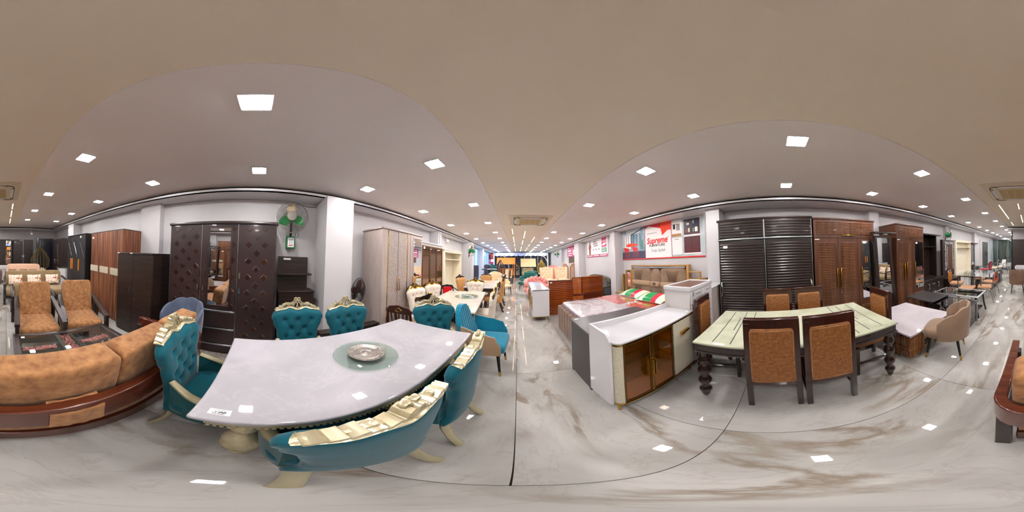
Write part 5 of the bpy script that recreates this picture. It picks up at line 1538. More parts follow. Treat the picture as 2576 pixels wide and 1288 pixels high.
dup(cl, (2.00, -0.03, 0), -90, 'brown leather dining chair in front of the black wardrobe')
dup(cl, (2.00, -0.46, 0), -90, 'brown leather dining chair in front of the ribbed walnut wardrobe')
dup(cl, (1.60, -0.97, 0), 178, 'brown leather dining chair at the table end by the marble coffee table')

t = thing('dining_table', 'green-white marble dining table with slotted lines and dark turned legs', 'table', (1.588, -0.205, 0), 0)
bx('tabletop', 'green_marble', t, -0.455, 0.455, -0.855, 0.855, 0.752, 0.77, bevel=0.003)
bx('apron', 'mahogany_dark', t, (-0.44, -0.41, -0.84, 0.84, 0.655, 0.752), (0.41, 0.44, -0.84, 0.84, 0.655, 0.752), (-0.44, 0.44, -0.84, -0.81, 0.655, 0.752), (-0.44, 0.44, 0.81, 0.84, 0.655, 0.752), bevel=0.004)
bx('moulding', 'mahogany_dark', t, (-0.452, -0.44, -0.852, 0.852, 0.66, 0.675), (0.44, 0.452, -0.852, 0.852, 0.66, 0.675), (-0.452, 0.452, -0.852, -0.84, 0.66, 0.675), (-0.452, 0.452, 0.84, 0.852, 0.66, 0.675), bevel=0.003)
for s in (-1, 1):
    for y, a, b_ in [(0.705, -0.40, 0.41), (0.60, -0.13, 0.21), (0.56, -0.41, 0.42), (0.45, -0.42, 0.42)]:
        bx('inlay_line', 'ink', t, a, b_, s * y - 0.004, s * y + 0.004, 0.7695, 0.7705, smooth=0)
for sx in (-1, 1):
    for sy in (-1, 1):
        x, y = sx * 0.375, sy * 0.80
        MB().lathe([(0.014, 0), (0.024, 0.02), (0.038, 0.07), (0.034, 0.085), (0.050, 0.105), (0.055, 0.125), (0.050, 0.145), (0.034, 0.165), (0.034, 0.19), (0.042, 0.215), (0.054, 0.24), (0.058, 0.262), (0.054, 0.285), (0.040, 0.31), (0.034, 0.335),
                    (0.040, 0.36), (0.056, 0.385), (0.060, 0.41), (0.056, 0.435), (0.042, 0.46), (0.036, 0.475), (0.042, 0.50), (0.055, 0.52), (0.057, 0.545), (0.050, 0.565), (0.042, 0.58), (0.042, 0.62), (0.055, 0.66)], x, y, 22).build('leg', 'mahogany_dark', t, smooth=60)
bx('price_tag', 'label_paper', t, -0.44, -0.415, 0.60, 0.69, 0.7702, 0.7708, smooth=0)

# ================================================================ SIDEBOARD, DESK, CHEST
t = thing('sideboard', 'white sideboard with bronze glass doors, marble top and gold trim', 'sideboard', (0.60, 0.93, 0), 0)
W = 1.06
MB().prism([(0.05, 0.10), (0.38, 0.10), (0.38, 0.93), (0.11, 0.93), (0.07, 0.90), (0.05, 0.86)], -0.004, 0.018, 'x').build('side_panel', 'white_gloss', t, bevel=0.003)
bx('back_ledge', 'white_gloss', t, 0.0, W, 0.36, 0.38, 0.10, 0.93, bevel=0.006)
pl = [(0.018, 0.03)] + [(0.075 - 0.055 * math.cos(R(a)), 0.055 - 0.055 * math.sin(R(a))) for a in range(0, 91, 15)]
corner = [(0.02 + 0.055 * (1 - math.cos(R(a))), 0.055 - 0.055 * math.sin(R(a))) for a in range(0, 91, 15)]
MB().prism(corner + [(0.075, 0.36), (0.02, 0.36)], 0.13, 0.835, 'z').build('corner_post', 'cream_weave', t, smooth=40)
top = [(0.012 + 0.06 * (1 - math.cos(R(a))), 0.05 - 0.06 * math.sin(R(a))) for a in range(0, 91, 15)]
MB().prism(top + [(W, -0.01), (W, 0.36), (0.012, 0.36)], 0.856, 0.872, 'z').build('marble_top', 'grey_marble_top', t, bevel=0.003, smooth=40)
MB().prism([(x + 0.004, y + 0.004) for x, y in top] + [(W - 0.004, -0.004), (W - 0.004, 0.355), (0.016, 0.355)], 0.836, 0.857, 'z').build('gold_band', 'gold', t, smooth=40)
MB().prism([(x + 0.002, y + 0.0) for x, y in top] + [(W - 0.002, -0.008), (W - 0.002, 0.355), (0.014, 0.355)], 0.118, 0.132, 'z').build('gold_base', 'gold', t, smooth=40)
bx('floor_board', 'white_gloss', t, 0.03, W - 0.01, 0.02, 0.36, 0.132, 0.15, smooth=0)
bx('inner_back', 'cream_weave', t, 0.08, 0.66, 0.33, 0.345, 0.15, 0.835, smooth=0)
bx('divider', 'white_gloss', t, 0.655, 0.672, 0.015, 0.36, 0.132, 0.836, smooth=0)
for z in (0.38, 0.60):
    bx('glass_shelf', 'glass_table', t, 0.08, 0.655, 0.04, 0.33, z, z + 0.008, smooth=0)
for a, b_ in ((0.078, 0.352), (0.368, 0.652)):
    d = bx('door', 'bronze_frame', t, (a, a + 0.014, 0.0, 0.014, 0.14, 0.832), (b_ - 0.014, b_, 0.0, 0.014, 0.14, 0.832), (a, b_, 0.0, 0.014, 0.14, 0.15), (a, b_, 0.0, 0.014, 0.822, 0.832), smooth=0)
    bx('pane', 'glass_bronze', d, a + 0.012, b_ - 0.012, 0.004, 0.009, 0.148, 0.824, smooth=0)
bx('gold_post', 'gold', t, 0.353, 0.367, -0.004, 0.012, 0.14, 0.832, smooth=0)
for x in (0.345, 0.368):
    bx('handle', 'gold', t, x, x + 0.009, -0.035, 0.0, 0.375, 0.575, bevel=0.003)
bx('drawer', 'cream_weave', t, 0.675, 1.05, 0.0, 0.016, 0.70, 0.832, bevel=0.002)
MB().prism([(0.78, 0.705), (0.93, 0.705), (0.93, 0.685), (0.78, 0.665)], -0.03, 0.0, 'y').build('handle', 'gold', t, bevel=0.003)
bx('door', 'cream_weave', t, 0.675, 1.05, 0.0, 0.016, 0.14, 0.695, bevel=0.002)
for x, y in ((0.05, 0.04), (0.05, 0.33), (1.0, 0.04), (1.0, 0.33)):
    MB().cyl(x, y, 0.0, 0.12, 0.0145, 14).lathe([(0.02, 0.098), (0.02, 0.118)], x, y, 14).build('leg', 'gold', t)
bx('price_tag', 'label_paper', t, 0.98, 1.03, 0.03, 0.06, 0.8722, 0.873, smooth=0)

t = thing('desk', 'dark grey desk standing between the white sideboard and the bed', 'desk', (0.62, 1.335, 0), 0)
bx('desktop', 'dark_grey_top', t, 0.0, 1.0, 0.0, 0.55, 0.755, 0.785, bevel=0.003)
bx('side_panel', 'dark_grey_panel', t, (0.0, 0.02, 0.02, 0.53, 0.03, 0.755), (0.98, 1.0, 0.02, 0.53, 0.03, 0.755), smooth=0)
bx('edge_band', 'offwhite_panel', t, -0.003, 0.002, 0.525, 0.535, 0.03, 0.755, smooth=0)
bx('modesty_panel', 'dark_grey_panel', t, 0.02, 0.98, 0.40, 0.42, 0.2, 0.755, smooth=0)
bx('foot', 'gloss_black', t, (0.0, 0.03, 0.02, 0.06, 0, 0.03), (0.0, 0.03, 0.49, 0.53, 0, 0.03), (0.97, 1.0, 0.02, 0.06, 0, 0.03), (0.97, 1.0, 0.49, 0.53, 0, 0.03), smooth=0)
bx('price_tag', 'label_paper', t, 0.03, 0.08, 0.49, 0.51, 0.785, 0.7858, smooth=0)

t = thing('chest_of_drawers', 'tall white plastic chest of drawers behind the dining chair', 'chest', (1.67, 0.945, 0), 0)
bx('body', 'offwhite_panel', t, 0.0, 0.66, 0.02, 0.40, 0.07, 1.12, bevel=0.008)
bx('top_rim', 'white_gloss', t, (-0.01, 0.67, 0.0, 0.03, 1.10, 1.155), (-0.01, 0.67, 0.38, 0.41, 1.10, 1.155), (-0.01, 0.02, 0.0, 0.41, 1.10, 1.155), (0.64, 0.67, 0.0, 0.41, 1.10, 1.155), bevel=0.010)
bx('top_mat', 'wenge_plain', t, 0.02, 0.64, 0.03, 0.38, 1.12, 1.142, smooth=0)
for j in range(6):
    for a, b_ in ((0.015, 0.325), (0.335, 0.645)):
        z0 = 0.09 + j * 0.168
        d = bx('drawer', 'white_gloss', t, a, b_, 0.0, 0.022, z0, z0 + 0.16, bevel=0.006)
        bx('grip_slot', 'ink', d, (a + 0.10, b_ - 0.07, -0.002, 0.004, z0 + 0.115, z0 + 0.122), smooth=0)
        bx('rib_line', 'grey_print', d, (a + 0.10, b_ - 0.07, -0.001, 0.004, z0 + 0.075, z0 + 0.079), (a + 0.10, b_ - 0.07, -0.001, 0.004, z0 + 0.04, z0 + 0.044), smooth=0)
bx('sticker', 'grey_print', t, 0.03, 0.075, -0.003, 0.0, 1.03, 1.085, smooth=0)
for x in (0.05, 0.61):
    for y in (0.06, 0.34):
        MB().lathe([(0.02, 0), (0.026, 0.01), (0.026, 0.05), (0.015, 0.07)], x, y, 12).build('castor', 'champagne', t)

t = thing('counter_cabinet', 'grey counter with a glass top between the white chest and black wardrobe', 'cabinet', (2.40, 1.0, 0), 0)
bx('body', 'taupe_wood', t, 0.0, 0.62, 0.0, 0.50, 0.0, 0.99, bevel=0.003)
bx('glass_top', 'grey_marble_top', t, -0.01, 0.63, -0.01, 0.51, 0.99, 1.005, bevel=0.002)

# ================================================================ BED
t = thing('bed', 'double bed with brown channel-tufted base and padded headboard panels', 'bed', (0.86, 1.86, 0), 0)
for k in range(9):
    MB().cush(0.05, 0.09 + k * 0.172, 0.29, 0.13, 0.19, 0.55, 0.22, 18, 12, 0.22).build('footboard_channel', 'brown_velvet', t, smooth=60)
bx('side_rail', 'brown_velvet', t, (0.08, 2.3, 0.02, 0.10, 0.08, 0.50), (0.08, 2.3, 1.48, 1.56, 0.08, 0.50), bevel=0.02)
bx('bed_deck', 'brown_velvet', t, 0.08, 2.3, 0.05, 1.53, 0.30, 0.46, smooth=0)
# headboard on the wall: frame, light strip, padded panels
bx('headboard_frame', 'oak_tan', t, (2.30, 2.44, -0.03, 0.03, 0.0, 1.365), (2.30, 2.44, 1.87, 1.93, 0.0, 1.365), (2.30, 2.44, -0.03, 1.93, 1.335, 1.365), bevel=0.004)
bx('headboard_board', 'brown_velvet', t, 2.36, 2.44, 0.03, 1.87, 0.0, 1.335, smooth=0)
bx('light_rail', 'brushed', t, 2.30, 2.33, 0.06, 1.86, 1.285, 1.325, bevel=0.003)
for a, b_ in ((1.12, 1.86), (0.03, 0.78)):
    p = MB().cush(2.345, (a + b_) / 2, 0.90, 0.15, b_ - a, 0.76, 0.35, 32, 14, 0.22).build('headboard_pad', 'taupe_velvet', t, smooth=60)
    c0_ = (a + b_) / 2 + (0.1 if a > 1 else 0.0)
    for i in range(9):
        q = (i - 4) * 0.028
        MB().tube([(2.268, c0_ + q * 1.6, 1.22), (2.262, c0_ + q, 1.05), (2.262, c0_ + q * 0.9, 0.97)], [0.002, 0.010, 0.012], 5).build('fabric_pleat', 'brown_velvet', p, smooth=60)
        MB().tube([(2.262, c0_ + q * 0.9, 0.79), (2.262, c0_ + q, 0.72), (2.268, c0_ + q * 1.5, 0.58)], [0.012, 0.010, 0.002], 5).build('fabric_pleat', 'brown_velvet', p, smooth=60)
    MB().cush(2.30, (a + b_) / 2, 0.875, 0.11, b_ - a - 0.02, 0.13, 0.2, 24, 8, 0.2).build('band', 'beige_band', p, smooth=60)
pd = MB().cush(2.325, 0.95, 0.92, 0.16, 0.36, 0.70, 0.9, 32, 14, 0.75).build('centre_pad', 'taupe_velvet', t, smooth=60)
MB().cush(2.28, 0.95, 0.875, 0.11, 0.30, 0.13, 0.2, 24, 8, 0.2).build('band', 'beige_band', pd, smooth=60)
for q in (-0.018, 0.018):
    MB(Matrix.Translation((2.222, 0.95 + q, 0.88)) @ Matrix.Rotation(R(90), 4, 'Y')).tube([(0.028 * math.cos(R(a)), 0.026 * math.sin(R(a)), 0) for a in range(0, 360, 20)], 0.006, 6, True).build('ring_emblem', 'ink', pd)
MB().tube([(2.285, 1.135 + 0.01 * math.sin(i), 1.28 - 0.07 * i) if False else (2.29, 0.95 + s_ * 0.2 * math.cos(R(-70 + 14 * i)) , 0.93 + 0.36 * math.sin(R(-70 + 14 * i))) for s_ in (1,) for i in range(11)], 0.008, 6).tube([(2.29, 0.95 - 0.2 * math.cos(R(-70 + 14 * i)), 0.93 + 0.36 * math.sin(R(-70 + 14 * i))) for i in range(11)], 0.008, 6).build('satin_piping', 'beige_band', t)
# stepped side towers with mirror panels
bx('side_tower', 'oak_tan', t, (2.28, 2.34, 1.93, 1.96, 0.42, 1.22), (2.28, 2.34, 2.16, 2.19, 0.42, 1.22), (2.28, 2.34, 1.93, 2.19, 1.20, 1.22), (2.28, 2.34, 2.33, 2.36, 0.42, 1.09), (2.28, 2.34, 2.18, 2.36, 1.07, 1.09), (2.34, 2.36, 1.93, 2.36, 0.42, 1.09), bevel=0.002)
bx('mirror_panel', 'mirror', t, 2.31, 2.325, 1.96, 2.16, 0.44, 1.20, smooth=0)
bx('mirror_panel', 'glass_table', t, 2.31, 2.325, 2.19, 2.33, 0.44, 1.07, smooth=0)
bx('side_tower', 'oak_tan', t, (2.28, 2.36, -0.32, -0.29, 0.42, 1.21), (2.28, 2.36, -0.30, -0.03, 1.19, 1.21), (2.28, 2.36, -0.47, -0.32, 1.05, 1.07), (2.28, 2.36, -0.47, -0.44, 0.42, 1.07), (2.34, 2.36, -0.44, -0.03, 0.42, 1.05), bevel=0.002)
t = thing('mattress', 'plastic-wrapped mattress with red and purple printed panels on the bed', 'mattress', (0.92, 1.90, 0.46), 0)
mb = MB()
mb.cush(1.12, 0.74, 0.10, 2.24, 1.46, 0.20, 0.07, 48, 12, 0.25)
mb.build('cover', 'mattress_white', t, smooth=60)
bx('print_panel', 'print_red', t, 0.85, 1.32, 0.62, 1.44, 0.2005, 0.203, smooth=0)
bx('print_panel', 'print_red', t, 0.90, 1.45, 0.05, 0.50, 0.2005, 0.203, smooth=0)
bx('print_panel', 'print_purple', t, 0.06, 0.36, 0.05, 0.35, 0.2005, 0.203, smooth=0)
bx('print_panel', 'print_purple', t, -0.004, 0.0, 0.05, 1.40, 0.04, 0.16, smooth=0)
for a, b_, c, d_ in [(1.15, 1.28, 0.70, 0.95), (1.15, 1.25, 0.12, 0.30)]:
    bx('logo_print', 'wicker_yellow', t, a, b_, c, d_, 0.203, 0.2045, smooth=0)
MB().surf(50, 34, lambda u, v: (0.02 + 2.2 * u, 0.02 + 1.44 * v, 0.206 + 0.006 * math.sin(u * 61 + 7 * math.sin(v * 9)) * math.sin(v * 37 + 5 * math.sin(u * 11)) + 0.003)).build('plastic_wrap', 'plastic_film', t, smooth=60, fixn=False)
def bag(label, loc, rz, rx):
    p = pillow(label, 'pillow_cream', loc, rz, rx, 0.66, 0.40, 'packed pillows on the wrapped mattress', [(0.30, 0.62, 'print_green'), (0.62, 0.80, 'print_crimson'), (0.02, 0.14, 'print_green')], 0.15)
    return p
bag('packed pillow with green and red print, farther from the white chest', (2.45, 2.85, 0.735), -90, -78)
bag('packed pillow with green and red print, half hidden by the white chest', (2.38, 2.20, 0.735), -88, -78)

t = thing('nightstand', 'tan wooden nightstand with white knob beside the bed headboard', 'nightstand', (3.30, 3.46, 0), -90)
t.location = (2.91, 4.30, 0)
bx('body', 'oak_tan', t, 0.0, 0.46, 0.0, 0.42, 0.06, 0.50, bevel=0.003)
bx('base', 'oak_tan', t, -0.10, 0.50, -0.06, 0.42, 0.0, 0.30, bevel=0.003)
bx('top', 'oak_tan', t, -0.01, 0.47, -0.01, 0.43, 0.50, 0.515, bevel=0.003)
d = bx('drawer', 'oak_tan', t, 0.02, 0.44, -0.015, 0.0, 0.32, 0.48, bevel=0.003)
MB().cush(0.23, -0.03, 0.40, 0.03, 0.03, 0.03, 1, 12, 8).build('knob', 'white_gloss', d)

# ================================================================ LEFT AISLE: further dining sets
CREAM_TUFT = [(-0.12, 0.84), (0.0, 0.84), (0.12, 0.84), (-0.06, 0.74), (0.06, 0.74)]
G2 = 'cream tufted chairs with gilt-carved dark crests'
k0 = carved_chair('dining_chair', 'cream tufted chair with gilt crest at the wall side, nearer the taupe wardrobe', 'cream_fabric', 'cream_fabric', 'cream_fabric', 'mahogany_dark', 'solid', G2, CREAM_TUFT, 'gold', arms=False)
k0.location = (-1.62, 2.62, 0); k0.rotation_euler[2] = R(82)
dup(k0, (-1.66, 3.30, 0), 74, 'cream tufted chair with gilt crest at the wall side, beside the red plastic chair', G2)
dup(k0, (-1.13, 2.20, 0), 184, 'cream carved chair seen from behind, just beyond the tilted teal chair', G2)
dup(k0, (-1.12, 4.12, 0), 8, 'cream tufted chair with gilt crest at the far end of the second dining table', G2)
dup(k0, (-0.70, 2.72, 0), -82, 'cream carved chair on the aisle side of the second table, nearer the camera', G2)
dup(k0, (-0.74, 3.32, 0), -84, 'cream carved chair on the aisle side of the second table, farther from the camera', G2)
def simple_table(label, loc, rz, w_, d, topm, aprm):
    t = thing('dining_table', label, 'table', loc, rz)
    bx('tabletop', topm, t, -w_ / 2, w_ / 2, -d / 2, d / 2, 0.75, 0.78, bevel=0.008)
    bx('apron', aprm, t, (-w_ / 2 + 0.03, w_ / 2 - 0.03, -d / 2 + 0.03, -d / 2 + 0.06, 0.66, 0.75), (-w_ / 2 + 0.03, w_ / 2 - 0.03, d / 2 - 0.06, d / 2 - 0.03, 0.66, 0.75), (-w_ / 2 + 0.03, -w_ / 2 + 0.06, -d / 2 + 0.03, d / 2 - 0.03, 0.66, 0.75), (w_ / 2 - 0.06, w_ / 2 - 0.03, -d / 2 + 0.03, d / 2 - 0.03, 0.66, 0.75), bevel=0.004)
    for sx in (-1, 1):
        for sy in (-1, 1):
            MB().lathe([(0.03, 0), (0.05, 0.06), (0.03, 0.12), (0.06, 0.24), (0.04, 0.42), (0.055, 0.5), (0.04, 0.6), (0.06, 0.67)], sx * (w_ / 2 - 0.12), sy * (d / 2 - 0.14), 14).build('leg', aprm, t, smooth=50)
    return t
simple_table('beige marble dining table with dark apron, second along the aisle', (-1.13, 3.02, 0), 6, 0.92, 1.72, 'beige_marble', 'espresso')
simple_table('cream marble dining table with dark apron, third along the aisle', (-1.15, 5.55, 0), 4, 0.98, 1.95, 'beige_marble', 'espresso')
t = thing('lazy_susan', 'round glass lazy susan on the second dining table', 'turntable', (-1.03, 3.22, 0.78))
MB().lathe([(0.06, 0), (0.06, 0.012)], 0, 0, 24).build('bearing', 'chrome', t)
MB().lathe([(0.24, 0), (0.242, 0.003), (0.24, 0.006)], 0, 0, 48, 0.012).build('glass_disc', 'glass_table', t)
MB().lathe([(0.03, 0), (0.09, 0.01), (0.11, 0.028), (0.105, 0.028), (0.05, 0.012), (0.001, 0.012)], 0, 0, 28, 0.018).build('glass_bowl', 'glass_clear', t, smooth=50)
G3 = 'tan leather chairs with dark carved crests around the third dining table'
a0 = carved_chair('dining_chair', 'tan leather chair with dark carved crest at the wall side of the third table', 'amber_leather', 'amber_leather', 'amber_leather', 'mahogany', 'open', G3, [], arms=False)
a0.location = (-1.72, 5.35, 0); a0.rotation_euler[2] = R(70)
dup(a0, (-1.34, 6.62, 0), 0, 'tan leather chair with dark carved crest at the far end of the third table', G3)
dup(a0, (-0.74, 4.95, 0), -84, 'tan leather chair with dark carved crest on the aisle side, seen edge-on', G3)
dup(a0, (-0.76, 5.75, 0), -84, 'tan leather chair with dark carved crest on the aisle side, farther one seen edge-on', G3)

def plastic_chair(label, loc, rz, body, panel, emblem=None):
    t = thing('plastic_chair', label, 'chair', loc, rz)
    MB().cush(0, -0.02, 0.42, 0.44, 0.44, 0.05, 0.3).build('seat', panel, t, smooth=60)
    MB().prism([(-0.20, 0.76), (-0.16, 0.82), (0, 0.85), (0.16, 0.82), (0.20, 0.76), (0.19, 0.71), (-0.19, 0.71)], 0.225, 0.25, 'y').build('top_rail', body, t, bevel=0.008)
    for k in range(5):
        x = -0.13 + 0.065 * k
        MB().tube([(x * 0.8, 0.19, 0.43), (x, 0.237, 0.72)], 0.014, 6, flat=0.5).build('back_slat', panel if emblem is None else body, t)
    for s in (-1, 1):
        MB().tube([(s * 0.19, 0.235, 0.76), (s * 0.25, 0.14, 0.70), (s * 0.285, -0.02, 0.655), (s * 0.28, -0.17, 0.63), (s * 0.26, -0.20, 0.52), (s * 0.23, -0.20, 0.40)], 0.018, 8, flat=1.4).build('armrest', body, t, smooth=60)
        MB().tube([(s * 0.20, -0.19, 0.42), (s * 0.24, -0.23, 0)], [0.026, 0.018], 8).build('leg', body, t)
        MB().tube([(s * 0.18, 0.24, 0.74), (s * 0.19, 0.20, 0.42), (s * 0.22, 0.27, 0)], [0.018, 0.024, 0.018], 8).build('leg', body, t)
    if emblem:
        MB().tube([(0.045 * math.sin(R(a)) * (1 + 0.4 * math.cos(R(3 * a))), 0.254, 0.775 + 0.03 * math.cos(R(a))) for a in range(0, 360, 15)], 0.004, 5, True).build('gilt_emblem', emblem, t)
    else:
        bx('front_panel', panel, t, -0.13, 0.13, 0.21, 0.225, 0.46, 0.78, bevel=0.01)
    return t
plastic_chair('dark brown plastic armchair with slatted back and gilt emblem by the taupe wardrobe', (-1.64, 2.02, 0), 196, 'brown_plastic', 'peach_seat', 'gold')
plastic_chair('red plastic armchair with black arms beside the cream open wardrobe', (-1.88, 4.26, 0), 40, 'gloss_black', 'red_plastic')

def barrel_chair(label, loc, rz, inner, outer, h=0.80, group=None):
    t = thing('armchair', label, 'armchair', loc, rz, group)
    def P(u, v, s):
        a = R(-115 + 230 * u)
        zt = h - 0.20 * abs(2 * u - 1) ** 1.5
        r = 0.27 + 0.03 * v + s * 0.02
        return (r * math.sin(a), r * math.cos(a), 0.36 + (zt - 0.36) * v)
    MB().slab(30, 8, lambda u, v: P(u, v, -1), lambda u, v: P(u, v, 0)).build('back_lining', inner, t, smooth=60)
    MB().slab(30, 8, lambda u, v: P(u, v, 0), lambda u, v: P(u, v, 1)).build('back_shell', outer, t, smooth=60)
    MB().cush(0, -0.06, 0.43, 0.50, 0.52, 0.11, 0.4).build('seat', inner, t, smooth=60)
    for sx in (-1, 1):
        for sy in (-1, 1):
            MB().tube([(sx * 0.19, sy * 0.19 - 0.02, 0.40), (sx * 0.21, sy * 0.22 - 0.02, 0)], [0.022, 0.014], 8).build('leg', 'mahogany_dark', t)
    return t
barrel_chair('cream and dark brown barrel chair beside the aisle past the third table', (-0.62, 7.55, 0), 50, 'cream_leather', 'mahogany_dark')
barrel_chair('cream high-backed barrel chair with pale front near the dark bar table', (-1.12, 8.35, 0), 20, 'cream_leather', 'mahogany_dark', 1.05)
t = thing('bar_table', 'round dark bar table in front of the orange wicker swing', 'table', (-1.62, 9.15, 0), 0)
MB().lathe([(0.42, 1.10), (0.45, 1.12), (0.45, 1.14), (0.42, 1.16), (0.001, 1.16)], 0, 0, 28).build('tabletop', 'mahogany_dark', t)
MB().lathe([(0.22, 0), (0.22, 0.03), (0.05, 0.08), (0.045, 1.1), (0.1, 1.11)], 0, 0, 16).build('pedestal', 'mahogany_dark', t)
G4 = 'dark and cream dining chairs near the curtain'
def slim_chair(label, loc, rz, group=G4, fab='cream_leather'):
    t = thing('dining_chair', label, 'chair', loc, rz, group)
    MB().cush(0, 0, 0.45, 0.42, 0.42, 0.08, 0.3, 20, 8).build('seat', fab, t, smooth=60)
    bx('back_pad', fab, t, -0.18, 0.18, 0.19, 0.22, 0.52, 0.98, bevel=0.01)
    for s in (-1, 1):
        MB().prism([(0.19, 0), (0.24, 0), (0.235, 0.5), (0.26, 1.02), (0.225, 1.02), (0.20, 0.5)], s * 0.19 - 0.02, s * 0.19 + 0.02, 'x').build('leg', 'mahogany_dark', t)
        bx('leg', 'mahogany_dark', t, s * 0.19 - 0.018, s * 0.19 + 0.018, -0.20, -0.165, 0, 0.43)
    return t
s0 = slim_chair('dark and cream dining chair on the aisle beyond the barrel chair', (-0.72, 9.3, 0), -88)
dup(s0, (-0.70, 10.1, 0), -88, 'dark and cream dining chair on the aisle, second beyond the barrel chair')
dup(s0, (-0.62, 11.9, 0), -80, 'cream dining chair on the aisle nearest to the curtain')
dup(s0, (-0.80, 12.95, 0), 10, 'cream dining chair facing the camera in front of the orange swing')
simple_table('dark dining table with pale top in front of the orange swing', (-1.35, 10.05, 0), 0, 0.85, 0.95, 'white_gloss', 'espresso')
t = thing('high_back_panel', 'charcoal channel-tufted tall chair back beside the left windows', 'chair', (-2.27, 8.55, 0), -10)
for k in range(8):
    MB().cush(-0.18 + 0.051 * k, 0.0, 1.02, 0.06, 0.10, 0.70, 0.5, 10, 10, 0.3).build('back_channel', 'navy_fabric', t, smooth=60)
    MB().cush(-0.18 + 0.051 * k, -0.01, 0.58, 0.06, 0.12, 0.30, 0.5, 10, 8, 0.3).build('back_channel', 'navy_fabric', t, smooth=60)
MB().cush(0, -0.24, 0.42, 0.46, 0.48, 0.12, 0.3).build('seat', 'navy_fabric', t, smooth=60)
for sx in (-1, 1):
    for y in (-0.42, 0.0):
        bx('leg', 'mahogany_dark', t, sx * 0.19 - 0.02, sx * 0.19 + 0.02, y - 0.02, y + 0.02, 0, 0.38)
barrel_chair('navy high-backed armchair by the far left window', (-2.25, 11.9, 0), 20, 'navy_fabric', 'navy_fabric', 1.38)
barrel_chair('dark teal high-backed armchair next to the navy one', (-1.88, 12.6, 0), 20, 'teal_green', 'teal_green', 1.36)

# ================================================================ FAR END
t = thing('curtain', 'dark navy curtain covering the far end wall', 'curtain', (0.35, 16.42, 0), 0)
n = 150
def fold(u, v, d): return (-2.65 + 5.3 * u, 0.03 * math.sin(u * 120) + d, 0.0 + 2.30 * v)
MB().slab(n, 2, lambda u, v: fold(u, v, -0.01), lambda u, v: fold(u, v, 0.01)).build('drape', 'navy_cloth', t, smooth=60)
for x in (0.35, 1.0, 1.7):
    bx('rope_light', 'sheer_white', t, x - 0.01, x + 0.01, -0.06, -0.05, 0.6, 2.2, smooth=0)
t = thing('valance', 'white and blue scalloped valance along the top of the dark curtain', 'valance', (0.35, 16.34, 2.5), 0)
pts = [(-2.65, 0.0)]
for i in range(80):
    x = -2.65 + 5.3 * i / 79
    pts.append((x, -0.26 - 0.07 * abs(math.sin(i * PI / 79 * 11)) - 0.015 * math.sin(i * 2.1)))
pts.append((2.65, 0.0))
MB().prism(pts, -0.01, 0.01, 'y').build('scalloped_cloth', 'valance', t, smooth=0)
struct('trim_5', MB().box(3.0, 3.10, 16.2, 16.4, 0, 2.5).box(-2.42, -2.32, 16.2, 16.4, 0, 2.5), 'white_trim', smooth=0)

def swing_sofa(label, loc, rz, W, m, frame, H=1.88, canopy=0.55, seat=True):
    t = thing('garden_swing', label, 'swing', loc, rz)
    MB().prism([(-0.50, H - canopy), (-0.46, H - canopy + 0.04), (-0.16, H), (0.30, H - 0.05), (0.32, H - 0.10), (-0.14, H - 0.06)], -W / 2, W / 2, 'x').build('canopy', m, t, bevel=0.02)
    for s in (-1, 1):
        MB().tube([(s * (W / 2 - 0.08), -0.45, 0), (s * (W / 2 - 0.08), -0.1, H - 0.08), (s * (W / 2 - 0.08), 0.40, 0)], 0.028, 8).build('post', frame, t)
        MB().tube([(s * (W / 2 - 0.2), 0, H - 0.1), (s * (W / 2 - 0.2), -0.2, 0.75)], 0.012, 6).build('hanger', frame, t)
    bx('seat', m, t, -W / 2 + 0.15, W / 2 - 0.15, -0.30, 0.22, 0.42, 0.50, bevel=0.03)
    bx('backrest', m, t, -W / 2 + 0.15, W / 2 - 0.15, 0.18, 0.26, 0.50, 1.02, bevel=0.03)
    bx('arm', m, t, (-W / 2 + 0.13, -W / 2 + 0.20, -0.30, 0.22, 0.50, 0.70), (W / 2 - 0.20, W / 2 - 0.13, -0.30, 0.22, 0.50, 0.70), bevel=0.02)
    return t
swing_sofa('orange wicker canopy swing before the dark curtain', (-0.97, 14.0, 0), 0, 1.55, 'wicker_orange', 'wicker_orange', 1.93, 0.55)
swing_sofa('cream canopy swing with dark green frame before the dark curtain', (0.93, 14.4, 0), 0, 1.32, 'wicker_cream', 'iron_green', 1.86, 0.72)
egg_swing('yellow wicker hanging egg chair by the right end of the curtain', (1.95, 13.2, 0), -65, 'wicker_yellow', 1.06, 'white_trim')
egg_swing('brown hanging basket chair with arched stand in front of the orange swing', (-1.22, 11.55, 0), -65, 'mahogany', 1.06, 'champagne')
t = thing('floor_mirror', 'arched dark-framed floor mirror between the two canopy swings', 'mirror', (0.01, 16.1, 0), 0)
ar = [(0.17 * math.cos(R(a)), 1.30 + 0.2 * math.sin(R(a))) for a in range(0, 181, 15)]
MB().prism(ar + [(-0.17, 0.30), (0.17, 0.30)], -0.012, 0, 'y').build('mirror_glass', 'mirror', t, smooth=0)
ar = [(0.23 * math.cos(R(a)), 1.30 + 0.26 * math.sin(R(a))) for a in range(0, 181, 15)]
MB().prism(ar + [(-0.23, 0.0), (0.23, 0.0)], 0, 0.04, 'y').build('frame', 'poster_navy', t, smooth=0)

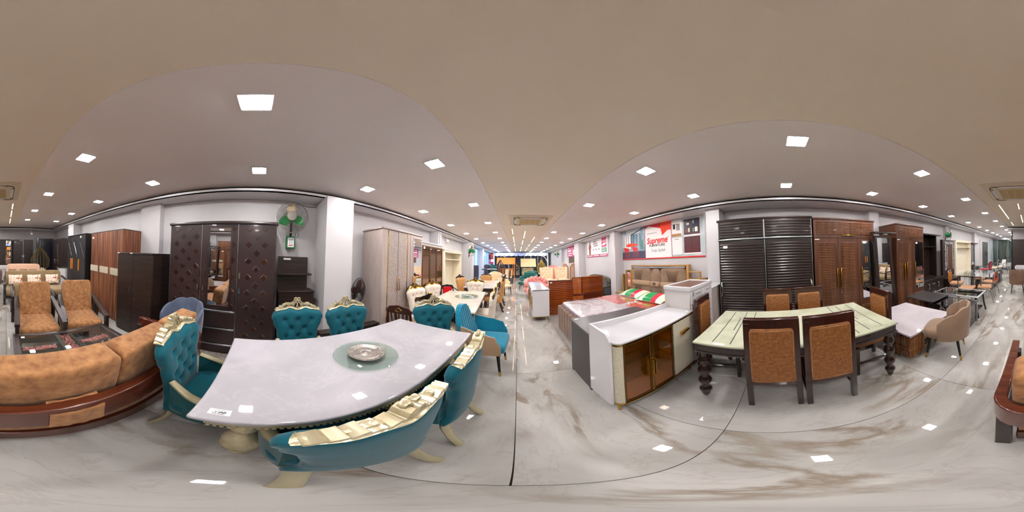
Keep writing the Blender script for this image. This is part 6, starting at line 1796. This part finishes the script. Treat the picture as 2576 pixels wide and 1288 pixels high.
# poster hanging in the left window zone, far end
def board(name, label, cat, loc, rz, w_, h, bg):
    t = thing(name, label, cat, loc, rz)
    bx('panel', bg, t, 0, w_, -0.012, 0, 0, h, smooth=0)
    return t
def flat(t, nm, m, pts, d=0.0015, lvl=1):
    return MB().prism(pts, -0.012 - d * lvl, -0.0125, 'y').build(nm, m, t, smooth=0)
def rect(t, nm, m, x0, x1, z0, z1, lvl=1):
    return flat(t, nm, m, [(x0, z0), (x1, z0), (x1, z1), (x0, z1)], 0.0015, lvl)
t = board('poster', 'magenta and brown photo poster by the far left windows', 'poster', (-2.36, 13.2, 1.46), 0, 0.40, 0.75, 'magenta')
for x in (0.05, 0.35):
    MB().tube([(x, -0.006, 0.75), (x, -0.006, 1.14)], 0.003, 4).build('hanging_wire', 'brushed', t)
rect(t, 'printed_photo', 'espresso_h', 0.02, 0.18, 0.32, 0.72); rect(t, 'printed_photo', 'poster_brown', 0.20, 0.38, 0.35, 0.72)
rect(t, 'printed_photo', 'grey_print', 0.02, 0.18, 0.12, 0.30); rect(t, 'printed_photo', 'poster_white', 0.20, 0.38, 0.12, 0.33)

# ================================================================ RIGHT AISLE towards the far end
t = thing('console_cabinet', 'white console with glass top and slanted gold legs beside the aisle', 'cabinet', (0.37, 5.62, 0), -90)
W = 1.66
bx('body', 'white_gloss', t, 0, W, 0.0, 0.40, 0.12, 0.80, bevel=0.004)
bx('glass_top', 'grey_marble_top', t, -0.01, W + 0.01, -0.02, 0.41, 0.815, 0.83, smooth=0)
bx('top_edge', 'gloss_black', t, 0, W, -0.01, 0.40, 0.80, 0.815, smooth=0)
for k in range(3):
    d = bx('door', 'white_gloss' if k != 1 else 'bronze_frame', t, 0.01 + k * 0.55, 0.55 + k * 0.55, -0.018, 0, 0.13, 0.79, bevel=0.003)
    bx('handle', 'gold', d, 0.50 + k * 0.55, 0.515 + k * 0.55, -0.04, -0.018, 0.3, 0.65, smooth=0)
bx('base_rail', 'gold', t, 0.0, W, 0.0, 0.40, 0.105, 0.12, smooth=0)
for x, s in ((0.12, -1), (W - 0.12, 1)):
    for y, q in ((0.05, -1), (0.35, 1)):
        MB().tube([(x, y, 0.11), (x + s * 0.04, y + q * 0.03, 0.0)], [0.014, 0.009], 8).build('leg', 'gold', t)

# glossy slatted headboards
t = thing('headboard', 'glossy amber slatted headboard standing beside the white console', 'headboard', (0.84, 4.36, 0), 0)
bx('back_board', 'amber_dark', t, 0, 0.68, 0.03, 0.06, 0.0, 1.0, smooth=0)
s_ = MB().prism([(0.03, 0), (0.0, 0.012), (0.0, 0.036), (0.03, 0.05)], 0.0, 0.68, 'x').build('slat', 'amber_slat', t, smooth=50)
for i in range(1, 19):
    c = s_.copy(); COL.objects.link(c); c.location = (0, 0, i * 0.0515)
bx('top_cap', 'amber_dark', t, -0.01, 0.69, -0.01, 0.07, 0.975, 1.0, bevel=0.004)
bx('price_tag', 'label_paper', t, 0.03, 0.09, -0.006, -0.002, 0.93, 0.96, smooth=0)
t = thing('headboard', 'glossy amber headboard with plain centre panel leaning behind the bed', 'headboard', (1.55, 4.45, 0), 0)
bx('back_board', 'amber_dark', t, 0, 1.02, 0.05, 0.08, 0.0, 1.05, bevel=0.004)
bx('centre_panel', 'amber_panel', t, 0.02, 0.28, 0.03, 0.05, 0.55, 1.03, bevel=0.004)
bx('centre_panel', 'amber_panel', t, 0.02, 0.34, 0.03, 0.05, 0.1, 0.49, bevel=0.004)
s_ = MB().prism([(0.05, 0), (0.02, 0.010), (0.02, 0.032), (0.05, 0.044)], 0.31, 0.99, 'x').build('slat', 'amber_slat', t, smooth=50)
s_.location = (0, 0, 0.56)
for i in range(1, 11):
    c = s_.copy(); COL.objects.link(c); c.location = (0, 0, 0.56 + i * 0.0455)
bx('lower_rail', 'amber_dark', t, 0.0, 1.02, 0.02, 0.05, 0.49, 0.55, bevel=0.004)
t = thing('headboard', 'glossy black arched headboard with gold emblem against the right wall', 'headboard', (3.08, 6.68, 0), -90)
ar = [(0.9 + 0.9 * math.cos(R(a)), 0.80 + 0.19 * math.sin(R(a))) for a in range(0, 181, 10)]
MB().prism(ar + [(0.0, 0.1), (1.8, 0.1)], 0, 0.06, 'y').build('panel', 'gloss_black', t, bevel=0.01)
ar2 = [(0.9 + 0.72 * math.cos(R(a)), 0.72 + 0.15 * math.sin(R(a))) for a in range(0, 181, 10)]
MB().prism(ar2 + [(0.18, 0.3), (1.62, 0.3)], -0.01, 0.0, 'y').build('raised_panel', 'gloss_grey', t, bevel=0.005)
MB().cush(0.9, -0.014, 0.87, 0.16, 0.02, 0.06, 1).build('gold_emblem', 'gold', t)
t = thing('nightstand', 'glossy black nightstand at the near end of the black headboard', 'nightstand', (2.75, 4.80, 0), 0)
bx('body', 'gloss_black', t, 0, 0.40, 0, 0.35, 0.0, 0.60, bevel=0.005)
bx('glass_top', 'glass_table', t, -0.02, 0.42, -0.02, 0.37, 0.62, 0.632, smooth=0)
bx('drawer', 'gloss_grey', t, 0.02, 0.38, -0.012, 0, 0.36, 0.57, bevel=0.004)
for x, y in ((0.05, 0.05), (0.35, 0.05), (0.05, 0.3), (0.35, 0.3)):
    MB().cyl(x, y, 0.60, 0.62, 0.015).build('glass_stand', 'chrome', t)

# cream tufted wing chairs
def wing_chair(label, loc, rz, group):
    t = thing('wing_chair', label, 'armchair', loc, rz, group)
    tuf = [(-0.18 + 0.18 * i, 1.12 - 0.26 * j) for i in range(3) for j in range(3)] + [(-0.09 + 0.18 * i, 0.99 - 0.26 * j) for i in range(2) for j in range(2)]
    def P(u, v, s):
        x = (2 * u - 1) * (0.27 + 0.07 * v)
        z = 0.35 + (0.92 - 0.03 * abs(2 * u - 1) ** 2 + 0.015 * math.cos((2 * u - 1) * 6)) * v
        y = 0.24 + 0.10 * v - 0.55 * x * x
        if s < 0:
            y -= 0.06
            for a, b_ in tuf: y += 0.03 * math.exp(-((x - a) ** 2 + (z - b_) ** 2) / 0.0012)
        else: y += 0.05
        return (x, y, z)
    MB().slab(30, 30, lambda u, v: P(u, v, -1), lambda u, v: P(u, v, 1)).build('backrest', 'cream_leather', t, smooth=60)
    for a, b_ in tuf:
        u = 0.5 + a / (2 * (0.27 + 0.07 * (b_ - 0.35) / 0.92))
        MB().cush(a, P(u, (b_ - 0.35) / 0.92, -1)[1], b_, 0.022, 0.016, 0.022, 1, 8, 5).build('button', 'champagne', t)
    MB().cush(0, -0.04, 0.40, 0.56, 0.58, 0.18, 0.2).build('seat', 'cream_leather', t, smooth=60)
    for s in (-1, 1):
        MB().cush(s * 0.31, -0.04, 0.46, 0.13, 0.60, 0.38, 0.3).build('arm', 'cream_leather', t, smooth=60)
        for y in (-0.26, 0.24):
            MB().tube([(s * 0.25, y, 0.28), (s * 0.26, y * 1.05, 0)], [0.024, 0.016], 8).build('leg', 'mahogany_dark', t)
    return t
GW = 'cream tufted wing chairs facing the camera'
wing_chair('cream tufted wing chair nearer the aisle, behind the slatted headboard', (1.42, 7.72, 0), 0, GW)
wing_chair('cream tufted wing chair nearer the right wall, before the butterfly headboard', (2.16, 7.72, 0), 0, GW)
pillow('small cream pillow on the wing chair nearer the aisle', 'cream_leather', (1.42, 7.66, 0.62), 0, -12, 0.42, 0.22, 'small cream pillows on the wing chairs')
pillow('small cream pillow on the wing chair nearer the right wall', 'cream_leather', (2.16, 7.66, 0.62), 0, -12, 0.42, 0.22, 'small cream pillows on the wing chairs')
t = thing('headboard', 'peach butterfly-shaped padded headboard standing by the right wall', 'headboard', (2.84, 8.75, 0), 0)
for s in (-1, 1):
    f = lambda L_: [(s * x, z) for x, z in L_]
    MB().prism(f([(0.02, 1.25), (0.17, 1.45), (0.36, 1.47), (0.36, 0.0), (0.02, 0.0)]), -0.04, 0.05, 'y').build('wing_pad', 'blush_fabric', t, bevel=0.03, seg=3)
    MB().tube([(s * x, -0.055, z) for x, z in [(0.07, 1.2), (0.19, 1.38), (0.31, 1.40), (0.31, 0.5), (0.07, 0.45)]], 0.010, 6, True).build('dark_piping', 'espresso', t)
barrel_chair('pink upholstered chair behind the cream wing chairs', (2.15, 9.6, 0), 0, 'pink_velvet', 'pink_velvet', 1.33)
# pink braided sofa
t = thing('sofa', 'pink braided bubble sofa behind the white console', 'sofa', (0.78, 7.0, 0), 0)
MB().cush(0, 0.05, 0.26, 0.86, 1.0, 0.32, 0.35).build('seat', 'pink_velvet', t, smooth=60)
random.seed(2)
for i in range(9):
    a = R(-100 + 25 * i)
    MB(Matrix.Translation((0.46 * math.sin(a) * 0.95, 0.05 + 0.42 * math.cos(a), 0.52 + 0.14 * math.cos(a)** 2)) @ Matrix.Rotation(-a, 4, 'Z') @ Matrix.Rotation(R(35), 4, 'Y')).cush(0, 0, 0, 0.30, 0.17, 0.16, 0.8, 14, 8).build('braid', 'pink_velvet', t, smooth=70)
    MB(Matrix.Translation((0.47 * math.sin(a) * 0.95, 0.05 + 0.43 * math.cos(a), 0.66 + 0.12 * math.cos(a)** 2)) @ Matrix.Rotation(-a, 4, 'Z') @ Matrix.Rotation(R(-35), 4, 'Y')).cush(0, 0, 0, 0.30, 0.17, 0.15, 0.8, 14, 8).build('braid', 'pink_velvet', t, smooth=70)
    MB(Matrix.Translation((0.46 * math.sin(a) * 0.95, 0.05 + 0.42 * math.cos(a), 0.34)) @ Matrix.Rotation(-a, 4, 'Z')).cush(0, 0, 0, 0.26, 0.18, 0.22, 0.8, 14, 8).build('braid', 'pink_velvet', t, smooth=70)
for sx in (-1, 1):
    for sy in (-1, 1):
        MB().tube([(sx * 0.34, sy * 0.40, 0.14), (sx * 0.38, sy * 0.44, 0)], [0.02, 0.012], 8).build('leg', 'black_metal', t)
# teal lounge pieces
def lounge(label, loc, rz):
    t = thing('lounge_chair', label, 'armchair', loc, rz)
    MB().cush(0, 0, 0.40, 0.70, 0.70, 0.20, 0.3).build('seat', 'teal_green', t, smooth=60)
    MB().cush(0, 0.28, 0.66, 0.74, 0.20, 0.50, 0.35).build('backrest', 'teal_green', t, smooth=60)
    for s in (-1, 1):
        MB().cush(s * 0.34, 0.0, 0.54, 0.14, 0.64, 0.24, 0.4).build('arm', 'teal_green', t, smooth=60)
        for y in (-0.28, 0.28):
            MB().tube([(s * 0.28, y, 0.31), (s * 0.31, y * 1.1, 0)], [0.02, 0.012], 8).build('leg', 'gold', t)
    return t
lounge('dark teal lounge chair nearest to the aisle beyond the pink sofa', (0.62, 10.2, 0), -30)
lounge('dark teal lounge chair in front of the cream canopy swing', (0.98, 11.4, 0), -10)
t = thing('stool', 'round teal pouffe on splayed legs beside the aisle', 'stool', (0.22, 9.1, 0), 0)
MB().lathe([(0.12, 0.26), (0.19, 0.29), (0.21, 0.36), (0.20, 0.43), (0.15, 0.46), (0.001, 0.47)], 0, 0, 24).build('seat', 'teal_green', t, smooth=60)
for k in range(4):
    a = PI / 4 + k * PI / 2
    MB().tube([(0.12 * math.cos(a), 0.12 * math.sin(a), 0.28), (0.20 * math.cos(a), 0.20 * math.sin(a), 0)], [0.016, 0.010], 8).build('leg', 'black_metal', t)

# ================================================================ WALL FITTINGS AND POSTERS
wall_fan(-2.02, 6.95, 2.06, 150, 0, 'round green wall fan on the left wall past the cream open wardrobe', box=False, wires=24)
wall_fan(2.86, 11.6, 2.15, -35, 0, 'round green wall fan on the right wall near the curtain', box=False, wires=16)
t = thing('security_camera', 'round white dome camera hanging near the left wall', 'camera', (-2.30, 4.95, 2.5), 0)
MB().tube([(0, 0, 0.0), (0, 0, -0.22)], 0.005, 6).build('rod', 'white_trim', t)
MB().lathe([(0.02, -0.36), (0.06, -0.33), (0.075, -0.27), (0.06, -0.23), (0.02, -0.215)], 0, 0, 20).build('dome', 'white_gloss', t, smooth=60)
bx('lens', 'gloss_black', t, -0.03, 0.03, -0.075, -0.06, -0.27, -0.25, bevel=0.005)

# large shop banner on the right wall above the bed
t = board('banner', 'large furniture shop banner with red lettering above the bed', 'banner', (3.375, 4.51, 1.53), -90, 3.03, 0.965, 'poster_white')
Yb = lambda y: 4.51 - y
Zb = lambda z: z - 1.53
rect(t, 'printed_room', 'poster_blue', 0.0, 1.155, 0.03, 0.965)
rect(t, 'printed_floor', 'navy_fabric', 0.0, 1.155, 0.03, 0.25, 2)
rect(t, 'printed_wall', 'poster_white', 0.20, 0.50, 0.35, 0.80, 2); rect(t, 'printed_wall', 'poster_grey', 0.0, 0.20, 0.40, 0.95, 2)
rect(t, 'printed_ceiling', 'poster_grey', 0.25, 0.95, 0.80, 0.96, 2)
for x in (0.27, 0.38, 0.52, 0.62, 0.78, 0.93):
    rect(t, 'printed_post', 'ink' if x == 0.52 else 'poster_navy', x, x + 0.018, 0.40, 0.80, 3)
flat(t, 'printed_beam', 'ink', [(0.52, 0.80), (1.14, 0.965), (1.155, 0.95), (0.52, 0.77)], 0.0015, 4)
rect(t, 'printed_plant', 'print_darkgreen', 0.99, 1.06, 0.30, 0.58, 3)
rect(t, 'printed_curtain', 'poster_blue', 0.66, 0.76, 0.30, 0.62, 3)
flat(t, 'printed_table', 'poster_orange', [(0.25, 0.46), (0.36, 0.51), (0.62, 0.52), (0.86, 0.46), (0.80, 0.42), (0.34, 0.41)], 0.0015, 5)
for cx in (0.26, 0.68):
    flat(t, 'printed_chair', 'poster_red', [(cx - 0.09, 0.40), (cx + 0.12, 0.37), (cx + 0.16, 0.27), (cx - 0.05, 0.26), (cx - 0.12, 0.38)], 0.0015, 6)
    for dx in (-0.06, 0.0, 0.07, 0.15):
        flat(t, 'printed_chair_leg', 'poster_red', [(cx + dx, 0.28), (cx + dx + 0.018, 0.28), (cx + dx * 1.15 + 0.012, 0.05), (cx + dx * 1.15, 0.05)], 0.0015, 5)
rect(t, 'printed_seam', 'magenta', 1.15, 1.162, 0.03, 0.965, 4)
rect(t, 'printed_seam', 'magenta', 2.098, 2.110, 0.03, 0.965, 4)
flat(t, 'red_polygon', 'print_crimson', [(1.155, 0.965), (1.155, 0.88), (1.30, 0.94), (1.40, 0.965)], 0.0015, 2)
flat(t, 'red_polygon', 'poster_red', [(1.30, 0.965), (1.30, 0.94), (1.76, 0.815), (1.75, 0.965)], 0.0015, 3)
flat(t, 'red_polygon', 'poster_orange', [(1.74, 0.965), (1.76, 0.815), (1.80, 0.62), (2.0, 0.755), (2.098, 0.90), (2.098, 0.965)], 0.0015, 4)
flat(t, 'red_polygon', 'poster_orange', [(1.98, 0.74), (2.098, 0.735), (2.098, 0.965), (1.9, 0.965)], 0.0015, 3)
text('lettering', 'Supreme', 0.235, 'poster_red', t, face_y(1.60, -0.0165, 0.50), 0.001, 0.18, sx=0.88, bold=0.006)
text('lettering', 'FURNITURE', 0.098, 'ink', t, face_y(1.605, -0.0165, 0.365), 0.001, 0.0, sx=1.12, bold=0.0012)
text('lettering', 'Truly Stylish', 0.115, 'grey_print', t, face_y(1.63, -0.0165, 0.225), 0.001, 0.35, sx=0.88)
text('lettering', 'www.supreme.co.in', 0.045, 'grey_print', t, face_y(1.43, -0.0165, 0.725), 0.001, 0.0)
text('lettering', '®', 0.05, 'grey_print', t, face_y(1.99, -0.0165, 0.55), 0.001, 0.0)
bx('underline', 'ink', t, 1.24, 1.97, -0.0145, -0.012, 0.428, 0.430, smooth=0)
rect(t, 'printed_room', 'poster_grey', 2.110, 3.03, 0.03, 0.965)
rect(t, 'printed_cupboard', 'poster_white', 2.12, 2.42, 0.08, 0.50, 2)
rect(t, 'printed_backsplash', 'poster_white', 2.12, 2.42, 0.55, 0.94, 2)
rect(t, 'printed_counter', 'oak_tan', 2.12, 2.40, 0.53, 0.60, 3)
rect(t, 'printed_handle', 'ink', 2.20, 2.32, 0.455, 0.465, 3)
rect(t, 'printed_rail', 'ink', 2.11, 2.36, 0.84, 0.85, 3)
for x, w_ in ((2.16, 0.07), (2.27, 0.02), (2.31, 0.02), (2.345, 0.015)):
    rect(t, 'printed_utensil', 'ink', x, x + w_, 0.68 if w_ < 0.05 else 0.72, 0.84, 3)
for z0, z1 in ((0.545, 0.925), (0.11, 0.495)):
    rect(t, 'printed_cabinet', 'poster_maroon', 2.475, 2.905, z0, z1, 2)
rect(t, 'printed_cabinet_glass', 'poster_navy', 2.50, 2.68, 0.59, 0.90, 3); rect(t, 'printed_cabinet_glass', 'poster_navy', 2.70, 2.88, 0.59, 0.90, 3)
for x0, x1_, z0, z1, m in ((2.56, 2.63, 0.78, 0.83, 'pillow_cream'), (2.60, 2.64, 0.60, 0.70, 'pillow_cream'), (2.54, 2.58, 0.60, 0.68, 'poster_brown'), (2.72, 2.76, 0.80, 0.88, 'poster_blue'), (2.78, 2.85, 0.60, 0.71, 'pillow_cream'), (2.72, 2.76, 0.60, 0.69, 'grey_print')):
    rect(t, 'printed_jar', m, x0, x1_, z0, z1, 4)
for x0 in (2.50, 2.70):
    for k in range(9):
        rect(t, 'printed_louvre', 'poster_brown', x0 + 0.02, x0 + 0.16, 0.14 + k * 0.037, 0.144 + k * 0.037, 3)
rect(t, 'printed_divider', 'poster_white', 2.47, 2.91, 0.50, 0.54, 3)
rect(t, 'printed_base', 'poster_white', 2.46, 2.92, 0.075, 0.108, 3)
rect(t, 'red_border', 'poster_red', 0, 3.03, 0.0, 0.028, 6)

# comfort poster on the same wall
t = board('poster', 'pale mattress poster with an orange-robed figure and magenta strips', 'poster', (3.375, 7.34, 1.71), -90, 1.92, 0.785, 'poster_white')
xp = lambda y: 7.34 - y
zp = lambda z: z - 1.71
fg = flat(t, 'printed_figure', 'poster_brown', [(0.16, 0.42), (0.22, 0.60), (0.27, 0.62), (0.36, 0.62), (0.42, 0.56), (0.45, 0.42), (0.40, 0.40), (0.39, 0.10), (0.24, 0.10), (0.20, 0.36)], 0.0015, 2)
flat(t, 'printed_head', 'espresso_h', [(0.265, 0.62), (0.27, 0.74), (0.31, 0.765), (0.345, 0.74), (0.345, 0.62)], 0.0015, 3)
text('lettering', "WANT", 0.115, 'poster_maroon', t, face_y(0.66, -0.0150, 0.685), 0.001, sx=0.9, align='LEFT')
text('lettering', "PREMIUM", 0.10, 'poster_maroon', t, face_y(0.66, -0.0150, 0.585), 0.001, sx=0.95, align='LEFT')
text('lettering', "COMFORT", 0.10, 'poster_maroon', t, face_y(0.66, -0.0150, 0.49), 0.001, sx=1.0, align='LEFT')
for k in range(3):
    x = 0.66 + 0.265 * k
    flat(t, 'printed_icon', 'grey_print', [(x - 0.05, 0.34), (x, 0.375), (x + 0.06, 0.35), (x + 0.01, 0.27)], 0.0015, 2)
rect(t, 'magenta_panel', 'magenta', 1.44, 1.83, 0.385, 0.765, 2)
text('lettering', "Springwel", 0.085, 'poster_white', t, face_y(1.635, -0.0165, 0.63), 0.001, 0.1)
flat(t, 'printed_mattress', 'poster_white', [(1.46, 0.47), (1.56, 0.53), (1.80, 0.56), (1.81, 0.52), (1.62, 0.44)], 0.0015, 4)
rect(t, 'green_panel', 'print_darkgreen', 1.44, 1.83, 0.165, 0.355, 2)
for k in range(4):
    rect(t, 'printed_line', 'poster_white', 1.49, 1.78 - 0.04 * (k % 2), 0.195 + k * 0.038, 0.208 + k * 0.038, 3)
rect(t, 'magenta_strip', 'magenta', 0.0, 1.90, 0.0, 0.105, 2)
for k in range(3):
    rect(t, 'printed_line', 'poster_white', 0.06 + 0.62 * k, 0.58 + 0.62 * k, 0.035, 0.075, 3)

t = board('poster', 'magenta poster with white text lines above a brown picture on the right wall', 'poster', (3.375, 10.62, 1.84), -90, 1.58, 0.655, 'magenta')
for x0, x1_, z0, z1 in ((0.15, 0.45, 0.52, 0.58), (0.15, 0.75, 0.34, 0.44), (0.12, 0.95, 0.19, 0.24), (0.12, 0.90, 0.06, 0.11)):
    rect(t, 'printed_line', 'poster_white', x0, x1_, z0, z1, 2)
flat(t, 'printed_figure', 'poster_grey', [(1.15, 0.08), (1.10, 0.35), (1.22, 0.45), (1.38, 0.40), (1.45, 0.08)], 0.0015, 2)
t = board('wall_picture', 'brown forest picture below the magenta poster', 'picture', (3.375, 10.35, 1.45), -90, 1.22, 0.385, 'espresso_h')
for k in range(9):
    rect(t, 'printed_trunk', 'beige_band', 0.06 + k * 0.13, 0.09 + k * 0.13, 0.02, 0.36, 2)

# loose cables
def cable(label, pts, r=0.004, m='black_metal', cat='cable'):
    t = MB().tube(pts, r, 5).build('cable', m, None, smooth=60)
    tag(t, label, cat)
cable('grey cable running along the wall from the big round fan to the pillar', [(-2.64, 0.50, 2.42), (-2.66, 0.62, 2.44), (-2.68, 0.75, 2.41), (-2.68, 0.90, 2.43)])
cable('white cable loops hanging at the pillar beside the shop banner', [(3.035, 1.33, 2.5), (3.03, 1.335, 2.30), (3.03, 1.35, 2.15), (3.03, 1.36, 2.05), (3.03, 1.34, 2.0), (3.03, 1.325, 2.06), (3.03, 1.335, 2.2), (3.03, 1.345, 2.28), (3.03, 1.33, 2.12), (3.03, 1.32, 2.02)], 0.004, 'white_trim')
cable('thin grey cable hanging down the pillar left of the shop banner', [(3.035, 4.46, 2.5), (3.03, 4.455, 2.25), (3.03, 4.46, 2.1), (3.03, 4.455, 1.95)], 0.004, 'grey_print')
cable('thin dark cable hanging on the pillar above the bronze glass cabinet', [(-2.37, 4.55, 2.5), (-2.37, 4.56, 2.35), (-2.37, 4.575, 2.22), (-2.37, 4.56, 2.08)], 0.004)
